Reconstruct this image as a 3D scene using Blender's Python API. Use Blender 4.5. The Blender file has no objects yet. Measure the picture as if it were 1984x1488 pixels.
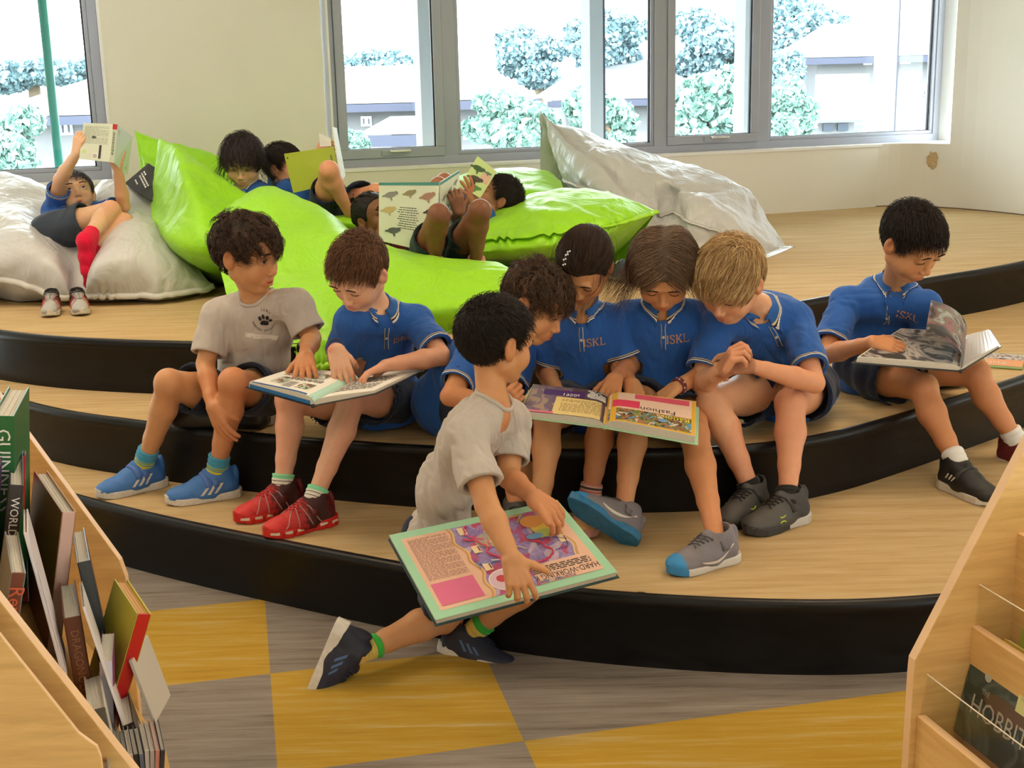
import bpy, bmesh, math, random
import numpy as np
from mathutils import Vector, Matrix

# ------------------------------------------------------------------ camera
FPX, PITCH, ROLL, CAMH = 2459.0, 0.2343, -0.024, 1.5114
sc = bpy.context.scene
COL = sc.collection
_c, _s = math.cos(PITCH), math.sin(PITCH)
_F = np.array([0, _c, -_s]); _U0 = np.array([0, _s, _c]); _R0 = np.array([1.0, 0, 0])
_R = _R0*math.cos(ROLL) + _U0*math.sin(ROLL)
_U = _U0*math.cos(ROLL) - _R0*math.sin(ROLL)
cam = bpy.data.cameras.new('camera'); cam.sensor_fit = 'HORIZONTAL'; cam.sensor_width = 36.0
cam.lens = FPX/1984*36; cam.clip_end = 400; cam.clip_start = 0.05
cam_o = bpy.data.objects.new('camera', cam); COL.objects.link(cam_o)
M = Matrix.Identity(4)
for i in range(3):
    M[i][0] = _R[i]; M[i][1] = _U[i]; M[i][2] = -_F[i]
M[2][3] = CAMH
cam_o.matrix_world = M
sc.camera = cam_o

# ------------------------------------------------------------------ view, world, lights
vs = sc.view_settings
vs.view_transform = 'Standard'; vs.look = 'None'; vs.gamma = 1.0; vs.use_curve_mapping = False
vs.exposure = 0.62
w = bpy.data.worlds.new('world'); sc.world = w; w.use_nodes = True
nt = w.node_tree; bg = nt.nodes['Background']
tcw = nt.nodes.new('ShaderNodeTexCoord'); sep = nt.nodes.new('ShaderNodeSeparateXYZ'); rmp = nt.nodes.new('ShaderNodeValToRGB')
nt.links.new(tcw.outputs['Generated'], sep.inputs[0]); nt.links.new(sep.outputs['Z'], rmp.inputs[0])
rmp.color_ramp.elements[0].color = (.55, .6, .6, 1); rmp.color_ramp.elements[1].color = (.86, .96, 1, 1)
rmp.color_ramp.elements[0].position = 0.0; rmp.color_ramp.elements[1].position = 0.12
nt.links.new(rmp.outputs[0], bg.inputs['Color']); bg.inputs['Strength'].default_value = 9.0
def area(name, loc, rot, sx, sy, power, color):
    l = bpy.data.lights.new(name, 'AREA'); l.shape = 'RECTANGLE'; l.size = sx; l.size_y = sy; l.energy = power; l.color = color
    o = bpy.data.objects.new(name, l); COL.objects.link(o); o.location = loc; o.rotation_euler = rot
    return o
# unseen warm area lights under the ceiling that give the room its indoor fill
for i, (x, y) in enumerate([(-1.9, 1.2), (1.5, 1.4), (-1.9, 4.3), (1.5, 4.6)]):
    area('ceiling_fill_light', (x, y, 2.92), (0, 0, 0), 1.2, 1.2, 14 if y < 3 else 26, (1.0, .76, .52))
sun = bpy.data.lights.new('sun', 'SUN'); sun.energy = 3.0; sun.angle = .05; sun.color = (1, .98, .94)
sun_o = bpy.data.objects.new('sun', sun); COL.objects.link(sun_o); sun_o.rotation_euler = (math.radians(38), 0, math.radians(-14))

# ------------------------------------------------------------------ photo geometry helpers (rays into the real room)
def ray(px, py):
    return _F + (px-992)/FPX*_R - (py-744)/FPX*_U
def P(px, py, Y):
    r = ray(px, py); return r*(Y/r[1]) + np.array([0, 0, CAMH])
def G(px, py, z):
    r = ray(px, py); return r*((z-CAMH)/r[2]) + np.array([0, 0, CAMH])
def PX(p):
    v = np.asarray(p, float)-np.array([0, 0, CAMH]); d = v@_F
    return 992+FPX*(v@_R)/d, 744-FPX*(v@_U)/d
Z = np.array([0, 0, 1.0])
def V(*a): return np.array(a, float)
def nrm(v):
    v = np.asarray(v, float); n = np.linalg.norm(v, axis=-1, keepdims=True); return v/np.maximum(n, 1e-12)

# ------------------------------------------------------------------ objects
def tag(o, label=None, cat=None, group=None, kind=None):
    if label: o['label'] = label
    if cat: o['category'] = cat
    if group: o['group'] = group
    if kind: o['kind'] = kind
    return o
def empty(name, loc, label, cat, group=None):
    o = bpy.data.objects.new(name, None); COL.objects.link(o); o.location = Vector([float(v) for v in loc]); o.empty_display_size = .05
    return tag(o, label, cat, group)
def mesh(name, verts, faces, mat, parent=None, smooth=True, attrs=None, mats=None, uv=None):
    verts = np.asarray(verts, np.float32).reshape(-1, 3)
    if parent is not None:
        verts = verts - np.array(parent.location if parent.type == 'EMPTY' else parent['org'], np.float32)
    me = bpy.data.meshes.new(name)
    if isinstance(faces, np.ndarray):
        n, k = faces.shape
        me.vertices.add(len(verts)); me.vertices.foreach_set('co', verts.ravel())
        me.loops.add(n*k); me.loops.foreach_set('vertex_index', faces.astype(np.int32).ravel())
        me.polygons.add(n); me.polygons.foreach_set('loop_start', np.arange(0, n*k, k, dtype=np.int32))
        me.update(calc_edges=True)
    else:
        me.from_pydata([tuple(v) for v in verts.tolist()], [], [tuple(int(i) for i in f) for f in faces])
    if smooth: me.polygons.foreach_set('use_smooth', [True]*len(me.polygons))
    for m in (mat if isinstance(mat, (list, tuple)) else [mat]): me.materials.append(m)
    if mats is not None: me.polygons.foreach_set('material_index', np.asarray(mats, np.int32))
    if attrs:
        for k, a in attrs.items():
            a = np.asarray(a, np.float32)
            if a.ndim == 1:
                at = me.attributes.new(k, 'FLOAT', 'POINT'); at.data.foreach_set('value', a)
            else:
                at = me.attributes.new(k, 'FLOAT_COLOR', 'POINT')
                at.data.foreach_set('color', np.c_[a, np.ones(len(a))].astype(np.float32).ravel())
    if uv is not None:
        l = me.uv_layers.new(name='UVMap'); li = np.zeros(len(me.loops), np.int32); me.loops.foreach_get('vertex_index', li)
        l.data.foreach_set('uv', np.asarray(uv, np.float32)[li].ravel())
    me.update()
    o = bpy.data.objects.new(name, me); COL.objects.link(o)
    o['org'] = [0.0, 0.0, 0.0] if parent is None else list(parent.location if parent.type == 'EMPTY' else parent['org'])
    if parent is not None: o.parent = parent
    return o
def thing(name, verts, faces, mat, label, cat, group=None, **k):
    return tag(mesh(name, verts, faces, mat, **k), label, cat, group)

class MB:
    """collects polygons for one mesh"""
    def __init__(s): s.v = []; s.f = []; s.m = []
    def add(s, vs, fs, m=0):
        b = len(s.v); s.v += [tuple(map(float, v)) for v in vs]; s.f += [tuple(b+i for i in f) for f in fs]; s.m += [m]*len(fs); return s
    def hexa(s, a, m=0):   # 8 corners: bottom 4 ccw, top 4 ccw
        return s.add(a, [(3, 2, 1, 0), (4, 5, 6, 7), (0, 1, 5, 4), (1, 2, 6, 5), (2, 3, 7, 6), (3, 0, 4, 7)], m)
    def box(s, c, h, R=np.eye(3), m=0):
        c = V(*c); h = V(*h); R = np.asarray(R)
        q = [(-1, -1, -1), (1, -1, -1), (1, 1, -1), (-1, 1, -1), (-1, -1, 1), (1, -1, 1), (1, 1, 1), (-1, 1, 1)]
        return s.hexa([c+R@(V(*k)*h) for k in q], m)
    def tube(s, pts, r, n=6, m=0, caps=True):
        pts = np.asarray(pts, float); r = np.broadcast_to(np.asarray(r, float), (len(pts),))
        t = nrm(np.gradient(pts, axis=0)); a = V(.3, .2, 1) if abs(t[0][2]) < .9 else V(1, .1, 0)
        vs = []
        for i in range(len(pts)):
            x = nrm(np.cross(t[i], a)); y = np.cross(t[i], x); a = nrm(np.cross(x, t[i])) if i >= 0 else a
            for k in range(n):
                w = 2*math.pi*k/n; vs.append(pts[i]+r[i]*(math.cos(w)*x+math.sin(w)*y))
        fs = [(i*n+k, i*n+(k+1) % n, (i+1)*n+(k+1) % n, (i+1)*n+k) for i in range(len(pts)-1) for k in range(n)]
        if caps: fs += [tuple(reversed(range(n))), tuple(range((len(pts)-1)*n, len(pts)*n))]
        return s.add(vs, fs, m)
    def build(s, name, mat, parent=None, smooth=False, bevel=0, seg=2, **k):
        o = mesh(name, s.v, s.f, mat, parent, smooth, mats=s.m, **k)
        if bevel:
            b = o.modifiers.new('bevel', 'BEVEL'); b.width = bevel; b.segments = seg; b.limit_method = 'ANGLE'; b.angle_limit = .6
        return o

# ------------------------------------------------------------------ materials
def srgb(r, g, b):
    f = lambda c: (c/255/12.92 if c/255 <= .04045 else ((c/255+.055)/1.055)**2.4)
    return (f(r), f(g), f(b))
class NT:
    def __init__(s, name):
        s.m = bpy.data.materials.new(name); s.m.use_nodes = True; s.t = s.m.node_tree; s.b = s.t.nodes['Principled BSDF']
    def n(s, kind, **k):
        x = s.t.nodes.new('ShaderNode'+kind)
        for a, v in k.items():
            if a.startswith('i_'):
                key = a[2:].replace('_', ' '); x.inputs[int(key) if key.isdigit() else key].default_value = v
            else: setattr(x, a, v)
        return x
    def l(s, a, b): s.t.links.new(a, b)
    def ramp(s, fac, stops, interp='LINEAR'):
        r = s.n('ValToRGB'); cr = r.color_ramp; cr.interpolation = interp
        while len(cr.elements) < len(stops): cr.elements.new(.5)
        for e, (p, c) in zip(cr.elements, stops): e.position = p; e.color = (c[0], c[1], c[2], 1)
        s.l(fac, r.inputs[0]); return r.outputs[0]
    def mix(s, fac, a, b, blend='MIX'):
        x = s.n('Mix', data_type='RGBA', blend_type=blend)
        for v, i in ((fac, 0), (a, 6), (b, 7)):
            if hasattr(v, 'is_linked') or hasattr(v, 'links'): s.l(v, x.inputs[i])
            elif i == 0: x.inputs[0].default_value = v
            else: x.inputs[i].default_value = (v[0], v[1], v[2], 1)
        return x.outputs[2]
    def math(s, op, a, b=0.0, c=None):
        x = s.n('Math', operation=op)
        for i, v in enumerate([a, b] + ([c] if c is not None else [])):
            if hasattr(v, 'links'): s.l(v, x.inputs[i])
            else: x.inputs[i].default_value = v
        return x.outputs[0]
    def noise(s, vec, scale, detail=3, rough=.5, dist=0):
        x = s.n('TexNoise'); x.inputs['Scale'].default_value = scale; x.inputs['Detail'].default_value = detail
        x.inputs['Roughness'].default_value = rough; x.inputs['Distortion'].default_value = dist
        if vec is not None: s.l(vec, x.inputs['Vector'])
        return x.outputs['Fac']
    def bump(s, h, strength=.3, dist=.01):
        b = s.n('Bump'); b.inputs['Strength'].default_value = strength; b.inputs['Distance'].default_value = dist
        s.l(h, b.inputs['Height']); s.l(b.outputs[0], s.b.inputs['Normal'])
    def obj(s, scale=(1, 1, 1), rot=(0, 0, 0)):
        tc = s.n('TexCoord'); mp = s.n('Mapping'); mp.inputs['Scale'].default_value = scale; mp.inputs['Rotation'].default_value = rot
        s.l(tc.outputs['Object'], mp.inputs[0]); return mp.outputs[0]
    def attr(s, name, fac=True):
        a = s.n('Attribute', attribute_name=name); return a.outputs['Fac'] if fac else a.outputs['Color']
_MC = {}
def mat(name, col, rough=.6, metal=0, spec=None, var=0, vscale=20, bump=0, bscale=200, sheen=0, trans=0, sss=0, coat=0):
    if name in _MC: return _MC[name]
    t = NT(name); b = t.b
    b.inputs['Base Color'].default_value = (*col, 1); b.inputs['Roughness'].default_value = rough; b.inputs['Metallic'].default_value = metal
    if spec is not None: b.inputs['Specular IOR Level'].default_value = spec
    if sheen: b.inputs['Sheen Weight'].default_value = sheen
    if coat: b.inputs['Coat Weight'].default_value = coat
    if sss:
        b.inputs['Subsurface Weight'].default_value = sss; b.inputs['Subsurface Scale'].default_value = .01
        b.inputs['Subsurface Radius'].default_value = (1, .35, .2)
    if var:
        n = t.noise(t.obj(), vscale, 4)
        t.l(t.ramp(n, [(.3, [c*(1-var) for c in col]), (.7, [min(1, c*(1+var)) for c in col])]), b.inputs['Base Color'])
    if bump: t.bump(t.noise(t.obj(), bscale, 3), bump, .002)
    _MC[name] = t.m; return t.m

m_white = mat('white_paint', (.85, .85, .84), .5)
m_black = mat('black_plastic', (.012, .012, .014), .45)
m_paper = mat('paper', (.80, .78, .72), .7)
m_ink = mat('printed_ink', (.03, .03, .035), .6)

def wall_mat():
    t = NT('wall_paint'); n = t.noise(t.obj(), 1.2, 5)
    t.l(t.ramp(n, [(.3, (.78, .765, .69)), (.7, (.83, .815, .74))]), t.b.inputs['Base Color'])
    t.b.inputs['Roughness'].default_value = .75; t.bump(t.noise(t.obj(), 300, 2), .08, .001); return t.m
m_wall = wall_mat()
def carpet(name, stops, streak, fine=900, ang=.21):
    t = NT(name); v = t.obj((1, 11, 1), (0, 0, -ang)); n = t.noise(v, 2.6, 6, .62, .3)
    v2 = t.obj((1, 26, 1), (0, 0, -ang)); n2 = t.noise(v2, 5, 5, .7)
    f = t.math('ADD', t.math('MULTIPLY', n, .65), t.math('MULTIPLY', n2, .35))
    c = t.ramp(f, stops)
    fn = t.noise(t.obj(), fine, 2, .8)
    c2 = t.mix(.55, c, t.ramp(fn, [(.3, (.35, .35, .35)), (.7, (1, 1, 1))]), 'MULTIPLY')
    t.l(c2, t.b.inputs['Base Color']); t.b.inputs['Roughness'].default_value = .95; t.b.inputs['Specular IOR Level'].default_value = .15
    t.bump(fn, .5, .003); return t.m
m_cy = carpet('carpet_yellow', [(.30, (.36, .24, .09)), (.42, (.58, .34, .035)), (.52, (.62, .39, .06)), (.60, (.64, .44, .14)), (.70, (.72, .58, .34))], 1)
m_cg = carpet('carpet_grey', [(.30, (.12, .10, .085)), (.45, (.30, .25, .21)), (.55, (.36, .31, .27)), (.66, (.44, .37, .32)), (.71, (.45, .54, .50)), (.8, (.5, .45, .40))], 1)
m_ct = carpet('carpet_tan', [(.30, (.50, .34, .16)), (.46, (.66, .46, .225)), (.6, (.74, .55, .30)), (.75, (.82, .66, .43))], 1)
def riser_mat():
    t = NT('black_riser'); n = t.noise(t.obj((1, 1, 3)), 9, 5, .7)
    t.l(t.ramp(n, [(.3, (.002, .002, .0025)), (.75, (.009, .009, .010))]), t.b.inputs['Base Color'])
    t.l(t.ramp(n, [(.3, (.30, .30, .30)), (.8, (.55, .55, .55))]), t.b.inputs['Roughness']); t.b.inputs['Specular IOR Level'].default_value = .28; return t.m
m_riser = riser_mat()
# ================================================================== ROOM
e1 = V(.978, .208); e2 = V(-.208, .978)
def floor_build():
    mb = MB()
    cs = [-.572*k for k in range(9, 0, -1)] + [.572*k for k in range(0, 11)]
    rows = [.075+.515*k for k in range(-3, 12)]
    Y = {(-1, 5): 0, (-1, 6): 1, (-1, 7): 0, (0, 6): 0, (0, 7): 0, (0, 5): 1, (0, 4): 0, (1, 5): 0, (1, 4): 1, (2, 5): 0, (2, 4): 1, (1, 6): 0, (2, 6): 1, (-1, 4): 1}
    rnd = random.Random(4)
    for i in range(len(cs)-1):
        for j in range(len(rows)-1):
            c, r = i-9, j-3
            y = Y.get((c, r), rnd.random() < .5)
            q = [cs[i]*e1+rows[j]*e2, cs[i+1]*e1+rows[j]*e2, cs[i+1]*e1+rows[j+1]*e2, cs[i]*e1+rows[j+1]*e2]
            mb.add([(a[0], a[1], 0) for a in q], [(0, 1, 2, 3)], 0 if y else 1)
    tag(mb.build('floor', [m_cy, m_cg]), kind='structure')
floor_build()

def spline(pts, n):
    pts = np.asarray(pts, float); k = len(pts); d = np.r_[0, np.cumsum(np.linalg.norm(np.diff(pts, axis=0), axis=1))]
    t = np.linspace(0, d[-1], n); out = []
    for x in t:
        i = min(max(np.searchsorted(d, x)-1, 0), k-2); u = (x-d[i])/(d[i+1]-d[i])
        p0, p1, p2, p3 = pts[max(i-1, 0)], pts[i], pts[i+1], pts[min(i+2, k-1)]
        out.append(.5*((2*p1)+(p2-p0)*u+(2*p0-5*p1+4*p2-p3)*u*u+(3*p1-p0-3*p2+p3)*u**3))
    return np.array(out)
def smooth_poly(p, it):
    p = p.copy()
    for _ in range(it): p[1:-1] = .25*p[:-2]+.5*p[1:-1]+.25*p[2:]
    return p
S_ = 1.053
eA = np.array([(-3.1, 6.0), (-2.4, 4.85), (-1.85, 4.2), (-1.38, 3.82), (-1.03, 3.585), (-.75, 3.42), (-.32, 3.18), (.05, 3.0), (.42, 2.9), (.75, 2.855), (1.0, 2.87), (1.5, 3.0), (2.2, 3.45), (3.2, 4.4)])*S_
eB = np.array([(-3.4, 7.0), (-2.5, 5.2), (-1.68, 4.29), (-1.25, 4.03), (-1.0, 3.9), (-.61, 3.75), (-.26, 3.63), (.08, 3.57), (.42, 3.54), (.70, 3.56), (.95, 3.66), (1.22, 3.86), (1.49, 4.08), (2.1, 4.62), (3.4, 6.0)])*S_
eC = np.array([(-3.6, 7.6), (-2.8, 5.6), (-1.9, 4.66), (-1.1, 4.36), (-.5, 4.28), (.1, 4.33), (.65, 4.55), (1.18, 4.92), (1.82, 5.41), (2.37, 5.8), (3.9, 7.2)])*S_
def step(edge, z0, z1, nm):
    c = smooth_poly(spline(edge, 160), 10)
    back = [(4.6, 7.6), (4.6, 10.5), (-5.6, 10.5), (-5.6, 7.6)]
    # riser board with a rounded nosing
    t = nrm(np.gradient(c, axis=0)); nn = np.c_[t[:, 1], -t[:, 0]]       # points to the camera side
    prof = [(.0, z0), (.0, z1-.036), (.006, z1-.030), (.010, z1-.018), (.009, z1-.004), (.003, z1+.003), (-.012, z1+.004), (-.020, z1+.002)]
    vs = np.array([[(*(c[i]+nn[i]*o), z) for (o, z) in prof] for i in range(len(c))]); k = len(prof)
    fs = [(i*k+j, (i+1)*k+j, (i+1)*k+j+1, i*k+j+1) for i in range(len(c)-1) for j in range(k-1)]
    inner = c-nn*.018
    o = mesh('platform_step', [(*p, z1) for p in inner]+[(x, y, z1) for x, y in back], [tuple(range(len(c)+4))], m_ct, smooth=False)
    tag(o, kind='structure')
    r = mesh('step_riser', vs.reshape(-1, 3), fs, m_riser, o, smooth=True)
    # staples holding the nosing
    mb = MB()
    for i in range(8, 155, 21):
        a = c[i]-nn[i]*.016; mb.box((a[0], a[1], z1+.003), (.010, .003, .0012), np.array([[t[i][0], -t[i][1], 0], [t[i][1], t[i][0], 0], [0, 0, 1]]))
    mb.build('staple', m_black, o)
    return c
cA = step(eA, 0, .2, 'a'); cB = step(eB, .2, .4, 'b'); cC = step(eC, .4, .6, 'c')

# ---- window wall: one straight wall line, its right end curving towards the room
WO = V(-.97, 7.54); WD = V(.9352, .3541); WN = V(.3541, -.9352)   # origin, direction, normal towards room
def WALL(px, py, off=0.0):
    r = ray(px, py); q = WO+WN*off; den = r[0]*WN[0]+r[1]*WN[1]; t = (q@WN)/den
    p = r*t+V(0, 0, CAMH); return (p[:2]-WO)@WD, p[2]
def WP(u, z, off=0.0):
    q = WO+WD*u+WN*off; return (q[0], q[1], z)
Rw = np.array([[WD[0], -WN[0], 0], [WD[1], -WN[1], 0], [0, 0, 1]])
RD = .10   # frames sit this far behind the wall face
SILL = 1.03; HEAD = 2.62; CEIL = 2.95
uL1 = WALL(190, 0)[0]; uM0 = WALL(622, 60)[0]; 
uR = WALL(1849, 60)[0]
print('wall u', uL1, uM0, uR, [round(WALL(x, y)[1], 3) for x, y in [(660, 331), (970, 320), (1340, 299.5), (1590, 287), (1825, 276), (216, 352)]])
def wall_panel(name, u0, u1, z0, z1, th=.25):
    mb = MB(); q = [WP(u0, z0), WP(u1, z0), WP(u1, z0, -th), WP(u0, z0, -th)]
    mb.hexa([(a[0], a[1], z) for z in (z0, z1) for a in q]); return mb
ub = 3.80                                                     # wall starts to curve here
for (a, b, z0, z1) in [(-5.5, uL1, .3, SILL), (uL1, uM0, .3, HEAD), (uM0, uR, .3, SILL), (-5.5, ub, HEAD, CEIL)]:
    tag(wall_panel('wall_back', a, b, z0, z1).build('wall_back', m_wall), kind='structure')
# curved return wall on the right
pts = [WP(ub-.02, 0)[:2], WP(ub+.15, 0, .0)[:2], (2.80, 8.86), (3.02, 8.66), (3.20, 8.36), (3.34, 8.02), (3.55, 7.3), (3.85, 5.5), (4.0, 2.0), (4.0, -1.5)]
cw = smooth_poly(spline(pts, 120), 4)
mb = MB(); tt = nrm(np.gradient(cw, axis=0)); on = np.c_[-tt[:, 1], tt[:, 0]]
# above and right of the window; below the window head only from the reveal rightwards
def curved(c0, z0, z1):
    k = len(c0[0]); vs = []; 
    for p, n_ in zip(*c0): vs += [(*p, z0), (*p, z1), (*(p+n_*.25), z1), (*(p+n_*.25), z0)]
    fs = [(4*i+a, 4*i+b, 4*i+4+b, 4*i+4+a) for i in range(len(c0[0])-1) for a, b in ((0, 1), (1, 2), (2, 3), (3, 0))]
    fs += [(3, 2, 1, 0), tuple(4*(len(c0[0])-1)+i for i in range(4))]
    return vs, fs
iR = int(np.argmin(np.abs([PX((*p, 1.5))[0]-1850 for p in cw[:60]])))
v1, f1 = curved((cw[iR:], on[iR:]), .3, CEIL); mb.add(v1, f1)
v1, f1 = curved((cw[:iR+1], on[:iR+1]), .3, SILL); mb.add(v1, f1)
v1, f1 = curved((cw[:iR+1], on[:iR+1]), HEAD, CEIL); mb.add(v1, f1)
wr = tag(mb.build('wall_right', m_wall, smooth=False), kind='structure')
# thin dark joint where wall meets platform
mb = MB(); mb.tube([(*(p-n_*.002), .602) for p, n_ in zip(cw, on)], .004, 4)
tag(mb.build('trim_1', mat('joint', (.12, .08, .05), .8)), kind='structure')
# old filler patch on the wall below the window
u, z = WALL(1807, 310); 
base = min(range(60), key=lambda i: abs(PX((*cw[i], .9))[0]-1807)); pc = cw[base]; pn = -on[base]; zc = G(1807, 310, 1)[2]
r_ = ray(1807, 310); tpl = (pc@pn)/(r_[0]*pn[0]+r_[1]*pn[1]); cpt = r_*tpl+V(0, 0, CAMH)
ptn = V(-pn[1], pn[0]); vs = [(*(cpt[:2]+pn*.004), cpt[2])]
rg = random.Random(3)
for k in range(22):
    a = 2*math.pi*k/22; rr = .052*(1+.18*rg.uniform(-1, 1)); q = cpt[:2]+pn*.004+ptn*math.cos(a)*rr*.8; vs.append((*q, cpt[2]+math.sin(a)*rr*1.15))
tag(mesh('wall_patch', vs, [(0, 1+k, 1+(k+1) % 22) for k in range(22)], mat('filler_patch', (.55, .40, .22), .9, var=.25, vscale=60), smooth=False), kind='structure')

# side, ceiling
mb = MB(); mb.box((-5.45, 4, 1.6), (.08, 6.5, 1.5)); tag(mb.build('wall_left', m_wall), kind='structure')
mb = MB(); mb.box((-.6, 4.2, CEIL+.06), (5.2, 6.2, .06)); tag(mb.build('ceiling', mat('ceiling_white', (.8, .78, .74), .8)), kind='structure')

mb = MB(); mb.box((-.6, -2.1, 1.45), (5.2, .08, 1.55)); tag(mb.build('wall_front', m_wall), kind='structure')
def portal(u0, u1):
    c = WP((u0+u1)/2, (SILL+HEAD)/2, -.3); l = bpy.data.lights.new('daylight_portal', 'AREA'); l.shape = 'RECTANGLE'; l.size = u1-u0; l.size_y = HEAD-SILL; l.cycles.is_portal = True
    o = bpy.data.objects.new('daylight_portal', l); COL.objects.link(o); zz = -np.array([WN[0], WN[1], 0]); m = Matrix(((-WD[0], 0, zz[0], c[0]), (-WD[1], 0, zz[1], c[1]), (0, 1, zz[2], c[2]), (0, 0, 0, 1))); o.matrix_world = m
portal(-3.9, uL1); portal(uM0, uR)
# ---- windows
m_al = mat('grey_aluminium', (.37, .40, .48), .45, metal=.15)
m_gasket = mat('black_gasket', (.01, .01, .015), .5)
def glass_mat():
    t = NT('window_glass'); t.t.nodes.remove(t.b); o = t.t.nodes['Material Output']
    tr = t.n('BsdfTransparent'); tr.inputs[0].default_value = (.96, .985, .99, 1); gl = t.n('BsdfGlossy'); gl.inputs['Roughness'].default_value = .02
    fr = t.n('Fresnel'); fr.inputs[0].default_value = 1.35; mx = t.n('MixShader'); t.l(fr.outputs[0], mx.inputs[0]); t.l(tr.outputs[0], mx.inputs[1]); t.l(gl.outputs[0], mx.inputs[2])
    t.l(mx.outputs[0], o.inputs[0]); return t.m
m_glass = glass_mat()
def bar(mb, u0, u1, z0, z1, o0, o1):
    q = [(u0, o0), (u1, o0), (u1, o1), (u0, o1)]
    mb.hexa([WP(a, z, b) for z in (z0, z1) for a, b in q])
def window(n, cells, zb, ztop):
    root = bpy.data.objects.new('window_%d' % n, None); COL.objects.link(root); root.location = WP(cells[0][0], zb, -RD); tag(root, kind='structure')
    ua, ue = cells[0][0], cells[-1][1]
    fr = MB(); bar(fr, ua, ue, zb, zb+.05, -RD, -RD-.10); bar(fr, ua, ue, ztop-.05, ztop, -RD, -RD-.10)
    for u in [ua]+[c[0] for c in cells[1:]]+[ue]:
        a = u-.045 if u not in (ua, ue) else (u if u == ua else u-.05); bar(fr, a, a+(.09 if u not in (ua, ue) else .05), zb, ztop, -RD-.001, -RD-.099)
    fr.build('window_frame', m_al, root, bevel=.004)
    for c in cells:
        a, b, casement = c; a += .045 if a != ua else .05; b -= .045 if b != ue else .05
        z0, z1 = zb+.05, ztop-.05; s = MB()
        wdt = .055 if casement else .022; of = -RD+.012 if casement else -RD-.012
        bar(s, a, b, z0, z0+wdt, of, of-.05); bar(s, a, b, z1-wdt, z1, of, of-.05)
        bar(s, a, a+wdt, z0+wdt, z1-wdt, of, of-.05); bar(s, b-wdt, b, z0+wdt, z1-wdt, of, of-.05)
        sash = s.build('window_sash', m_al, root, bevel=.003)
        g = MB(); w_ = wdt
        bar(g, b-w_-.008, b-w_, z0+w_, z1-w_, of-.02, of-.035); bar(g, a+w_, b-w_, z0+w_, z0+w_+.004, of-.02, of-.035)
        g.build('gasket', m_gasket, sash)
        p = MB(); bar(p, a+w_, b-w_, z0+w_, z1-w_, of-.03, of-.036); p.build('glass_pane', m_glass, sash)
        if casement:
            h = MB(); um = (a+b)/2
            bar(h, um-.075, um+.075, z0+.012, z0+.045, of+.012, of); h2 = MB(); bar(h2, um-.03, um+.10, z0+.030, z0+.046, of+.034, of+.012); 
            hb = h.build('handle_plate', m_al, sash, bevel=.004); h2.build('handle', mat('handle_metal', (.7, .7, .7), .25, metal=.8), root, bevel=.005)
    sl = MB(); bar(sl, ua-.02, ue+.02, zb-.02, zb+.001, .006, -RD-.12); sl.build('window_sill', m_white, root, bevel=.003)
u_of = lambda px: WALL(px, 30, -RD)[0]
window(1, [(-3.9, -2.6, 0), (-2.6, u_of(187), 0)], SILL, HEAD)
m2 = u_of(867); m3 = u_of(1281); m4 = u_of(1484)
window(2, [(u_of(627), m2, 1), (m2, m3, 0), (m3, m4, 1), (m4, u_of(1831), 0)], SILL, HEAD)
# white reveals beside the windows
rv = MB(); bar(rv, u_of(1831), u_of(1831)+.02, SILL, HEAD, .02, -.25); bar(rv, u_of(187), u_of(187)+.012, SILL, HEAD, .003, -.25); bar(rv, u_of(627)-.012, u_of(627), SILL, HEAD, .003, -.25)
tag(rv.build('trim_2', m_white), kind='structure')
# ================================================================== SIGNED DISTANCE MODELLING
def rot_from(z, y=(0, 0, 1)):
    """matrix with columns x,y,z ; z along given, y near given"""
    z = nrm(z); y = np.asarray(y, float); y = nrm(y-z*(y@z)); x = np.cross(y, z); return np.c_[x, y, z]
def frame(fwd, up):
    """columns: right, forward, up"""
    f = nrm(fwd); u = nrm(np.asarray(up, float)-f*(np.asarray(up, float)@f)); return np.c_[np.cross(f, u), f, u]
def d_cone(p, a, b, ra, rb):
    ba = b-a; l2 = float(ba@ba)+1e-12; pa = p-a
    h = np.clip((pa@ba)/l2, 0, 1)
    return np.sqrt(((pa-h[..., None]*ba)**2).sum(-1))-(ra+(rb-ra)*h)
def d_ell(p, c, r, R):
    q = (p-c)@R; r = np.asarray(r, float)
    k0 = np.sqrt(((q/r)**2).sum(-1)); k1 = np.sqrt(((q/(r*r))**2).sum(-1))
    return np.where(k1 > 1e-9, k0*(k0-1)/np.maximum(k1, 1e-9), -r.min())
def d_box(p, c, h, R, rr):
    q = np.abs((p-c)@R)-(np.asarray(h, float)-rr)
    return np.sqrt((np.maximum(q, 0)**2).sum(-1))+np.minimum(q.max(-1), 0)-rr
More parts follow.
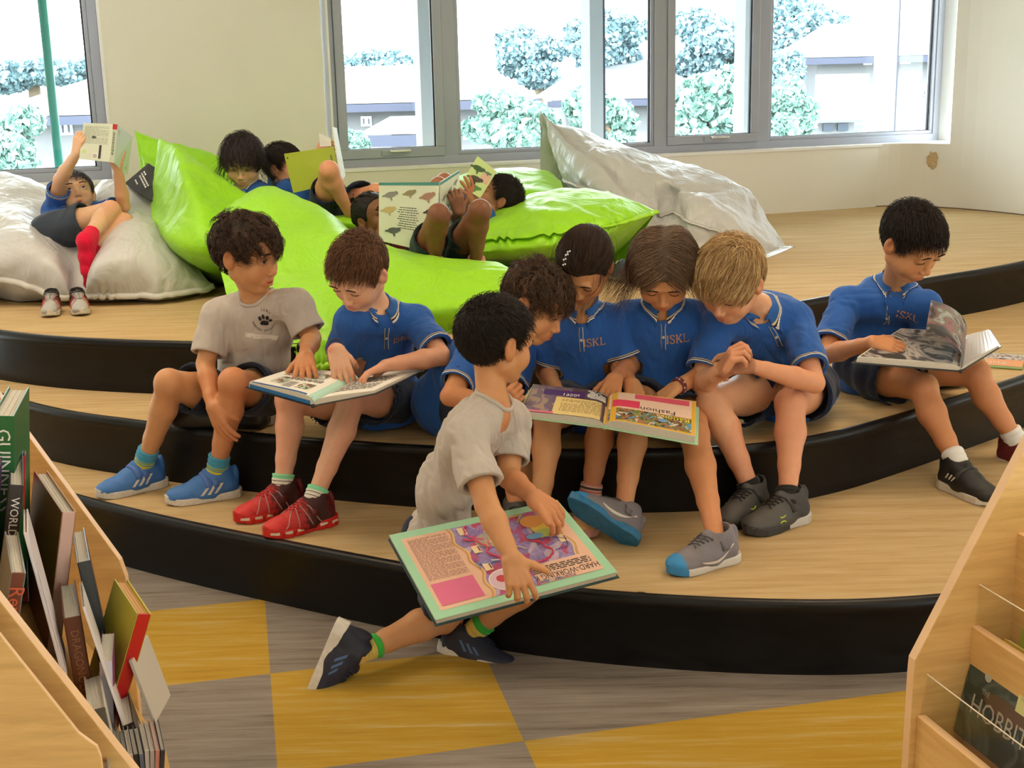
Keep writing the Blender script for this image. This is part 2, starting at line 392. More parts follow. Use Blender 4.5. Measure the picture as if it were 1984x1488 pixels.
class Prims:
    """list of primitives; op 'u' union 's' subtract 'i' planes, with smooth radius k"""
    def __init__(s): s.L = []
    def cone(s, a, b, ra, rb, k=.012, op='u'):
        a, b = np.asarray(a, float), np.asarray(b, float); m = max(ra, rb)
        s.L.append((op, k, np.minimum(a, b)-m, np.maximum(a, b)+m, lambda p: d_cone(p, a, b, ra, rb))); return s
    def chain(s, pts, rs, k=.012, op='u'):
        for i in range(len(pts)-1): s.cone(pts[i], pts[i+1], rs[i], rs[i+1], k, op)
        return s
    def ell(s, c, r, R=None, k=.012, op='u'):
        R = np.eye(3) if R is None else R; c = np.asarray(c, float); m = np.abs(R)@np.asarray(r, float)
        s.L.append((op, k, c-m, c+m, lambda p: d_ell(p, c, r, R))); return s
    def box(s, c, h, R=None, rr=.005, k=.006, op='u'):
        R = np.eye(3) if R is None else R; c = np.asarray(c, float); m = np.abs(R)@np.asarray(h, float)
        s.L.append((op, k, c-m, c+m, lambda p: d_box(p, c, h, R, rr))); return s
    def fn(s, f, lo, hi, k=.0, op='u'):
        s.L.append((op, k, np.asarray(lo, float), np.asarray(hi, float), f)); return s
    def bounds(s, pad=.01):
        u = [x for x in s.L if x[0] == 'u']
        return np.min([x[2] for x in u], axis=0)-pad, np.max([x[3] for x in u], axis=0)+pad
class Field:
    def __init__(s, prims, vox, lo=None, hi=None):
        if lo is None: lo, hi = prims.bounds(vox*3)
        s.v = vox; s.lo = np.floor(np.asarray(lo)/vox)*vox; s.n = np.ceil((np.asarray(hi)-s.lo)/vox).astype(int)+1
        s.d = np.full(s.n, .05, np.float32)
        s.ax = [s.lo[i]+vox*np.arange(s.n[i]) for i in range(3)]
        for op, k, a, b, f in prims.L:
            m = k*1.1+vox*3
            if op == 'u': m += .012
            i0 = np.maximum(((a-m-s.lo)/vox).astype(int), 0); i1 = np.minimum(((b+m-s.lo)/vox).astype(int)+2, s.n)
            if (i1 <= i0).any(): continue
            sl = tuple(slice(i0[j], i1[j]) for j in range(3))
            p = np.stack(np.meshgrid(*[s.ax[j][sl[j]] for j in range(3)], indexing='ij'), -1)
            d = f(p).astype(np.float32); c = s.d[sl]
            if op == 'u':
                if k > 0:
                    h = np.maximum(k-np.abs(c-d), 0)/k; s.d[sl] = np.minimum(c, d)-h*h*k*.25
                else: s.d[sl] = np.minimum(c, d)
            elif op == 's':
                if k > 0:
                    h = np.maximum(k-np.abs(c+d), 0)/k; s.d[sl] = np.maximum(c, -d)+h*h*k*.25
                else: s.d[sl] = np.maximum(c, -d)
            elif op == 'noise':
                s.d[sl] = c+d
    def sample(s, p):
        q = (np.asarray(p, float)-s.lo)/s.v; q = np.clip(q, 0, np.array(s.n)-1.001); i = q.astype(int); f = q-i; out = 0
        for dx in (0, 1):
            for dy in (0, 1):
                for dz in (0, 1):
                    wgt = (f[:, 0] if dx else 1-f[:, 0])*(f[:, 1] if dy else 1-f[:, 1])*(f[:, 2] if dz else 1-f[:, 2])
                    out = out+wgt*s.d[i[:, 0]+dx, i[:, 1]+dy, i[:, 2]+dz]
        return out
    def grad(s, p):
        e = s.v; return nrm(np.stack([s.sample(p+V(*(e*(j == i) for j in range(3))))-s.sample(p-V(*(e*(j == i) for j in range(3)))) for i in range(3)], -1))
    def project(s, p, off=.001, it=6, only_out=False):
        p = np.array(p, float)
        for _ in range(it):
            d = s.sample(p)-off
            if only_out: d = np.minimum(d, 0)
            p = p-s.grad(p)*d[:, None]*.9
        return p
    def mesh(s):
        d = s.d; v = s.v; ins = d < 0
        c = [ins[a:a+d.shape[0]-1, b:b+d.shape[1]-1, e:e+d.shape[2]-1] for a in (0, 1) for b in (0, 1) for e in (0, 1)]
        al = c[0].copy(); an = c[0].copy()
        for x in c[1:]: al &= x; an |= x
        act = an & ~al; idx = np.argwhere(act); N = len(idx)
        if N == 0: return np.zeros((0, 3)), np.zeros((0, 4), int)
        vid = np.full(act.shape, -1, np.int64); vid[act] = np.arange(N)
        corners = np.array([(a, b, e) for a in (0, 1) for b in (0, 1) for e in (0, 1)])
        D = np.stack([d[idx[:, 0]+a, idx[:, 1]+b, idx[:, 2]+e] for a, b, e in corners], -1)
        acc = np.zeros((N, 3)); cnt = np.zeros(N)
        for i in range(8):
            for j in range(i+1, 8):
                if np.abs(corners[i]-corners[j]).sum() != 1: continue
                da, db = D[:, i], D[:, j]; m = (da < 0) != (db < 0)
                t = np.where(m, da/np.where(m, da-db, 1), 0)
                acc += np.where(m[:, None], corners[i]+t[:, None]*(corners[j]-corners[i]), 0); cnt += m
        P_ = s.lo+(idx+acc/np.maximum(cnt, 1)[:, None])*v
        F = []
        for ax in range(3):
            o = [(1, 2), (2, 0), (0, 1)][ax]
            sl0 = [slice(None)]*3; sl1 = [slice(None)]*3; sl0[ax] = slice(0, -1); sl1[ax] = slice(1, None)
            A, B = ins[tuple(sl0)], ins[tuple(sl1)]; e = np.argwhere(A != B)
            ok = np.ones(len(e), bool)
            for q in o: ok &= (e[:, q] > 0) & (e[:, q] < act.shape[q])
            e = e[ok]; f1 = A[tuple(e.T)]
            def cell(du, dv):
                z = e.copy(); z[:, o[0]] -= du; z[:, o[1]] -= dv; return vid[tuple(z.T)]
            q = np.stack([cell(1, 1), cell(0, 1), cell(0, 0), cell(1, 0)], -1)
            q[~f1] = q[~f1][:, ::-1]; F.append(q)
        F = np.concatenate(F); F = F[(F >= 0).all(1)]
        return P_, F
def wobble(p, seed, scale, amp, aniso=(1, 1, 1), ridge=False):
    """cheap smooth 3-D noise from warped sines"""
    r = np.random.RandomState(seed); q = p*np.asarray(aniso)*scale; out = 0
    wp = np.sin(q@r.normal(size=(3, 3))+r.uniform(0, 6, 3))*.9; q = q+wp
    for k in range(5):
        a = r.normal(size=3); a = a/np.linalg.norm(a)*(1+.45*k); v = np.sin(q@a+r.uniform(0, 6.28)); out = out+(1-2*np.abs(v) if ridge else v)/(1+.45*k)
    return amp*out/2.2
def multi_mesh(prims, vox, fine):
    """coarse mesh plus finer meshes inside boxes (lo,hi,vox) of the same surface"""
    VV, FF, n = [], [], 0
    f = Field(prims, vox); v, q = f.mesh()
    keep = np.ones(len(q), bool)
    for lo, hi, vx in fine:
        ins = ((v > np.asarray(lo)+vox*.6) & (v < np.asarray(hi)-vox*.6)).all(1); keep &= ~ins[q].all(1)
    q = q[keep]; VV.append(v); FF.append(q); n = len(v)
    for lo, hi, vx in fine:
        g = Field(prims, vx, np.asarray(lo), np.asarray(hi)); v, q = g.mesh(); VV.append(v); FF.append(q+n); n += len(v)
    v = np.concatenate(VV); q = np.concatenate(FF)
    used = np.zeros(len(v), bool); used[q.ravel()] = True; mp = np.cumsum(used)-1
    return v[used], mp[q], f
# ================================================================== BEAN BAGS
F_ = 'f'
def fabric(name, col, rough, amp=.5):
    t = NT(name); b = t.b; o = t.obj(); t.l(t.ramp(t.noise(o, 3, 4), [(.3, [c*.92 for c in col]), (.7, [min(1, c*1.06) for c in col])]), b.inputs['Base Color'])
    b.inputs['Roughness'].default_value = rough; b.inputs['Sheen Weight'].default_value = .1
    v = t.obj((1, 1, .6)); n1 = t.noise(v, 5, 3, .55, 1.4); n2 = t.noise(v, 11, 2, .5, 1.2)
    t.bump(t.math('ADD', t.math('MULTIPLY', n1, 1.0), t.math('MULTIPLY', n2, .35)), amp, .05); return t.m
m_lime = fabric('lime_nylon', (.30, .70, .004), .46, .30); m_greybag = fabric('pale_grey_nylon', (.56, .57, .58), .42, .38); m_limeseam = mat('lime_seam', (.36, .74, .02), .5, var=.08); m_greyseam = mat('grey_seam', (.62, .62, .61), .5, var=.05)
def crspline_mat(k, n):
    """rows of Catmull-Rom weights: n samples over k controls"""
    W = np.zeros((n, k)); t = np.linspace(0, k-1, n)
    for r, x in enumerate(t):
        i = min(int(x), k-2); u = x-i; w4 = [.5*(-u+2*u*u-u**3), .5*(2-5*u*u+3*u**3), .5*(u+4*u*u-3*u**3), .5*(-u*u+u**3)]
        for j, ww in zip((i-1, i, i+1, i+2), w4): W[r, min(max(j, 0), k-1)] += ww
    return W
def bag(label, grid, mt, seam_m, seams=(), seed=0, amp=.010, nu=110, nv=80, group='bean bags on the top step', side_floor=True, tip=False, kids=None, folds=()):
    g = [[(G(p[0], p[1], .603) if p[2] == 'f' else P(*p)) for p in row] for row in grid]; A = np.array(g)      # rows, cols, 3
    # close it: back skirt behind the first row down to the platform
    back = A[0].copy(); back[:, 1] += .22; back[:, 2] = .603; mid = A[0]*.5+back*.5; mid[:, 1] += .10; mid[:, 2] = A[0][:, 2]*.6+.603*.4
    if tip: A[:, -1] = A[0][-1]; back[-1] = A[0][-1]; mid[-1] = A[0][-1]; back[-2] = back[-2]*.6+A[0][-2]*.4; back[-2][2] = .603
    A = np.concatenate([back[None], mid[None], A]); nrow = A.shape[0]
    Wv = crspline_mat(A.shape[0], nv); Wu = crspline_mat(A.shape[1], nu); S = np.einsum('vi,ijk,uj->vuk', Wv, A, Wu)
    du = np.gradient(S, axis=1); dv = np.gradient(S, axis=0); N = nrm(np.cross(dv, du)); 
    if (N[nv//2, nu//2]@V(0, -1, .6)) < 0: N = -N
    p = S.reshape(-1, 3); v_ = np.linspace(0, 1, nv)[:, None]*(nrow-1); 
    w = wobble(p, seed, 7, amp)+wobble(p, seed+1, 17, amp*.45, (1, 1, 1), True)*1.0
    for sr in seams:      # puckers radiating from the seam
        dist = np.abs(v_-(sr+2)); uu = np.arange(nu)[None, :]; w = w.reshape(nv, nu)+amp*.8*np.exp(-(dist/.35)**2)*np.sin(uu*.9+3*np.sin(uu*.23+seed))*(np.sin(uu*.31+seed*2) > -.2)
    w = w.reshape(nv, nu)
    for (cu, cv, wu, depth, ang) in folds:   # creases in parameter space (col,row units)
        U = np.linspace(0, A.shape[1]-1, nu)[None, :]-cu; Vv = v_-(cv+2); x = U*math.cos(ang)+Vv*math.sin(ang); y = -U*math.sin(ang)+Vv*math.cos(ang)
        w = w-depth*np.exp(-(x/wu)**2)*np.exp(-(y/1.2)**2)
    S = S+N*w[..., None]
    S[:, :, 2] = np.maximum(S[:, :, 2], np.where(S[:, :, 1] > np.interp(S[:, :, 0], cC[:, 0], cC[:, 1])+.005, .602, -1))
    root = empty('bean_bag', (float(S[..., 0].mean()), float(S[..., 1].mean()), .6), label, 'bean bag', group)
    vs = S.reshape(-1, 3); f = np.array([(i*nu+j, i*nu+j+1, (i+1)*nu+j+1, (i+1)*nu+j) for i in range(nv-1) for j in range(nu-1)])
    f = f[:, ::-1] if False else f
    # side skirts
    extra_v, extra_f = [], []; b0 = len(vs)
    if side_floor:
        for j, sgn in ((0, -1), (nu-1, 1)):
            col = S[:, j]; low = col.copy(); low[:, 2] = np.minimum(col[:, 2], .603); low[:, 0] = col[:, 0]-sgn*.05; base = b0+len(extra_v); extra_v += list(low)
            for i in range(nv-1): extra_f.append((i*nu+j, (i+1)*nu+j, base+i+1, base+i))
    vs = np.concatenate([vs, np.array(extra_v).reshape(-1, 3)]); f = np.concatenate([f, np.array(extra_f).reshape(-1, 4)]).astype(int)
    mesh('fabric_body', vs, f, mt, root)
    for sr in seams:
        iv = int(round((sr+2)/(nrow-1)*(nv-1))); line = S[iv]; out = nrm(N[iv]*.7+nrm(dv[iv])*.6)
        a = line-out*.004; bb = line+out*.022; c = line+out*.022+nrm(dv[iv])*.004; vs = np.concatenate([a, bb]); n = nu
        bb2 = bb+N[iv]*.0; o = mesh('seam', vs, [(i, i+1, n+i+1, n+i) for i in range(n-1)], seam_m, root); md = o.modifiers.new('thickness', 'SOLIDIFY'); md.thickness = .005
    return root, S, N
bagW = bag('wide pale grey bean bag at far left with a child lying in it', [
 [(-90, 330, 6.55), (20, 334, 6.5), (95, 360, 6.4), (150, 400, 6.35), (200, 350, 6.3), (245, 360, 6.2), (275, 372, 6.15), (300, 400, 6.1)],
 [(-90, 375, 6.1), (30, 385, 6.1), (95, 425, 6.0), (150, 450, 5.92), (195, 405, 6.0), (250, 395, 6.0), (290, 410, 6.0), (330, 440, 5.95)],
 [(-90, 430, 5.8), (30, 425, 5.75), (105, 465, 5.75), (155, 505, 5.72), (205, 445, 5.72), (250, 425, 5.75), (300, 440, 5.8), (365, 495, 5.85)],
 [(-90, 500, 5.55), (30, 478, 5.50), (110, 505, 5.48), (152, 560, 5.52), (182, 510, 5.42), (250, 490, 5.45), (320, 500, 5.55), (395, 538, 5.72)],
 [(-90, 520, 5.52), (20, 540, 5.48), (105, 572, 5.46), (150, 576, 5.48), (185, 572, 5.45), (250, 570, 5.46), (330, 566, 5.50), (415, 553, 5.68)],
 [(-90, 560, F_), (20, 584, F_), (100, 583, F_), (150, 583, F_), (185, 583, F_), (250, 583, F_), (330, 580, F_), (400, 566, F_)]],
 m_greybag, m_greyseam, seams=(4,), seed=3, amp=.010, folds=((3, 3, .28, .05, 0),))
bag('lime green bean bag standing at the back left with a peaked corner', [
 [(262, 254, 6.6), (300, 268, 6.6), (350, 279, 6.6), (400, 295, 6.6), (450, 320, 6.55), (510, 350, 6.5)],
 [(272, 290, 6.5), (305, 305, 6.45), (350, 325, 6.4), (400, 345, 6.4), (450, 362, 6.4), (510, 372, 6.4)],
 [(285, 340, 6.4), (320, 365, 6.3), (360, 380, 6.25), (410, 395, 6.2), (450, 400, 6.2), (510, 400, 6.25)],
 [(300, 480, F_), (330, 485, F_), (370, 490, F_), (410, 490, F_), (450, 490, F_), (510, 485, F_)]], m_lime, m_limeseam, seed=8)
bagL = bag('tall lime green bean bag with an open folded tip, left of the big green one', [
 [(312, 268, 6.2), (322, 276, 6.12), (345, 283, 6.05), (400, 325, 5.95), (450, 362, 5.9), (510, 390, 5.85)],
 [(298, 330, 6.1), (322, 345, 5.95), (352, 330, 5.8), (408, 368, 5.75), (450, 392, 5.75), (500, 420, 5.75)],
 [(290, 395, 6.0), (330, 410, 5.75), (372, 400, 5.6), (412, 425, 5.55), (450, 440, 5.6), (500, 450, 5.65)],
 [(300, 445, 5.9), (335, 480, 5.6), (380, 490, 5.48), (418, 490, 5.48), (450, 490, 5.55), (500, 500, 5.6)],
 [(350, 505, F_), (385, 535, F_), (420, 550, F_), (445, 552, F_), (470, 548, F_), (500, 540, F_)]], m_lime, m_limeseam, seed=12)
bag('lime green bean bag in the middle holding the boy with the green book', [
 [(470, 385, 6.5), (540, 378, 6.5), (620, 385, 6.45), (700, 388, 6.4), (780, 380, 6.4), (860, 380, 6.4), (930, 395, 6.35)],
 [(470, 410, 6.2), (540, 405, 6.15), (620, 410, 6.1), (700, 405, 6.1), (780, 410, 6.05), (860, 415, 6.05), (930, 420, 6.0)],
 [(470, 440, 5.9), (540, 430, 5.85), (620, 430, 5.8), (700, 440, 5.75), (780, 465, 5.7), (860, 475, 5.65), (930, 470, 5.7)],
 [(470, 520, F_), (540, 525, F_), (620, 530, F_), (700, 530, F_), (780, 535, F_), (860, 535, F_), (930, 530, F_)]], m_lime, m_limeseam, seed=21, amp=.013)
bagG = bag('largest lime green bean bag spilling over the step behind the two boys', [
 [(412, 452, 5.35), (425, 412, 5.50), (500, 358, 5.62), (560, 368, 5.6), (640, 412, 5.45), (700, 455, 5.3), (780, 482, 5.2), (870, 500, 5.12), (940, 506, 5.08), (985, 518, 5.0)],
 [(420, 495, 5.15), (450, 465, 5.2), (510, 435, 5.25), (570, 425, 5.25), (650, 455, 5.1), (710, 495, 5.0), (780, 510, 4.95), (870, 525, 4.9), (930, 530, 4.9), (980, 535, 4.88)],
 [(432, 545, 5.0), (470, 535, 5.0), (520, 530, 4.95), (580, 520, 4.92), (650, 530, 4.85), (710, 545, 4.8), (780, 555, 4.78), (870, 565, 4.76), (930, 570, 4.76), (975, 570, 4.78)],
 [(445, 590, 4.92), (490, 600, 4.88), (530, 620, 4.74), (590, 625, 4.58), (650, 615, 4.54), (710, 605, 4.62), (790, 600, 4.62), (870, 598, 4.64), (930, 598, 4.66), (975, 596, 4.72)],
 [(470, 612, 4.95), (510, 640, 4.85), (560, 680, 4.56), (600, 708, 4.46), (650, 702, 4.44), (710, 674, 4.52), (790, 648, 4.64), (870, 636, 4.68), (930, 624, 4.72), (975, 612, 4.78)],
 [(480, 612, 5.05), (520, 630, 4.95), (570, 655, F_), (605, 655, F_), (655, 654, F_), (715, 652, F_), (795, 640, 4.74), (872, 628, 4.78), (932, 618, 4.82), (976, 610, 4.86)]],
 m_lime, m_limeseam, seams=(4,), seed=30, amp=.012, nu=150, nv=90)
bag('lime green bean bag against the back wall under the window', [
 [(860, 350, 7.1), (910, 334, 7.1), (980, 328, 7.1), (1050, 330, 7.05), (1085, 350, 7.0)],
 [(860, 375, 6.8), (920, 362, 6.75), (980, 355, 6.7), (1050, 355, 6.7), (1095, 372, 6.7)],
 [(860, 410, 6.6), (920, 400, 6.5), (980, 390, 6.45), (1050, 390, 6.45), (1100, 400, 6.5)],
 [(860, 480, F_), (920, 485, F_), (980, 485, F_), (1050, 480, F_), (1100, 475, F_)]], m_lime, m_limeseam, seed=41)
bag('lime green bean bag with a pointed right corner beside the grey one', [
 [(895, 425, 6.1), (960, 400, 6.15), (1040, 370, 6.2), (1120, 364, 6.2), (1195, 376, 6.15), (1272, 408, 6.02)],
 [(895, 450, 5.85), (960, 425, 5.85), (1040, 398, 5.85), (1120, 392, 5.85), (1195, 396, 5.88), (1270, 410, 5.98)],
 [(895, 478, 5.65), (960, 468, 5.62), (1040, 460, 5.58), (1120, 448, 5.62), (1200, 430, 5.75), (1268, 412, 5.95)],
 [(895, 500, 5.6), (960, 495, 5.6), (1040, 490, 5.6), (1110, 485, 5.64), (1180, 468, 5.8), (1240, 440, 5.95)],
 [(895, 530, F_), (960, 525, F_), (1040, 525, F_), (1110, 518, F_), (1180, 505, F_), (1230, 495, F_)]], m_lime, m_limeseam, seams=(2,), seed=50, amp=.013, side_floor=False, tip=True)
bagR = bag('crumpled pale grey bean bag on the right with a tall pointed tip', [
 [(1050, 213, 7.45), (1075, 238, 7.4), (1150, 266, 7.4), (1260, 296, 7.35), (1345, 318, 7.25), (1425, 352, 7.15), (1478, 405, 7.05), (1538, 494, 6.86)],
 [(1062, 262, 7.3), (1110, 285, 7.1), (1180, 305, 7.0), (1275, 330, 6.95), (1350, 355, 6.9), (1420, 390, 6.85), (1470, 430, 6.85), (1537, 498, 6.84)],
 [(1078, 310, 7.2), (1130, 335, 6.95), (1200, 352, 6.8), (1285, 362, 6.85), (1350, 385, 6.68), (1418, 425, 6.65), (1475, 462, 6.7), (1536, 500, 6.82)],
 [(1092, 345, 7.15), (1150, 368, 6.85), (1215, 395, 6.65), (1295, 405, 6.75), (1342, 432, 6.58), (1420, 458, 6.58), (1475, 482, 6.65), (1535, 502, 6.81)],
 [(1110, 375, 7.1), (1170, 405, 6.8), (1230, 440, 6.6), (1295, 460, 6.65), (1345, 470, 6.56), (1420, 484, 6.60), (1475, 494, 6.66), (1532, 505, 6.82)],
 [(1150, 470, F_), (1190, 480, F_), (1240, 492, F_), (1300, 496, F_), (1350, 498, F_), (1420, 500, F_), (1475, 502, F_), (1525, 504, F_)]],
 m_greybag, m_greyseam, seams=(3,), seed=61, amp=.016, side_floor=False, tip=True, nu=150, nv=110, folds=((3.0, 2.6, .16, .07, .25), (2.2, 2.2, .12, .04, -.5), (3.6, 1.6, .12, .035, .9), (1.5, 1.2, .1, .03, -.8)))
# dark label of the left grey bag
def bag_label():
    q = [P(243, 356, 6.12), P(288, 318, 6.2), P(304, 328, 6.18), P(309, 350, 6.1), P(296, 392, 6.0), P(272, 378, 6.02)]
    c = np.mean(q, axis=0); vs = []; 
    o = mesh('label', q, [tuple(range(6))], mat('label_black', (.035, .037, .042), .6, bump=.1), bagW[0], smooth=False); md = o.modifiers.new('thickness', 'SOLIDIFY'); md.thickness = .006
    mb = MB(); r = nrm(P(300, 365, 6.05)-P(283, 333, 6.15)); u = nrm(P(283, 333, 6.15)-P(264, 348, 6.13)); n = nrm(np.cross(u, r)); n = n if n[1] < 0 else -n
    rg = random.Random(2)
    for row, (x0, x1) in enumerate([(0, .035), (0, .10), (.005, .105), (None, None), (.01, .045)]):
        if x0 is None: continue
        x = x0
        while x < x1:
            l = rg.uniform(.006, .014); a = P(280, 336, 6.13)+r*(x)-u*(.014*row)+n*.012; mb.add([a, a+r*l, a+r*l+u*.007, a+u*.007], [(0, 1, 2, 3)]); x += l+.004
    mb.build('printed_letters', m_white, o)
bag_label()
# ================================================================== PEOPLE
def skin_mat(name, col):
    if name in _MC: return _MC[name]
    t = NT(name); b = t.b
    c = t.attr('tint', False); n = t.noise(t.obj(), 60, 3)
    base = t.mix(1, (*col,), c, 'MULTIPLY')
    base = t.mix(.12, base, t.ramp(n, [(.35, (.75, .6, .55)), (.65, (1, 1, 1))]), 'MULTIPLY')
    t.l(base, b.inputs['Base Color']); b.inputs['Roughness'].default_value = .48; b.inputs['Specular IOR Level'].default_value = .35
    b.inputs['Subsurface Weight'].default_value = .12; b.inputs['Subsurface Scale'].default_value = .008; b.inputs['Subsurface Radius'].default_value = (1, .35, .2)
    t.bump(t.noise(t.obj(), 500, 2), .06, .001)
    _MC[name] = t.m; return t.m
def cloth_mat(name, col, stripes=None, rough=.85, weave=1400, attr='hem'):
    """stripes: list of (distance, colour) along attribute"""
    if name in _MC: return _MC[name]
    t = NT(name); b = t.b
    n = t.noise(t.obj(), 9, 4); base = t.ramp(n, [(.3, [c*.93 for c in col]), (.7, [min(1, c*1.05) for c in col])])
    if stripes:
        a = t.math('MULTIPLY', t.attr(attr), 10.0); st = [(0, stripes[0][1])]
        mx = t.ramp(a, [(min(1, d*10), c) for d, c in stripes], 'CONSTANT')
        f = t.math('LESS_THAN', t.attr(attr), stripes[-1][0]-1e-5)
        base = t.mix(f, base, mx)
    t.l(base, b.inputs['Base Color']); b.inputs['Roughness'].default_value = rough; b.inputs['Sheen Weight'].default_value = .12
    b.inputs['Specular IOR Level'].default_value = .2
    w1 = t.noise(t.obj(), weave, 1); w2 = t.noise(t.obj(), 26, 4, .6, 1.0)
    t.bump(t.math('ADD', t.math('MULTIPLY', w1, .12), w2), .35, .006)
    _MC[name] = t.m; return t.m
def hair_mat(name, c0, c1):
    if name in _MC: return _MC[name]
    t = NT(name); b = t.b
    t.l(t.ramp(t.attr('rnd'), [(0, c0), (.75, c1), (1, [min(1, x*1.5) for x in c1])]), b.inputs['Base Color'])
    b.inputs['Roughness'].default_value = .5; b.inputs['Specular IOR Level'].default_value = .3; t.bump(t.noise(t.obj(), 420, 2), .5, .004)
    _MC[name] = t.m; return t.m
def eye_mat(iris=(.05, .022, .01)):
    if 'eyeball' in _MC: return _MC['eyeball']
    t = NT('eyeball'); t.l(t.ramp(t.attr('ang'), [(0, (.004, .004, .004)), (.16, iris), (.40, (.02, .01, .006)), (.46, (.72, .70, .68))], 'CONSTANT'), t.b.inputs['Base Color'])
    t.b.inputs['Roughness'].default_value = .08; _MC['eyeball'] = t.m; return t.m
SKIN = dict(light=(.72, .385, .225), fair=(.76, .44, .29), tan=(.60, .295, .135), brown=(.42, .20, .10), asian=(.72, .45, .28), dark=(.22, .10, .05))
HL_Y = [-.11, -.06, -.035, -.022, -.012, .004, .013, .024, .034, .05, .065, .09]
HL_Z = [-.058, -.060, -.052, -.030, .014, .016, -.012, -.004, .022, .046, .056, .056]

class Kid:
    def __init__(s, loc, label, scale=1.0, skin='tan', group=None):
        s.root = empty('person', loc, label, 'person', group); s.s = scale; s.skin = skin
        s.body = Prims(); s.fine = []; s.tint = []; s.shirtp = None; s.J = {}
    # ---- solving joints on camera rays
    @staticmethod
    def reach(par, px, py, L, near=True):
        r = nrm(ray(px, py)); o = V(0, 0, CAMH)-par; b = r@o; c = o@o-L*L; D = b*b-c
        t = -b if D < 0 else (-b-math.sqrt(D) if near else -b+math.sqrt(D))
        p = V(0, 0, CAMH)+r*t
        if D < 0:
            # the wanted length is too short: report it
            s_ = np.linalg.norm(p-par); print('   reach short: need %.3f have %.3f at px %d %d' % (s_, L, px, py))
        return p
    # ---- head
    def head(s, C, fwd, up, gaze=None, open_=.9, look=0.0, mouth='closed', brow=(.03, .02, .015), hs=1.0, vox=.0022):
        k = s.s*hs; H = frame(fwd, up); s.H = H; s.C = np.asarray(C, float); s.k = k; C = s.C
        L = lambda x, y, z: C+H@(V(x, y, z)*k)
        s.HL = L; b = s.body; r = lambda *a: V(*a)*k
        b.ell(L(0, -.012, .024), r(.073, .091, .080), H, .0)
        b.ell(L(0, .020, -.028), r(.057, .060, .068), H, .02*k)
        for q in (-1, 1):
            b.cone(L(q*.045, -.002, -.050), L(q*.015, .046, -.084), .021*k, .017*k, .02*k)
            b.ell(L(q*.033, .047, -.037), r(.027, .026, .028), H, .018*k)
            b.ell(L(q*.031, .087, .002), r(.018, .010, .0105), H, .014*k, 's')
            b.ell(L(q*.026, .077, .022), r(.022, .008, .007), H, .012*k)
            # ears
            e = H@np.array([[.94, -.25*q, 0], [.25*q, .94, 0], [0, 0, 1]])
            b.ell(L(q*.074, -.010, -.004), r(.009, .017, .027), e, .005*k); b.ell(L(q*.0865, -.003, .002), r(.0115, .0105, .0175), e, .003*k, 's')
            b.ell(L(q*.072, -.008, -.026), r(.006, .009, .010), e, .005*k)
        b.ell(L(0, .056, -.085), r(.018, .015, .013), H, .014*k)
        b.cone(L(0, .075, .002), L(0, .089, -.028), .0058*k, .0082*k, .010*k); b.ell(L(0, .0905, -.0305), r(.0095, .0085, .0078), H, .006*k)
        for q in (-1, 1):
            b.ell(L(q*.0105, .085, -.035), r(.0068, .0082, .0062), H, .004*k); b.ell(L(q*.0055, .090, -.0415), r(.0030, .0040, .0028), H, .001, 's')
        b.ell(L(0, .070, -.060), r(.024, .014, .016), H, .014*k)
        mo = {'closed': 0, 'talk': .006, 'part': .003}[mouth]
        for sg, zz, rr in ((1, -.0565, .0040), (-1, -.0655-mo, .0048)):
            b.chain([L(-.019, .072, -.061-mo*.5), L(-.008, .0800, zz), L(.008, .0800, zz), L(.019, .072, -.061-mo*.5)], [.0022*k, rr*k, rr*k, .0022*k], .0025*k)
        if mo: b.ell(L(0, .084, -.061-mo*.5), r(.0125, .010, mo*.75), H, .001, 's')
        else: b.chain([L(-.020, .078, -.0612), L(0, .090, -.0606), L(.020, .078, -.0612)], [.0010*k]*3, .0015*k, 's')
        # eyelids and the opening between them
        s.eyes = []
        oh = .0062*open_; dz = -.0045*look
        for q in (-1, 1):
            ec = L(q*.030, .0665, .003); b.ell(ec, r(.0143, .0143, .0143), H, .003*k)
            b.ell(L(q*.030, .0810, .003+dz), r(.0122, .010, max(oh, .0014)), H, .0008, 's'); s.eyes.append((q, ec))
        s.oh, s.dz = oh, dz
        lo = C-V(.125, .125, .135)*k; hi = C+V(.125, .125, .135)*k; s.fine.append((lo, hi, vox)); s.headbox = (lo, hi, vox)
        s.gaze = nrm(gaze) if gaze is not None else nrm(H@V(0, 1, -.75*look)); s.browcol = brow
        def tint(v, T):
            q = ((v-C)@H)/k; 
            lip = np.exp(-((q[:, 0]/.0185)**4))*np.exp(-(((q[:, 2]+.061+mo*.5)/(.0078+mo))**4))*(q[:, 1] > .066)
            T *= 1-lip[:, None]*V(.10, .42, .36)
            ch = np.exp(-(((np.abs(q[:, 0])-.036)/.016)**2)-(((q[:, 2]+.032)/.016)**2))*(q[:, 1] > .02)
            ch = ch+.8*np.exp(-(((q-V(0, .093, -.03))/.012)**2).sum(1))+.9*((np.abs(q[:, 0]) > .072) & (q[:, 1] > -.04))
            T *= 1-np.clip(ch, 0, 1)[:, None]*V(.02, .16, .18)
            es = np.exp(-(((np.abs(q[:, 0])-.030)/.016)**2)-(((q[:, 2]-.003)/.010)**2))*(q[:, 1] > .05)
            T *= 1-es[:, None]*V(.14, .22, .22)
        s.tint.append(tint)
    def neck(s, base, r=.034):
        k = s.s; s.J['neck'] = base
        s.body.cone(base-nrm(s.HL(0, -.01, -.05)-base)*.03*k, s.HL(0, -.018, -.055), (r+.006)*k, r*k, .02*k)
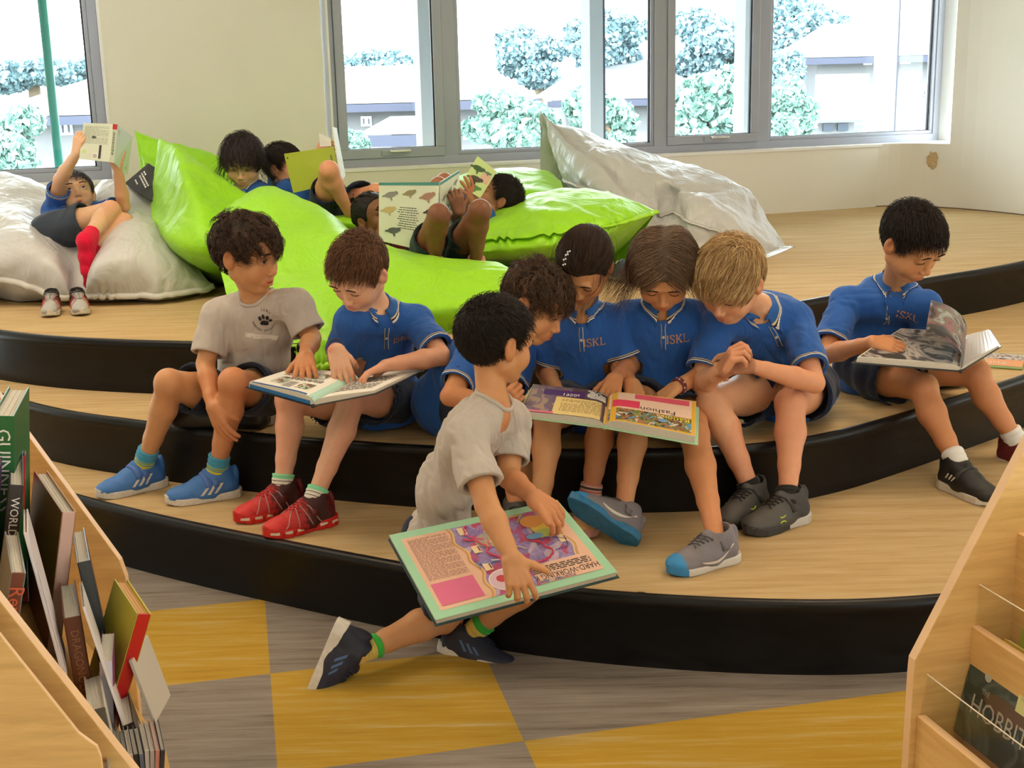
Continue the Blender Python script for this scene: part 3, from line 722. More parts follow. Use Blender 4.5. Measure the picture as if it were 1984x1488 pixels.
    # ---- torso
    def torso(s, pelvis, neck, shL, shR, hipL, hipR, bend=.03, fat=1.0):
        k = s.s; b = s.body; s.J.update(pelvis=pelvis, neck=neck, shL=shL, shR=shR, hipL=hipL, hipR=hipR)
        up = nrm(neck-pelvis); rt = nrm(shR-shL); fw = nrm(np.cross(up, rt)); rt2 = nrm(hipR-hipL); fw2 = nrm(np.cross(up, rt2))
        s.up, s.rt, s.fw = up, rt, fw
        waist = pelvis*.62+neck*.38-fw*bend*k; chest = pelvis*.27+neck*.73-fw*bend*.7*k
        s.waist, s.chest = waist, chest
        Rc = np.c_[rt, fw, nrm(np.cross(rt, fw))]; Rp = np.c_[rt2, fw2, nrm(np.cross(rt2, fw2))]; s.Rc, s.Rp = Rc, Rp
        b.ell(pelvis, V(.108, .082, .085)*k*fat, Rp, 0); b.ell(waist, V(.092, .068, .10)*k*fat, (Rc+Rp)/2 if 0 else Rc, .04*k); b.ell(chest, V(.106, .074, .105)*k*fat, Rc, .04*k)
        b.cone(shL, shR, .040*k, .040*k, .03*k)
        for sh in (shL, shR): b.cone(neck-up*.002*k, sh, .032*k, .036*k, .025*k)
    def arm(s, side, sh, el, wr):
        k = s.s; b = s.body; s.J['el'+side] = el; s.J['wr'+side] = wr
        b.chain([sh, sh*.5+el*.5, el], [.038*k, .033*k, .0275*k], .015*k); m = el*.68+wr*.32
        b.chain([el, m, el*.25+wr*.75, wr], [.0275*k, .0295*k, .0215*k, .0185*k], .008*k)
    def hand(s, side, d, n, curl=(20, 25, 15), spread=6, thumb=(.7, .7, .35), tcurl=15, curls=None, wr=None, hs=1.0, vox=.0019, fine=True):
        k = s.s*hs*.97; W = s.J['wr'+side] if wr is None else wr; d = nrm(d); n = np.asarray(n, float); n = nrm(n-d*(n@d)); t = np.cross(d, n)*(1 if side == 'R' else -1)
        b = s.body; g = V(0, 0, 0)
        off = [.0235, .0078, -.0078, -.0225]; ln = [.93, 1.0, .94, .77]; kb = [.060, .063, .060, .054]
        tips = []
        for i in range(4):
            base = W+d*kb[i]*k+t*off[i]*k; b.cone(W+t*off[i]*.55*k+d*.004*k, base, .0135*k, .0092*k, .008*k if i else .012*k)
            sp = math.radians(spread*(1.5-i)); dd = nrm(d*math.cos(sp)+t*math.sin(sp)); a = 0; p = base; cc = curls[i] if curls else curl
            rr = [.0086, .0076, .0070, .0060]; q = [p]
            for j in range(3):
                a += math.radians(cc[j]); p = p+(dd*math.cos(a)+n*math.sin(a))*[.031, .020, .0155][j]*ln[i]*k; q.append(p)
            b.chain(q, [x*k for x in rr], .0018*k); tips.append(q)
        tb = W+d*.012*k+t*.016*k+n*.004*k; td = nrm(t*thumb[0]+d*thumb[1]+n*thumb[2]); q = [tb]; a = 0; p = tb
        for j in range(3):
            a += math.radians([0, tcurl, tcurl][j]); dj = nrm(td*math.cos(a)+nrm(n+d*.6-td*((n+d*.6)@td))*math.sin(a)); p = p+dj*[.030, .022, .017][j]*k; q.append(p)
        b.chain(q[:2], [.0135*k, .0100*k], .008*k); b.chain(q[1:], [.0098*k, .0088*k, .0070*k], .003*k)
        c = W+d*.055*k
        if fine:
            pts = np.array([W]+[x for y in tips for x in y]+q); s.fine.append((pts.min(0)-.016, pts.max(0)+.016, vox))
        def tint(v, T):
            for y in tips:
                for j, am in ((0, .10), (1, .06), (3, .12)):
                    e = np.exp(-((v-y[j])**2).sum(1)/(.008*k)**2); T *= 1-e[:, None]*V(.02, am, am*1.1)
        s.tint.append(tint); s.J['tips'+side] = tips; s.J['thumb'+side] = q
        return tips
    def leg(s, side, hip, kn, an, thick=1.0):
        k = s.s*thick; b = s.body; s.J['kn'+side] = kn; s.J['an'+side] = an
        b.chain([hip, hip*.5+kn*.5, kn], [.066*k, .056*k, .041*k], .02*k)
        ax = nrm(an-kn); tf = nrm(kn-hip); bk = nrm(-(tf-ax*(tf@ax))) if abs(tf@ax) < .97 else V(0, 0, 0)
        b.ell(kn-bk*.006*k, V(.037, .037, .040)*k, None, .02*k)
        m = kn*.70+an*.30+bk*.008*k
        b.chain([kn, m, kn*.35+an*.65+bk*.004*k, an], [.039*k, .0415*k, .029*k, .0235*k], .012*k)
        def tint(v, T):
            e = np.exp(-((v-kn)**2).sum(1)/(.035*k)**2); T *= 1-e[:, None]*V(.05, .15, .15)
        s.tint.append(tint)
    def barefoot(s, side, toe, up):
        k = s.s; an = s.J['an'+side]; b = s.body; toe = nrm(toe); up = nrm(up)
        heel = an-up*.035*k-toe*.02*k; b.cone(an, heel, .026*k, .026*k, .02*k); b.chain([heel, an+toe*.06*k-up*.035*k, an+toe*.125*k-up*.045*k], [.024*k, .026*k, .022*k], .02*k)
        b.cone(an, an+toe*.06*k-up*.03*k, .026*k, .024*k, .02*k)
    # ---- meshing the body
    def build_body(s, vox=.0045):
        v, q, f = multi_mesh(s.body, vox, s.fine); s.bodyf = f
        T = np.ones((len(v), 3))
        for fn in s.tint: fn(v, T)
        mesh('body', v, q, skin_mat('skin_'+s.skin, SKIN[s.skin]), s.root, attrs={'tint': T})
        if hasattr(s, 'headbox'): s.face()
    def face(s):
        k = s.k; H = s.H; L = s.HL; g = s.gaze
        hf = Field(s.body, .003, *s.headbox[:2]); s.hf = hf
        eyes = []
        for q, ec in s.eyes:
            n1, n2 = 20, 14; R = rot_from(g); vs = []
            for i in range(n2+1):
                th = math.pi*(i/n2)**1.5
                for j in range(n1): vs.append(ec+R@V(math.sin(th)*math.cos(2*math.pi*j/n1), math.sin(th)*math.sin(2*math.pi*j/n1), math.cos(th))*.0126*k)
            fs = [(i*n1+j, i*n1+(j+1) % n1, (i+1)*n1+(j+1) % n1, (i+1)*n1+j) for i in range(n2) for j in range(n1)]
            ang = [math.pi*(i/n2)**1.5 for i in range(n2+1) for j in range(n1)]
            e = mesh('eye', vs, fs, eye_mat(), s.root, attrs={'ang': np.array(ang)})
            x = np.linspace(-.0118, .0118, 12); z = s.dz+max(s.oh, .0014)*np.sqrt(np.maximum(0, 1-(x/.0122)**2)); zc = z-.0
            pts = np.stack([x, np.sqrt(np.maximum(.0150**2-x**2-z**2, 0)), z], 1); pts = np.array([ec+H@(p*k) for p in pts])
            mb = MB(); mb.tube(pts, .0009*k, 5)
            for p, xx in zip(pts, x):      # short lashes
                dq = H@V(xx*20, .75, -.25-.4*s.dz*100*0); mb.tube([p, p+nrm(dq)*.0045*k], [.0004*k, .0001*k], 3, caps=False)
            mb.build('eyelashes', mat('lash', (.01, .007, .006), .6), s.root, smooth=True)
            t = np.linspace(0, 1, 9); bp = np.stack([q*(.013+.034*t), .09+0*t, .0245+.0070*np.sin(t*2.4)-.004*t], 1)
            bp = hf.project(np.array([L(*p) for p in bp]), .0006, 8)
            mb = MB(); rr = (.0011+.0010*np.sin(np.pi*np.clip(t*1.1, 0, 1)))*k
            for o in (-1, 0, 1): mb.tube(bp+H[:, 2]*o*.0016*k, rr*.62, 5)
            mb.build('eyebrow', mat('brow%.3f' % s.browcol[0], s.browcol, .8), s.root, smooth=True)
    # ---- hair
    def hair(s, style='short', c0=(.012, .008, .006), c1=(.05, .03, .02), n=2600, thick=.010, L=.045, seed=1, r=.0011, comb=(0, 0, 0), cw=.0, curl=0, grav=.2, name=None, hl=None, crown=(0, -.055, .095), fringe=0, tie=None, part=False, wild=.15, lift=1.0, short=.45, clump=0, ears=True):
        k = s.k; H = s.H; C = s.C; rg = np.random.RandomState(seed); ce = V(0, -.012, .024); er = V(.0735, .0915, .0805)
        hz = HL_Z if hl is None else hl
        def hline(q):   # >0 outside hair
            z = np.interp(q[..., 1], HL_Y, hz)+(.006*np.sin(q[..., 0]*90) if fringe else 0); return (z-q[..., 2])
        def cap(p):
            q = ((p-C)@H)/k
            d = d_ell(q, ce, er+thick*.5, np.eye(3))+wobble(q, seed, 120 if curl else 70, .0042 if curl else .0018)
            ear = .021-np.sqrt((np.abs(q[..., 0])-.082)**2+(q[..., 1]+.008)**2+((q[..., 2]+.004)*.8)**2)
            return (np.maximum(np.maximum(d, hline(q)+.004), ear)*k)
        pr = Prims(); m = .12*k; pr.fn(cap, C-m, C+m)
        f = Field(pr, .0032, C-m*1.05, C+m*1.05); v, fq = f.mesh()
        V_, F_, Rn = [v], [np.c_[fq, ]], [np.full(len(v), .12)]
        # strands
        N0 = n*3; u = nrm(rg.normal(size=(N0, 3))); root = ce+u*er; keep = hline(root) < -.003; root = root[keep]; root = root[(np.abs(root[:, 0]) > .040) & (root[:, 1] < .035) | (root[:, 1] < -.02)] if L > .19 else root; root = root[:n]; N = len(root)
        S = 8 if not curl else 13
        low = np.clip((root[:, 2]+.045)/.10, short, 1) if short < 1 else 1.0
        seg = L/(S-1)*rg.uniform(.75, 1.15, N)*low; cr = V(*crown); g = (H.T@V(0, 0, -1)); cb = V(*comb)
        p = root.copy(); pts = [p.copy()]; ph = rg.uniform(0, 6.28, N); tl = None; cl = rg.normal(size=(N, 3))*wild; own = np.zeros((N, 3)); cph = rg.uniform(.8, 1.2, N)
        if clump:
            gi = rg.randint(0, N, max(3, N//clump)); near = np.array([gi[int(np.argmin(((root[gi]-x)**2).sum(1)))] for x in root])
            cl = cl[near]+.25*cl; ph = ph[near]+rg.uniform(-.35, .35, N); cph = cph[near]
            root = root[near]*.8+root*.2; root = ce+nrm((root-ce)/er)*er; own = rg.normal(size=(N, 3))*.0011; p = root.copy(); pts = [p.copy()]
        for i in range(1, S):
            nm = nrm((p-ce)/er**2); fl = p-cr; fl = fl-nm*(fl*nm).sum(1)[:, None]; fl = nrm(fl+.35*nrm(cl+1e-6)*np.exp(-(((p-cr)**2).sum(1)/.0016))[:, None])
            if part: fl = nrm(fl*.3+np.c_[np.sign(p[:, 0]+cl[:, 1]*.05+1e-6)*.9, -.1+0*p[:, 0], -.5+0*p[:, 0]])
            if tie is not None: fl = nrm(V(*tie)-p)
            t = nrm(fl*(1-cw)+cb*cw+g*grav*(i/S+.2)+cl)
            if tl is not None: t = nrm(t*.55+tl*.45)
            tl = t; p = p+t*seg[:, None]
            off = thick*(.55+.45*min(1, i/(S*.45)))*lift*(1+.3*cl[:, 0]/max(wild, .01)*.5)
            if curl:
                a = ph+i*1.15*cph; nn = nrm(np.cross(t, nm)); q = p+(nn*np.cos(a)[:, None]+nm*np.sin(a)[:, None])*curl*min(1, .35+i/S)+own
            else: q = p
            # keep on or above the scalp
            for _ in range(2):
                d = d_ell(q, ce, er, np.eye(3))-off; q = q+nm*np.maximum(-d, 0)[:, None]*1.0
                hm = 1.0 if grav < .6 else (q[:, 2] > -.035)*1.0; q = q-nm*(np.maximum(d-.006, 0)*hm)[:, None]*.45
            if not curl: p = q
            pts.append(q.copy())
        pts = np.stack(pts, 1)                              # N,S,3 local
        if tie is not None: pass
        if ears:
            e_ = np.sqrt((np.abs(pts[..., 0])-.084)**2+(pts[..., 1]+.008)**2+((pts[..., 2]+.002)*.85)**2).min(1); ok = e_ > .019; pts = pts[ok]; N = len(pts)
        W3 = C+(pts*k)@H.T
        v, fq, rn = strands(W3, r*k, rg.uniform(0, 1, N), .25)
        b0 = len(V_[0]); 
        v = np.concatenate([V_[0], v]); fq = np.concatenate([F_[0], fq+b0]); rn = np.concatenate([Rn[0], rn])
        s.hairmat = hair_mat('hair_'+(name or '%03d' % int(c1[0]*1000)), c0, c1)
        s.hair_o = mesh('hair', v, fq, s.hairmat, s.root, attrs={'rnd': rn}); return s.hair_o
def strands(W3, r, rnd, tip=.25):
    N, S, _ = W3.shape; t = nrm(np.gradient(W3, axis=1)); a = np.zeros_like(t); a[..., 2] = 1; a[..., 0] = .3
    x = nrm(np.cross(t, a)); y = np.cross(t, x); rr = np.linspace(1, tip, S)[None, :, None]*np.broadcast_to(np.asarray(r, float), (N,))[:, None, None]
    vs = np.stack([W3+rr*(math.cos(w)*x+math.sin(w)*y) for w in (0, 2.094, 4.189)], 2)     # N,S,3,3
    i = np.arange(N)[:, None, None]*S*3+np.arange(S-1)[None, :, None]*3; kk = np.arange(3)[None, None, :]
    f = np.stack([i+kk, i+(kk+1) % 3, i+3+(kk+1) % 3, i+3+kk], -1).reshape(-1, 4)
    return vs.reshape(-1, 3), f, np.repeat(rnd, S*3)
# ================================================================== CLOTHING
BLUE = (.024, .105, .39); CREAM = (.62, .56, .50)
POLO_ST = [(0, BLUE), (.0035, (.75, .72, .62)), (.0065, (.01, .02, .10)), (.0095, (.70, .55, .25)), (.0120, BLUE)]
def m_polo(): return cloth_mat('blue_polo', BLUE, POLO_ST)
def m_tee(): return cloth_mat('grey_tee', (.50, .45, .41), None)
NAVY = (.010, .018, .045)
def m_navy(): return cloth_mat('navy_shorts', NAVY, None, weave=1200)
def band(center, ax, r0, h, rx, n=40, wv=.0):
    pass
def add_shirt(s, polo=True, slv=.72, hem=0.0, loose=1.0, seed=1, vox=.004, mat_=None, back=0, belly=0, hemdir=None, slr=(.045, .053), neckr=.047, wr=1.0, sides='LR', front=.0, extra=None, rs=1.0):
    k = s.s; J = s.J; pr = Prims(); up, rt, fw, Rc, Rp = s.up, s.rt, s.fw, s.Rc, s.Rp; pel, neck = J['pelvis'], J['neck']
    lo_ = .012*loose
    pr.ell(pel-up*.012*k, V(.122*rs+lo_, .098*rs+lo_, .112)*k, Rp, 0); pr.ell(s.waist+fw*belly*k, V(.102*rs+lo_, .078*rs+lo_, .10)*k, Rc, .05*k); pr.ell(s.chest, V(.108*rs+lo_, .076*rs+lo_, .108)*k, Rc, .04*k)
    pr.cone(J['shL'], J['shR'], .045*k, .045*k, .03*k)
    for a in 'LR': pr.cone(neck-up*.008*k, J['sh'+a], .038*k, .045*k, .025*k)
    if extra: extra(pr)
    ends = {}
    for a in 'LR':
        sh, el = J['sh'+a], J['el'+a]; ln = np.linalg.norm(el-sh); ax = (el-sh)/ln; e = sh+ax*ln*slv; ends[a] = (e, ax)
        pr.cone(sh, e+ax*.03*k, slr[0]*k, slr[1]*k, .02*k)
    def dn(p): return wobble(p, seed, 26/k, .0042*wr*k, (1, 1, .55))+wobble(p, seed+5, 60/k, .0019*wr*k, (1, 1, .5), True)
    pr.L.append(('noise', 0, *pr.bounds(.03), dn))
    for a in ends:   # trim each sleeve with its plane, then hollow it
        e, ax = ends[a]; R_ = (slr[1]+.032)*k
        def cutf(p, e=e, ax=ax, R_=R_):
            q = p-e; h = q@ax; rr = np.sqrt(np.maximum((q**2).sum(-1)-h*h, 0)); return np.maximum(np.maximum(-h, rr-R_), h-.12*k)
        m_ = V(1, 1, 1)*R_*1.5; pr.fn(cutf, e-m_+ax*.04*k, e+m_+ax*.04*k, .0, 's')
        pr.cone(e-ax*.028*k, e+ax*.05*k, (slr[1]-.012)*k, (slr[1]-.011)*k, .001, 's')
    # neck opening
    nd = nrm(s.HL(0, -.015, -.05)-neck) if s.C is not None else up; nd = nrm(nd*.5+up*.5); s.nd = nd
    pr.cone(neck+nd*.012*k+fw*.012*k, neck+nd*.09*k+fw*.03*k, neckr*k, (neckr+.012)*k, .004*k, 's')
    # hem
    hp = pel-up*(.040+hem)*k; hd = up if hemdir is None else nrm(hemdir)
    def hemf(p): return (p-hp)@hd+wobble(p, seed+9, 14/k, .006*k)
    m_ = V(1, 1, 1)*.22*k; pr.fn(lambda p: np.maximum(hemf(p), np.sqrt(((p-hp)**2).sum(-1))-.22*k), hp-m_, hp+m_, .003, 's')
    f = Field(pr, vox); v, q = f.mesh(); s.shirt = f
    hemd = np.full(len(v), 9.0)
    for a, (e, ax) in ends.items():
        h = (e-v)@ax; rr = np.sqrt(np.maximum(((v-e)**2).sum(1)-h*h, 0)); ok = (rr < (slr[1]+.018)*k) & (h > -.02); hemd = np.where(ok & (h < .06*k), np.minimum(hemd, np.maximum(h, 0)), hemd)
    m = mat_ or (m_polo() if polo else m_tee())
    so = mesh('shirt', v, q, m, s.root, attrs={'hem': hemd}); s.shirt_o = so
    rg = math.pi
    if polo:
        # folded collar with two stripe lines
        A = np.linspace(.30, 2*math.pi-.30, 44); nb = neck+nd*.008*k; R3 = np.c_[rt, nrm(np.cross(nd, rt)), nd]; vs = []; at = []; n_ = 7
        for a in A:
            d = R3@V(math.sin(a), math.cos(a), 0); fr = max(0, math.cos(a)); tip = max(0, 1-abs(min(a, 2*math.pi-a)-.30)/.5)
            top = nb+nd*(.042-.022*fr)*k+fw*.012*k*fr
            pts = [top+d*.041*k-nd*.016*k, top+d*.042*k, top+d*.047*k+nd*.002*k, top+d*.053*k-nd*.004*k, top+d*(.060+.004*tip)*k-nd*.015*k, top+d*(.066+.010*tip)*k-nd*.027*k, top+d*(.070+.018*tip)*k-nd*(.038+.020*tip)*k]
            vs += pts; at += [.05, .045, .04, .033, .022, .010, 0]
        vs = np.array(vs); out = [i for i in range(len(vs)) if i % n_ >= 3]
        vs[out] = f.project(vs[out]+nd*.016*k, .0042*k, 8)
        vb = vs.copy(); 
        F = [(i*n_+j, i*n_+j+1, (i+1)*n_+j+1, (i+1)*n_+j) for i in range(len(A)-1) for j in range(n_-1)]
        c = mesh('collar', vs, F, cloth_mat('polo_collar', (.028, .115, .38), [(0, BLUE), (.0045, (.80, .77, .68)), (.0068, (.01, .02, .09)), (.0085, (.75, .60, .30)), (.0108, (.026, .11, .38))]), s.root, attrs={'hem': np.array(at)})
        md = c.modifiers.new('thickness', 'SOLIDIFY'); md.thickness = .0022*k; md.offset = 1
        # placket lines and button
        t = np.linspace(0, 1, 12); m_l = mat('placket_cream', (.75, .72, .62), .7)
        for off, mm in ((-.0065, m_l), (.0065, mat('placket_gold', (.5, .38, .16), .7))):
            base = np.array([neck+fw*.075*k-up*(.018+.085*x)*k+rt*off*k for x in t]); base = f.project(base, .0012, 8)
            mb = MB(); mb.tube(base, .0011*k, 5); mb.build('placket_line', mm, so, smooth=True)
        base = f.project(np.array([neck+fw*.075*k-up*.060*k]), .002, 8)[0]; mb = MB(); g = f.grad(base[None])[0]; mb.tube([base-g*.001, base+g*.0012], .0042*k, 10); mb.build('button', mat('pearl_button', (.6, .6, .62), .3), so)
    else:
        A = np.linspace(0, 2*math.pi, 49)[:-1]; nb = neck+nd*.034*k; R3 = np.c_[rt, nrm(np.cross(nd, rt)), nd]
        ring = np.array([nb+R3@V(math.sin(a)*.056, math.cos(a)*.056+.008, -.022*max(0, math.cos(a)))*k for a in A]); ring = f.project(ring, .001, 8); ring = smooth_ring(ring, 3)
        mb = MB(); mb.tube(np.vstack([ring, ring[:1]]), .0058*k, 7, caps=False); mb.build('neck_band', mat_ or m_tee(), s.root, smooth=True)
    return f
def smooth_ring(p, it):
    for _ in range(it): p = .25*np.roll(p, 1, 0)+.5*p+.25*np.roll(p, -1, 0)
    return p
def add_shorts(s, t=.72, loose=.0, seed=3, mat_=None, vox=.005, name='shorts', rh=.078, skirt=False, ts=None, hipr=.082, rs=1.0):
    k = s.s; J = s.J; pr = Prims()
    pr.ell(J['pelvis']-s.up*.01*k, V(.116*rs, .092*rs, .080)*k, s.Rp, 0)
    cuts = []
    for a in 'LR':
        hp, kn = J['hip'+a], J['kn'+a]; ax = nrm(kn-hp); ln = np.linalg.norm(kn-hp); tt = (ts or {}).get(a, t); e = hp+ax*ln*tt
        pr.cone(hp, e+ax*.03*k, hipr*k, (rh+loose)*k, .03*k); cuts.append((e, ax))
    pr.L.append(('noise', 0, *pr.bounds(.03), lambda p: wobble(p, seed, 20/k, .008*k, (1, 1, .7))+wobble(p, seed+2, 38/k, .0025*k)))
    for e, ax in cuts:
        R_ = (rh+loose+.03)*k
        def cutf(p, e=e, ax=ax, R_=R_):
            q = p-e; h = q@ax; rr = np.sqrt(np.maximum((q**2).sum(-1)-h*h, 0)); return np.maximum(np.maximum(-h, rr-R_), h-.13*k)
        m_ = V(1, 1, 1)*R_*1.5; pr.fn(cutf, e-m_+ax*.05*k, e+m_+ax*.05*k, 0, 's')
        pr.cone(e-ax*.04*k, e+ax*.06*k, (rh+loose-.006)*k, (rh+loose-.006)*k, .001, 's')
    f = Field(pr, vox); v, q = f.mesh(); s.shortsf = f
    o = mesh(name, v, q, mat_ or m_navy(), s.root); s.shorts_o = o; return o
# ------------------------------------------------------------------ decals laid onto a surface
def text_geo(txt, size=1.0, font_spacing=1.0, align='CENTER', res=2, shear=0):
    cu = bpy.data.curves.new('t', 'FONT'); cu.body = txt; cu.size = size; cu.align_x = align; cu.align_y = 'CENTER'; cu.resolution_u = res; cu.space_character = font_spacing; cu.shear = shear
    ob = bpy.data.objects.new('t', cu); COL.objects.link(ob); dg = bpy.context.evaluated_depsgraph_get(); me = ob.evaluated_get(dg).to_mesh()
    v = [tuple(x.co) for x in me.vertices]; f = [tuple(p.vertices) for p in me.polygons]; ob.evaluated_get(dg).to_mesh_clear()
    bpy.data.objects.remove(ob); bpy.data.curves.remove(cu); return np.array(v).reshape(-1, 3)[:, :2], f
_TG = {}
def tgeo(txt, **k):
    key = (txt, tuple(sorted(k.items())))
    if key not in _TG: _TG[key] = text_geo(txt, **k)
    return _TG[key]
def serif(txt):
    """serif capitals drawn as thin bars, unit height 1, returns verts2d, faces"""
    vs, fs, x0 = [], [], 0
    def seg(a, b, w):
        a, b = V(*a), V(*b); d = nrm(b-a); n = V(-d[1], d[0])*w/2; i = len(vs); vs.extend([a-n, b-n, b+n, a+n]); fs.append((i, i+1, i+2, i+3))
    G_ = {'I': ([((.14, 0), (.14, 1), .15), ((0, .03), (.28, .03), .07), ((0, .97), (.28, .97), .07)], .40),
          'K': ([((.14, 0), (.14, 1), .15), ((0, .03), (.28, .03), .07), ((0, .97), (.28, .97), .07), ((.18, .42), (.62, .95), .09), ((.30, .58), (.68, .04), .15), ((.50, .97), (.74, .97), .07), ((.52, .03), (.80, .03), .07)], .90),
          'L': ([((.14, 0), (.14, 1), .15), ((0, .03), (.60, .03), .07), ((0, .97), (.28, .97), .07), ((.60, 0), (.60, .24), .07)], .74),
          'S': ([], .70)}
    for ch in txt:
        segs, wd = G_.get(ch, ([], .4)); o = V(x0, 0)
        if ch == 'S':
            a = [(.52, .78), (.50, .92), (.34, 1.0), (.16, .97), (.06, .84), (.08, .70), (.22, .58), (.40, .48), (.53, .36), (.54, .18), (.42, .03), (.24, 0), (.08, .07), (.04, .24)]
            for p, q in zip(a[:-1], a[1:]): seg(V(*p)+o, V(*q)+o, .12)
        else:
            for p, q, w_ in segs: seg(V(*p)+o, V(*q)+o, w_)
        x0 += wd
    v = np.array(vs); v[:, 0] -= x0/2; v[:, 1] -= .5; return v, fs
def ellipse2(cx, cy, rx, ry, rot=0, n=16):
    a = np.linspace(0, 2*math.pi, n+1)[:-1]; x, y = np.cos(a)*rx, np.sin(a)*ry; c, s_ = math.cos(rot), math.sin(rot)
    return np.stack([cx+x*c-y*s_, cy+x*s_+y*c], 1), [tuple(range(n))]
def merge2(*parts):
    V_, F_ = [], []
    for v, f in parts:
        b = sum(len(x) for x in V_); V_.append(np.asarray(v)); F_ += [tuple(b+i for i in g) for g in f]
    return np.concatenate(V_), F_
def decal(name, geo, c, right, up, size, field, m, parent, off=.0012, thick=0):
    v2, f = geo; right = nrm(right); up = nrm(np.asarray(up)-right*(np.asarray(up)@right)); p = np.asarray(c)+v2[:, :1]*size*right+v2[:, 1:2]*size*up
    if field is not None: p = field.project(p, off, 8)
    return mesh(name, p, f, m, parent, smooth=False)
def chest_logo(s, kind='iskl', side=-1, drop=.070, out=.055, tilt=0, size=.016, txt='ISKL'):
    k = s.s; c = s.J['neck']-s.up*drop*k+s.rt*side*out*k+s.fw*.085*k; c = s.shirt.project(c[None], .001, 8)[0]
    g = s.shirt.grad(c[None])[0]; r = nrm(np.cross(s.up, g)) ; 
    if kind == 'iskl':
        decal('embroidered_letters', serif(txt), c, r, s.up, size*k, s.shirt, mat('embroidery_orange', (.60, .27, .10), .7), s.shirt_o)
    else:
        paw = merge2(ellipse2(0, -.25, .34, .27), ellipse2(-.42, .10, .13, .20, .4), ellipse2(-.16, .34, .13, .22, .1), ellipse2(.17, .34, .13, .22, -.1), ellipse2(.42, .10, .13, .20, -.4), ellipse2(-.2, -.36, .17, .16), ellipse2(.2, -.36, .17, .16))
        mi = mat('print_navy', (.012, .012, .025), .6)
        decal('paw_print', paw, c, r, s.up, size*k, s.shirt, mi, s.shirt_o)
        for txt_, R_, a0, a1, h in (('ISKL', .92, 2.0, 1.14, .30), ('PHYSICAL EDUCATION', 1.0, 3.5, 5.93, .24)):
            parts = []
            for i, ch in enumerate(txt_):
                if ch == ' ': continue
                a = a0+(a1-a0)*i/(len(txt_)-1); v, f = tgeo(ch, size=1.0); v = v*h; rot = a-math.pi/2 if a0 < 3 else a+math.pi/2
                v = np.c_[v[:, 0]*math.cos(rot)-v[:, 1]*math.sin(rot), v[:, 0]*math.sin(rot)+v[:, 1]*math.cos(rot)]+V(math.cos(a), math.sin(a))*R_; parts.append((v, f))
            decal('printed_letters', merge2(*parts), c, r, s.up, size*k, s.shirt, mi, s.shirt_o)
        g5 = np.linspace(-1.45, 1.45, 9); vs = [(x, y) for y in (-1.75, -1.35) for x in g5]; fs = [(i, i+1, i+10, i+9) for i in range(8)]
        decal('name_strip', (np.array(vs), fs), c, r, s.up, size*k, s.shirt, mat('strip_pale', (.72, .68, .62), .7), s.shirt_o, .0008)

# ------------------------------------------------------------------ socks and shoes
def sock(s, side, top, stripes, name, rr=(.031, .033), foot=None):
    """top = length of sock above the ankle joint"""
    k = s.s; kn, an = s.J['kn'+side], s.J['an'+side]; ax = nrm(kn-an); pr = Prims(); e = an+ax*top*k
    pr.cone(an-ax*.012*k, e+ax*.01, rr[0]*k, rr[1]*k, 0)
    if foot is not None:
        t, u = nrm(foot[0]), nrm(foot[1]); heel = an-u*.032*k-t*.018*k; pr.cone(an, heel, .031*k, .030*k, .02*k); pr.chain([heel, an+t*.06*k-u*.036*k, an+t*.120*k-u*.047*k], [.029*k, .030*k, .025*k], .02*k); pr.cone(an, an+t*.06*k-u*.03*k, .031*k, .029*k, .02*k)
    pr.L.append(('noise', 0, *pr.bounds(.02), lambda p: .0010*np.sin((p@ax)*420/k)+wobble(p, 3, 60, .0015)))
    def cutf(p):
        return e@ax-p@ax
    pr.L.append(('s', .001, e-V(1, 1, 1)*.05*k, e+V(1, 1, 1)*.05*k, lambda p: np.maximum((e-p)@ax, -9)))
    f = Field(pr, .0028); v, q = f.mesh()
    m = cloth_mat(name, stripes[-1][1], stripes+[(.0999, stripes[-1][1])], weave=900) 
    mesh('sock', v, q, m, s.root, attrs={'hem': np.clip((e-v)@ax/k, 0, .095)})
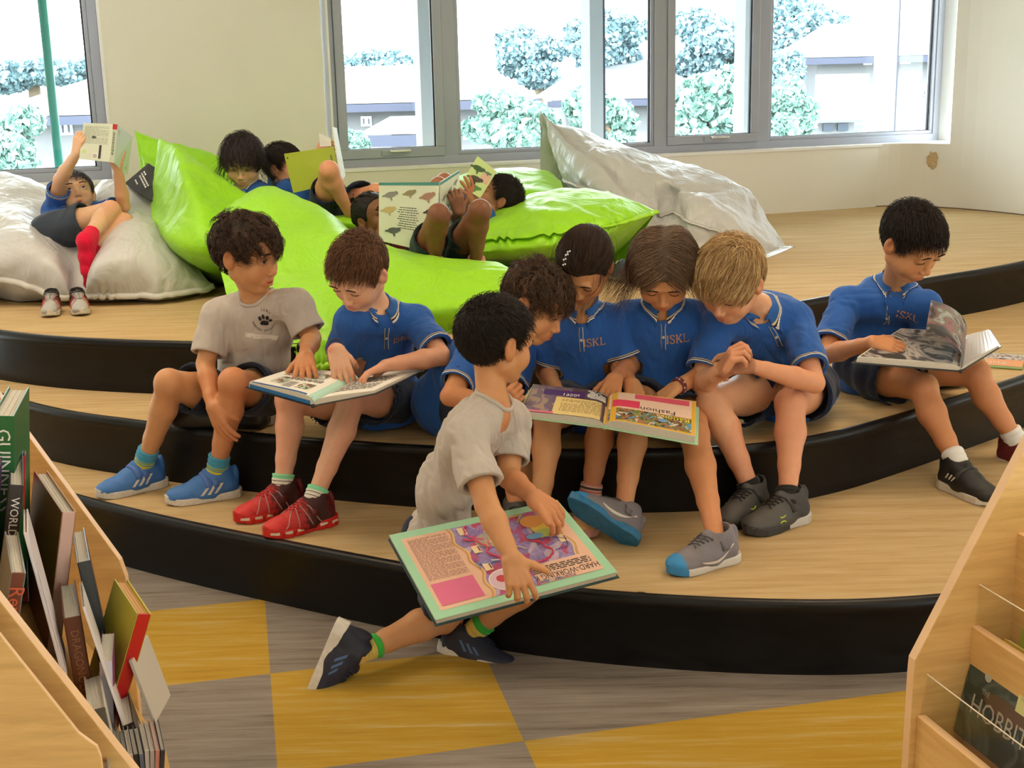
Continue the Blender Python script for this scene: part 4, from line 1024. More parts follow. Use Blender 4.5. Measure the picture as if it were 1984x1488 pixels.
def shoe(parent, an, toe, up, k, st, side='R', name='shoe', top=False, cat_label=None):
    """athletic shoe. an: ankle joint (7 cm above the sole). st: style dict"""
    up = nrm(up); t = nrm(np.asarray(toe, float)-up*(np.asarray(toe)@up)); lt = np.cross(t, up)  # lateral: to the right of the toe direction
    R = np.c_[t, -lt, up]; R[:, 1] = np.cross(up, t); O = an-up*.072*k-t*.0*k
    L = lambda x, y, z: O+R@(V(x, y, z)*k)
    if top: par = empty(name, O, cat_label[0], cat_label[1], cat_label[2] if len(cat_label) > 2 else None); base = par
    else: par = parent; base = None
    pr = Prims()
    pr.cone(L(-.034, 0, .034), L(.02, 0, .036), .031*k, .034*k, .02*k); pr.cone(L(.02, 0, .034), L(.108, -.004, .024), .036*k, .026*k, .02*k)
    pr.ell(L(.115, -.004, .026), V(.040, .037, .024)*k, R, .015*k); pr.ell(L(.06, 0, .030), V(.055, .040, .030)*k, R, .02*k)
    pr.cone(L(-.032, 0, .045), L(-.016, 0, .082), .031*k, .034*k, .02*k); pr.cone(L(0, 0, .072), L(.05, 0, .052), .030*k, .027*k, .02*k); pr.cone(L(.0, 0, .082), L(.030, 0, .088), .022*k, .012*k, .01*k)
    pr.ell(L(-.058, 0, .070), V(.012, .016, .030)*k, R, .008*k)
    pr.cone(L(-.012, 0, .066), L(-.004, 0, .12), .027*k, .029*k, .003*k, 's')
    pr.L.append(('s', .002, O-V(1, 1, 1)*.16*k, O+V(1, 1, 1)*.16*k, lambda p: (p-L(0, 0, .010))@up))
    pr.L.append(('noise', 0, *pr.bounds(.02), lambda p: wobble(p, 7, 55/k, .0012*k)))
    f = Field(pr, .0026 if k > .8 else .003); v, q = f.mesh(); loc = ((v-O)@R)/k
    u_m = st['upper']
    body_o = mesh('upper' if top else 'shoe', v, q, u_m, par, attrs={'sx': (loc[:, 0]+.1)*4, 'sz': loc[:, 2]*10})
    sub = par if top else body_o
    # sole
    ps = Prims(); zs = st.get('sole_h', .021)
    def sole(p):
        qd = ((p-O)@R)/k; x, y, z = qd[..., 0], qd[..., 1], qd[..., 2]
        wd = np.interp(x, [-.072, -.065, -.04, .0, .03, .07, .11, .140, .158], [.012, .026, .036, .034, .035, .043, .041, .026, .006])
        dy = np.abs(y+.002*np.sin(x*20))-wd; toe_up = .010*np.clip((x-.10)/.06, 0, 1)**2; hh = zs+st.get('heel_h', .006)*np.clip((.02-x)/.09, 0, 1)+.006*np.clip((x-.12)/.04, 0, 1)
        dz = np.maximum(z-hh-toe_up, toe_up-z); dx = np.maximum(x-.158, -.074-x)
        gro = st.get('lug', 0)*np.maximum(0, np.sin(x*190))*(z < zs*.55)
        return np.maximum(np.maximum(dy*.9+gro, dz), dx)*k
    lo = np.min([L(a, b_, c_) for a in (-.08, .17) for b_ in (-.05, .05) for c_ in (-.002, .045)], axis=0); hi = np.max([L(a, b_, c_) for a in (-.08, .17) for b_ in (-.05, .05) for c_ in (-.002, .045)], axis=0)
    ps.fn(sole, lo, hi, 0); fsl = Field(ps, .0024); v, q = fsl.mesh(); loc = ((v-O)@R)/k
    mesh('sole', v, q, st['sole'], sub, attrs={'sx': (loc[:, 0]+.1)*4, 'sz': loc[:, 2]*10})
    def on(x, y, z, off=.001): return f.project(L(x, y, z)[None], off, 8)[0]
    # straps / laces over the instep
    for (x0, w_) in st.get('straps', []):
        pts = []
        for a in np.linspace(-1.25, 1.25, 13):
            for dx in (-w_/2, w_/2): pts.append(L(x0+dx-.01*abs(a), math.sin(a)*.048, .035+math.cos(a)*.045))
        pts = f.project(np.array(pts), .002, 8); o = mesh('strap', pts, [(2*i, 2*i+1, 2*i+3, 2*i+2) for i in range(12)], st['strap_m'], sub)
        md = o.modifiers.new('thickness', 'SOLIDIFY'); md.thickness = .003*k; md.offset = 0
    for x0, z0, x1, z1, w_ in st.get('stripes', []):      # side stripes both sides: from (x0,z0) to (x1,z1)
        for sd in (-1, 1):
            g = np.linspace(0, 1, 5); pts = [L(x0+(x1-x0)*a+dx, sd*.05, z0+(z1-z0)*a) for a in g for dx in (-w_/2, w_/2)]
            pts = f.project(np.array(pts), st.get('so', .0012), 8); o = mesh('side_stripe', pts, [(2*i, 2*i+1, 2*i+3, 2*i+2) for i in range(4)], st['stripe_m'], sub)
    if st.get('lace'):
        mb = MB()
        for i, x in enumerate(np.linspace(.022, .075, 5)):
            for sg in (-1, 1):
                pts = f.project(np.array([L(x+sg*.009*a, .020*a, .075) for a in np.linspace(-1, 1, 7)]), .0018, 8); mb.tube(pts, .0017*k, 5)
        mb.build('lace', st['lace'], sub, smooth=True)
    if st.get('web'):
        mb = MB()
        for sd in (-1, 1):
            for x0, x1 in ((.045, .02), (.06, .065), (.075, .105), (.03, -.01)):
                pts = f.project(np.array([L(x0+(x1-x0)*a, sd*(.012+.042*a), .075-.050*a) for a in np.linspace(0, 1, 9)]), .001, 8); mb.tube(pts, .0016*k, 5)
        mb.build('web_line', st['web'], sub, smooth=True)
    if st.get('swoosh'):
        for sd in (-1, 1):
            a = np.linspace(0, 1, 14); xt = .075-.115*a; zt = .034+.030*a**1.8-.010*np.sin(np.pi*a); xb = .075-.105*a-.008*np.sin(np.pi*a); zb_ = zt-.012*np.sin(np.pi*np.clip(a*.95+.05, 0, 1))**.8*(1-a)**.35-.0006
            pts = np.array([L(x, sd*.05, z) for x, z in zip(xt, zt)]+[L(x, sd*.05, z) for x, z in zip(xb, zb_)]); pts = f.project(pts, .0012, 8)
            mesh('swoosh_mark', pts, [(i, i+1, 14+i+1, 14+i) for i in range(13)], st['swoosh'], sub)
    if st.get('logo2'):   # two interlocking arcs
        for sd in (-1, 1):
            mb = MB()
            for o_ in (-.006, .006):
                pts = f.project(np.array([L(.06+.012*math.sin(b_)*1, sd*.05, .040+o_+math.copysign(.008, -o_)*(1-math.cos(b_))*-1) for b_ in np.linspace(-1.2, 1.2, 9)]), .001, 8); mb.tube(pts, .0018*k, 5)
            mb.build('side_mark', st['logo2'], sub, smooth=True)
    return f
def shade(name, c0, c1, p0=.3, p1=.6, attr='sx', rough=.6, extra=None, var=.1):
    if name in _MC: return _MC[name]
    t = NT(name); n = t.noise(t.obj(), 90, 3); fac = t.math('ADD', t.attr(attr), t.math('MULTIPLY', t.math('SUBTRACT', n, .5), var*2))
    c = t.ramp(fac, [(p0, c0), (p1, c1)] if extra is None else extra); t.l(c, t.b.inputs['Base Color']); t.b.inputs['Roughness'].default_value = rough
    t.bump(t.noise(t.obj(), 900, 2), .25, .001); _MC[name] = t.m; return t.m
# ---- shoe styles
white_s = mat('shoe_sole_white', (.62, .58, .52), .6, var=.08, vscale=90)
st_blue = dict(upper=shade('shoe_blue', (.035, .14, .42), (.045, .17, .48)), sole=white_s, straps=[(.018, .017), (.042, .017)], strap_m=mat('strap_blue', (.075, .17, .50), .6),
    stripes=[(-.012, .058, .010, .026, .010), (.010, .058, .032, .026, .010), (.032, .054, .054, .026, .010)], stripe_m=white_s)
m_redsole = shade('shoe_sole_red', (.60, .012, .010), (.75, .62, .52), .40, .44, 'sz') if 0 else None
def red_sole():
    t = NT('shoe_sole_red'); a = t.math('SINE', t.math('MULTIPLY', t.attr('sx'), 42.0)); z = t.attr('sz')
    f = t.math('MULTIPLY', t.math('GREATER_THAN', a, -.35), t.math('MULTIPLY', t.math('GREATER_THAN', z, .13), t.math('LESS_THAN', z, .215)))
    t.l(t.mix(f, (.55, .010, .008), (.70, .60, .50)), t.b.inputs['Base Color']); t.b.inputs['Roughness'].default_value = .5; return t.m
st_red = dict(upper=shade('shoe_red', (0, 0, 0), (0, 0, 0), extra=[(.0, (.25, .006, .006)), (.30, (.03, .004, .005)), (.50, (.05, .004, .006)), (.62, (.42, .012, .012)), (.9, (.60, .02, .018))], var=.22), sole=red_sole(), sole_h=.026, lug=.004,
    straps=[(.022, .024)], strap_m=mat('strap_blackred', (.10, .006, .010), .55), web=mat('web_silver', (.45, .30, .28), .4), lace=mat('lace_red', (.50, .02, .02), .6))
st_navy = dict(upper=shade('shoe_navy', (.010, .013, .030), (.016, .020, .042)), sole=white_s, sole_h=.022, heel_h=.014, stripes=[(-.002, .062, .018, .036, .009), (.018, .060, .038, .036, .009), (.038, .056, .056, .036, .009)], stripe_m=mat('stripe_blue', (.06, .13, .30), .5), lace=mat('lace_navy', (.015, .02, .05), .7))
st_black = dict(so=.0042, upper=shade('shoe_black', (.010, .010, .011), (.014, .014, .015)), sole=white_s, sole_h=.022, heel_h=.010, straps=[(.030, .036)], strap_m=mat('strap_black', (.018, .018, .020), .4), stripes=[(.0, .062, -.012, .044, .006), (.013, .062, .001, .044, .006), (.026, .060, .014, .044, .006)], stripe_m=white_s)
def two_sole(name, c0, c1, split=.62):
    t = NT(name); t.l(t.ramp(t.attr('sx'), [(0, c0), (split, c1)], 'CONSTANT'), t.b.inputs['Base Color']); t.b.inputs['Roughness'].default_value = .55; return t.m
st_ua = dict(upper=shade('shoe_darkgrey', (.035, .034, .036), (.075, .07, .065)), sole=two_sole('sole_black_white', (.55, .52, .48), (.03, .03, .03), .5), sole_h=.022, lace=mat('lace_black', (.01, .01, .01), .7), straps=[(.022, .022)], strap_m=mat('strap_dark', (.03, .03, .032), .6), logo2=mat('mark_lime', (.45, .60, .03), .5))
st_nike = dict(upper=shade('shoe_grey', (.16, .145, .17), (.02, .20, .50), extra=[(.0, (.17, .155, .18)), (.86, (.20, .18, .20)), (.90, (.03, .25, .55))], var=.01), sole=two_sole('sole_white_blue', (.62, .58, .54), (.03, .22, .48), .86), sole_h=.020, straps=[(.008, .020)], strap_m=mat('strap_grey', (.15, .14, .165), .6), lace=mat('lace_grey', (.09, .085, .10), .7), swoosh=white_s)
st_nike2 = dict(st_nike, sole=mat('sole_blue', (.02, .17, .36), .5, var=.2, vscale=50))
st_teal = dict(upper=shade('shoe_teal_pink', (0, 0, 0), (0, 0, 0), extra=[(.25, (.75, .20, .25)), (.42, (.12, .50, .38)), (.62, (.16, .58, .42)), (.72, (.80, .25, .28)), (.9, (.85, .45, .20))], var=.12), sole=mat('sole_pink', (.75, .35, .30), .5), lace=mat('lace_teal', (.02, .12, .10), .7))
st_dred = dict(upper=shade('shoe_darkred', (.12, .01, .012), (.10, .008, .01)), sole=white_s)
WS = [(0, (.68, .66, .63)), (.09, (.68, .66, .63))]
# ================================================================== CHILDREN
def fit(px, py, a, b, La, Lb, hint=None):
    """joint on the camera ray of a pixel with the bone lengths La to a and Lb to b"""
    r = nrm(ray(px, py)); o = V(0, 0, CAMH); t = np.linspace(1.5, 9, 7501)[:, None]; p = o+r*t
    ea = np.linalg.norm(p-a, axis=1)-La; eb = np.linalg.norm(p-b, axis=1)-Lb; e = ea**2+eb**2
    if hint is not None: e = e+.25*(p[:, 1]-hint)**2
    i = int(np.argmin(e))
    if max(abs(ea[i]), abs(eb[i])) > .03: print('     joint %d,%d off by %.3f %.3f (Y %.2f)' % (px, py, ea[i], eb[i], p[i, 1]))
    return p[i]
def SP(px, Y, z):
    """point seen in column px at depth Y and height z"""
    lo, hi = 0.0, 2500.0
    for _ in range(40):
        m = (lo+hi)/2
        if P(px, m, Y)[2] > z: lo = m
        else: hi = m
    return P(px, lo, Y)
def foot_on(heel, toe, z, k):
    h = G(*heel, z); t = G(*toe, z); d = nrm(t-h); return h+d*.070*k+V(0, 0, .072*k), d, np.linalg.norm(t-h)
def build_kid(label, s, skin, pelvis, hipright, neck, shL, shR, head, arms, legs, shirt=None, shorts=None, socks=None, shoes=None, hands=None, hair=None, logo=None, group=None, bend=.03, neckr=.034, vox=.0045, fat=1.0, post=None):
    pel = np.asarray(pelvis, float); K = Kid((pel[0], pel[1], pel[2]-.09*s), label, s, skin, group)
    hr = nrm(hipright); hipR = pel+hr*.062*s; hipL = pel-hr*.062*s
    nk, sl, sr = [np.asarray(x, float) for x in (neck, shL, shR)]
    print(label[:40], '| torso %.3f shoulders %.3f' % (np.linalg.norm(nk-pel)/s, np.linalg.norm(sl-sr)/s))
    K.head(*head[:3], **head[3]); K.torso(pel, nk, sl, sr, hipL, hipR, bend, fat); K.neck(nk, neckr)
    for a in 'LR':
        if a not in arms:
            sh = sl if a == 'L' else sr; el = sh-K.up*.20*s+K.fw*.05*s+K.rt*(.03 if a == 'R' else -.03)*s; K.arm(a, sh, el, el+K.fw*.12*s-K.up*.10*s)
    for a, (elp, wr) in arms.items():
        sh = sl if a == 'L' else sr; wr = np.asarray(wr, float)
        el = fit(*elp[:2], sh, wr, .215*s, .175*s, elp[2] if len(elp) > 2 else None) if not isinstance(elp, np.ndarray) else elp
        K.arm(a, sh, el, wr)
    for a, (knp, an) in legs.items():
        hp = hipL if a == 'L' else hipR
        kn = fit(*knp[:2], hp, an, .295*s, .275*s, knp[2] if len(knp) > 2 else None) if not isinstance(knp, np.ndarray) else knp
        K.leg(a, hp, kn, an)
    for a, h in (hands or {}).items(): K.hand(a, **h)
    if post: post(K)
    K.build_body(vox)
    if shorts is not None: add_shorts(K, **shorts)
    if shirt is not None: add_shirt(K, **shirt)
    if logo: chest_logo(K, **logo)
    for a, st in (socks or {}).items(): sock(K, a, **st)
    for a, (toe, up, st) in (shoes or {}).items(): shoe(K.root, K.J['an'+a], toe, up, s*st.get('k', 1.0), st, a)
    for h in (hair if isinstance(hair, list) else [hair] if hair else []): K.hair(**h)
    return K
exec_kids = []
def kidA():
    s = 1.07; aR, dR, _ = foot_on((322, 938), (215, 962), .2, s); aL, dL, _ = foot_on((466, 958), (330, 978), .2, s)
    book = None
    K = build_kid('curly dark-haired boy in grey t-shirt sitting on the step, blue trainers', s, 'tan',
        P(478, 770, 4.20), (-.97, .1, -.06), P(500, 580, 4.12), P(572, 592, 4.06), P(420, 612, 4.14),
        (P(481, 492, 4.06), (.88, -.42, -.22), (.12, -.12, 1), dict(gaze=(.85, -.45, -.25), mouth='part', open_=.75, hs=1.06, brow=(.012, .007, .005))),
        {'R': ((398, 705, 4.1), P(412, 788, 3.93)), 'L': ((604, 655, 4.1), P(592, 690, 3.84))},
        {'R': ((328, 742, 4.04), aR), 'L': ((452, 740, 3.95), aL)},
        shirt=dict(polo=False, slv=.80, hem=.0, loose=1.3, seed=11), shorts=dict(t=.70, seed=4),
        socks={a: dict(top=.070, stripes=[(0, (.06, .30, .48)), (.030, (.30, .42, .10)), (.034, (.05, .25, .40)), (.037, (.55, .52, .04)), (.040, (.06, .28, .4)), (.044, (.60, .52, .03))], name='sock_blue_yellow') for a in 'LR'},
        shoes={'R': (dR, Z, st_blue), 'L': (dL, Z, st_blue)},
        hands={'R': dict(d=(.35, -.2, -.9), n=(.55, .8, .1), curl=(15, 15, 10), spread=5, thumb=(.5, .8, .3)), 'L': dict(d=(.10, -.85, -.32), n=(.0, .1, -1), curl=(18, 20, 12), spread=9, thumb=(.75, .6, .3))},
        hair=dict(style='curly', c0=(.012, .007, .005), c1=(.095, .048, .030), n=3600, thick=.018, L=.060, curl=.0068, grav=.1, wild=.35, seed=5, r=.0009, clump=12, short=.25, name='darkcurl'),
        logo=dict(kind='paw', side=-1, drop=.062, out=.066, size=.038))
    paw = merge2(ellipse2(0, -.25, .34, .27), ellipse2(-.42, .10, .13, .20, .4), ellipse2(-.16, .34, .13, .22, .1), ellipse2(.17, .34, .13, .22, -.1), ellipse2(.42, .10, .13, .20, -.4))
    c = K.shortsf.project(P(520, 722, 3.92)[None], .001, 12)[0]; g = K.shortsf.grad(c[None])[0]; r_ = nrm(np.cross(Z, g)); u_ = nrm(np.cross(g, r_)); m_ = mat('print_white', (.55, .55, .56), .6)
    for a_ in (-1, 0, 1): decal('paw_print', paw, c+r_*a_*.030*K.s, r_, u_, .018*K.s, K.shortsf, m_, K.shorts_o)
    return K
def kidB():
    s = 1.05; aR, dR, _ = foot_on((590, 985), (472, 1012), .2, s); aL, dL, _ = foot_on((650, 1012), (533, 1040), .2, s)
    return build_kid('brown-haired boy in a blue polo sitting on the step with red trainers', s, 'fair',
        P(745, 775, 4.12), (-.95, -.25, 0), P(732, 600, 4.00), P(806, 622, 4.02), P(680, 622, 3.93),
        (P(694, 527, 3.90), (-.42, -.62, -.66), (-.12, -.55, .8), dict(open_=.5, look=1.0, hs=1.04, brow=(.06, .03, .015))),
        {'R': ((655, 700, 3.95), P(650, 676, 3.80)), 'L': ((856, 690, 3.95), P(748, 708, 3.78))},
        {'R': ((562, 775), aR), 'L': ((682, 772), aL)},
        shirt=dict(polo=True, slv=.80, hem=.005, loose=1.15, seed=12), shorts=dict(t=.62, seed=5),
        socks={a: dict(top=.050, stripes=[(0, (.25, .70, .40)), (.014, (.75, .70, .62)), (.019, (.04, .03, .03)), (.021, (.75, .70, .62)), (.030, (.04, .03, .03)), (.032, (.75, .70, .62))], name='sock_mint_white') for a in 'LR'},
        shoes={'R': (dR, Z, st_red), 'L': (dL, Z, st_red)},
        hands={'R': dict(d=(.25, -.35, -.85), n=(-.1, .9, -.35), curl=(12, 18, 12), spread=5, thumb=(.6, .8, .3)), 'L': dict(d=(-.85, -.25, -.30), n=(0, -.3, -1), curl=(25, 35, 20), spread=4, thumb=(.6, .8, .4))},
        hair=dict(style='short', c0=(.045, .019, .010), c1=(.22, .105, .055), n=4800, thick=.009, L=.034, grav=.15, wild=.18, seed=6, r=.0009, name='brown', cw=.25, comb=(.3, .8, 0)),
        logo=dict(kind='iskl', side=-1, drop=.075, out=.050, size=.025))

DK = dict(c0=(.005, .004, .004), c1=(.028, .018, .014))
def kidC():
    s = 1.04; tR = nrm(V(-.50, -.2, -.80)); tL = nrm(V(.82, -.42, -.26))
    return build_kid('dark-haired boy in grey t-shirt crouching in front of the steps', s, 'tan',
        P(852, 1050, 3.20), (.38, -.92, 0), P(955, 782, 3.12), P(992, 812, 3.26), P(905, 842, 3.00),
        (P(962, 660, 3.16), (.80, .55, -.12), (.1, 0, 1), dict(open_=.8, hs=1.02, brow=(.008, .006, .005))),
        {'R': ((943, 978, 2.86), P(992, 1082, 2.76)), 'L': ((985, 925, 3.12), P(1034, 962, 3.02))},
        {'R': ((866, 1194, 3.10), P(684, 1270, 3.06)), 'L': ((1052, 1120, 3.16), P(905, 1232, 3.22))},
        shirt=dict(polo=False, slv=.72, hem=.035, loose=.2, seed=21, wr=1.7, belly=.0, vox=.0038, rs=.92, neckr=.040), shorts=dict(t=.80, seed=6, hipr=.073, rh=.072, rs=.88),
        socks={'R': dict(top=.075, stripes=[(0, (.05, .42, .06)), (.020, (.72, .46, .12)), (.024, (.55, .50, .10)), (.028, (.75, .48, .12)), (.033, (.5, .46, .1)), (.037, (.72, .46, .12)), (.043, (.5, .45, .1)), (.047, (.72, .46, .12))], name='sock_green_yellow', rr=(.026, .033)),
               'L': dict(top=.070, stripes=[(0, (.05, .42, .06)), (.020, (.72, .46, .12)), (.024, (.55, .50, .10)), (.028, (.75, .48, .12)), (.033, (.5, .46, .1)), (.037, (.72, .46, .12)), (.043, (.5, .45, .1)), (.047, (.72, .46, .12))], name='sock_green_yellow', rr=(.026, .033))},
        shoes={'R': (tR, V(.88, -.1, -.38), st_navy), 'L': (tL, V(.22, .32, .92), dict(st_navy, heel_h=.022, sole_h=.026))},
        hands={'R': dict(d=(.25, -.42, -.85), n=(-.15, .92, -.30), curls=[(22, 34, 26), (25, 40, 30), (30, 45, 30), (35, 45, 30)], spread=9, thumb=(.8, .45, -.1), vox=.0017), 'L': dict(d=(.55, -.35, -.35), n=(.1, .35, -1), curl=(30, 40, 30), spread=4, thumb=(.3, .8, -.2))}, fat=.84,
        hair=dict(n=5600, thick=.009, L=.032, grav=.12, wild=.14, seed=7, r=.0008, name='black1', cw=.3, comb=(.1, .7, .1), **DK))
def kidD():
    s = 1.03
    return build_kid('curly brown-haired child in blue polo leaning from the left over the shared book', s, 'tan',
        SP(868, 4.02, .50), (.35, -.93, 0), P(978, 665, 3.86), P(1010, 690, 4.0), P(915, 690, 3.76),
        (P(1040, 588, 3.76), (.78, -.42, -.52), (.35, -.1, .9), dict(open_=.7, look=.6, hs=1.04, brow=(.012, .007, .005))),
        {'R': ((872, 768, 3.72), P(966, 786, 3.62)), 'L': ((985, 770, 3.9), P(1010, 800, 3.72))},
        {'R': ((985, 800, 3.72), SP(1000, 3.60, .27)), 'L': ((1010, 800, 3.85), SP(1030, 3.72, .27))},
        shirt=dict(polo=True, slv=.72, hem=.05, loose=1.25, seed=22, wr=1.3), shorts=dict(t=.55, seed=7),
        shoes={'R': (V(.2, -1, 0), Z, st_ua)}, hands={'R': dict(d=(.62, -.25, .45), n=(.2, .75, .2), curls=[(45, 70, 40), (50, 75, 40), (55, 75, 40), (55, 75, 40)], spread=3, thumb=(.5, .6, .3))},
        hair=dict(style='curly', c0=(.016, .009, .006), c1=(.13, .068, .040), n=3400, thick=.017, L=.062, curl=.0055, grav=.1, wild=.35, seed=8, r=.0009, clump=11, short=.5, name='browncurl'))
def kidE():
    s = 1.02; aL = P(1142, 968, 3.66)
    return build_kid('girl in blue polo, hair pulled back with a beaded clip', s, 'tan',
        SP(1140, 4.0, .50), (-.98, -.1, 0), P(1130, 605, 3.92), P(1192, 622, 3.94), P(1080, 630, 3.98),
        (P(1132, 515, 3.84), (-.30, -.58, -.75), (-.08, -.6, .8), dict(open_=.45, look=1.0, hs=1.03, brow=(.02, .012, .008))),
        {'L': ((1222, 708, 3.95), P(1192, 732, 3.74)), 'R': ((1055, 720, 4.0), P(1080, 755, 3.82))},
        {'R': ((1062, 812, 3.62), SP(1046, 3.52, .27)), 'L': ((1168, 806, 3.70), aL)},
        shirt=dict(polo=True, slv=.78, hem=.03, loose=1.15, seed=23), shorts=dict(t=.62, seed=8),
        socks={'L': dict(top=.050, stripes=[(0, (.60, .22, .18)), (.006, (.65, .45, .36)), (.010, (.08, .05, .04)), (.017, (.62, .42, .34)), (.021, (.60, .15, .12)), (.026, (.65, .45, .38)), (.032, (.60, .15, .12)), (.036, (.65, .45, .38))], name='sock_pink_stripe')},
        shoes={'L': (V(-.22, -1, -.02), Z, st_teal), 'R': (V(-.1, -1, 0), Z, st_teal)},
        hands={'L': dict(d=(-.28, -.80, -.42), n=(0, .1, -1), curls=[(10, 15, 8), (14, 22, 12), (18, 26, 14), (20, 28, 14)], spread=10, thumb=(.85, .6, .25))},
        logo=dict(kind='iskl', side=-1, drop=.072, out=.045, size=.026, txt='ISKL'), post=None,
        hair=[dict(n=5600, thick=.010, L=.14, grav=.05, wild=.05, seed=9, r=.0008, name='darkbrown', tie=(0, -.12, .02), c0=(.012, .007, .005), c1=(.06, .032, .020), lift=.9, short=.8),
              dict(n=130, thick=.012, L=.20, grav=.9, wild=.14, seed=10, r=.0006, ears=False, name='darkbrown', cw=.1, comb=(0, -.2, -.4), c0=(.03, .016, .010), c1=(.14, .08, .05), short=1)])
def kidF():
    s = 1.05; aR = P(1208, 992, 3.50); aL, dL, _ = foot_on((1426, 1082), (1328, 1108), .2, s)
    return build_kid('girl with frizzy loose hair in blue polo, beside the blond boy', s, 'tan',
        SP(1285, 3.98, .50), (-1, 0, 0), P(1284, 598, 3.90), P(1345, 615, 3.93), P(1218, 615, 3.95),
        (P(1286, 525, 3.80), (-.10, -.66, -.72), (-.05, -.6, .8), dict(open_=.45, look=1.0, hs=1.06, brow=(.03, .018, .01))),
        {'R': ((1195, 705, 3.95), P(1222, 742, 3.76)), 'L': ((1385, 712, 3.92), P(1308, 752, 3.72))},
        {'R': ((1232, 800, 3.60), aR), 'L': ((1345, 842, 3.60), aL)},
        shirt=dict(polo=True, slv=.78, hem=.03, loose=1.15, seed=24), shorts=dict(t=.62, seed=9),
        shoes={'R': (V(-.80, -.10, .42), V(.40, .72, .52), st_nike2), 'L': (dL, Z, st_nike)},
        hands={'R': dict(d=(.15, -.85, -.40), n=(0, .1, -1), curl=(22, 30, 18), spread=5, thumb=(.6, .7, .3)), 'L': dict(d=(-.72, -.50, -.35), n=(0, .0, -1), curl=(28, 38, 20), spread=4, thumb=(.5, .8, .4))},
        logo=dict(kind='iskl', side=-1, drop=.068, out=.052, size=.026),
        hair=[dict(n=5200, thick=.012, L=.10, grav=.15, wild=.12, seed=11, r=.0008, ears=False, name='frizz', part=True, c0=(.05, .030, .020), c1=(.24, .15, .095), lift=1.1, short=.9),
              dict(n=800, thick=.016, L=.21, grav=.9, wild=.20, seed=12, r=.0006, ears=False, name='frizz', part=True, c0=(.08, .05, .03), c1=(.30, .19, .12), short=1)])
def kidG():
    s = 1.12; aR, dR, _ = foot_on((1478, 985), (1420, 1018), .2, s); aL, dL, _ = foot_on((1560, 1005), (1468, 1033), .2, s)
    return build_kid('blond boy in a blue polo with clasped hands, right of the shared book', s, 'light',
        SP(1535, 4.10, .50), (-.98, -.2, 0), P(1470, 598, 3.92), P(1540, 618, 3.96), P(1390, 630, 3.88),
        (P(1416, 545, 3.76), (-.52, -.60, -.60), (-.25, -.5, .8), dict(open_=.5, look=1.0, hs=1.02, brow=(.20, .11, .05))),
        {'R': ((1358, 742, 3.82), P(1398, 720, 3.60)), 'L': ((1578, 742, 3.86), P(1452, 708, 3.62))},
        {'R': ((1380, 780, 3.45), aR), 'L': ((1532, 782, 3.56), aL)},
        shirt=dict(polo=True, slv=.78, hem=.03, loose=1.15, seed=25, wr=1.2), shorts=dict(t=.60, seed=10, rh=.085),
        socks={a: dict(top=.03, stripes=[(0, (.02, .02, .02)), (.09, (.02, .02, .02))], name='sock_black') for a in 'LR'},
        shoes={'R': (dR, Z, st_ua), 'L': (dL, Z, st_ua)},
        hands={'R': dict(d=(.35, -.25, .70), n=(.85, .1, -.3), curls=[(35, 60, 30), (40, 65, 30), (45, 65, 30), (50, 65, 30)], spread=7, thumb=(.35, .9, .2)), 'L': dict(d=(-.80, -.25, .12), n=(-.15, .5, -.5), curls=[(35, 55, 35), (40, 60, 35), (45, 60, 35), (50, 60, 35)], spread=8, thumb=(.5, .8, .2))},
        logo=dict(kind='iskl', side=-1, drop=.085, out=.055, size=.027),
        hair=dict(n=6500, thick=.013, L=.080, grav=.15, wild=.16, seed=13, r=.0009, name='blond', cw=.45, comb=(.25, 1, -.1), c0=(.26, .13, .045), c1=(.74, .50, .25), short=.4, clump=5))
def kidH():
    s = 1.12; aR, dR, _ = foot_on((1822, 940), (1922, 978), .2, s); aL = P(1974, 862, 4.18)
    return build_kid('black-haired boy in a blue polo reading alone on the right of the steps', s, 'tan',
        SP(1692, 4.44, .49), (-.85, -.45, 0), P(1733, 556, 4.42), P(1790, 594, 4.32), P(1638, 590, 4.40),
        (P(1768, 470, 4.22), (.42, -.66, -.62), (.15, -.45, .9), dict(open_=.6, look=.9, hs=1.06, brow=(.010, .007, .006))),
        {'R': ((1600, 688, 4.32), P(1688, 664, 4.04)), 'L': ((1800, 680, 4.25), P(1815, 665, 4.15))},
        {'R': ((1788, 752, 4.08), aR), 'L': ((1890, 724, 4.25), aL)},
        shirt=dict(polo=True, slv=.78, hem=.05, loose=1.2, seed=26, wr=1.2), shorts=dict(t=.62, seed=11, rh=.085),
        socks={a: dict(top=.055, stripes=WS, name='sock_white') for a in 'LR'},
        shoes={'R': (dR, Z, st_black), 'L': (V(.5, -.8, 0), Z, st_dred)},
        hands={'R': dict(d=(.95, -.15, -.15), n=(.1, .45, -.75), curl=(15, 25, 15), spread=5, thumb=(.55, .8, .0))},
        logo=dict(kind='iskl', side=-1, drop=.062, out=.052, size=.026),
        hair=dict(n=5800, thick=.010, L=.036, grav=.12, wild=.16, seed=14, r=.0009, name='black2', cw=.3, comb=(.3, .8, .1), **DK))
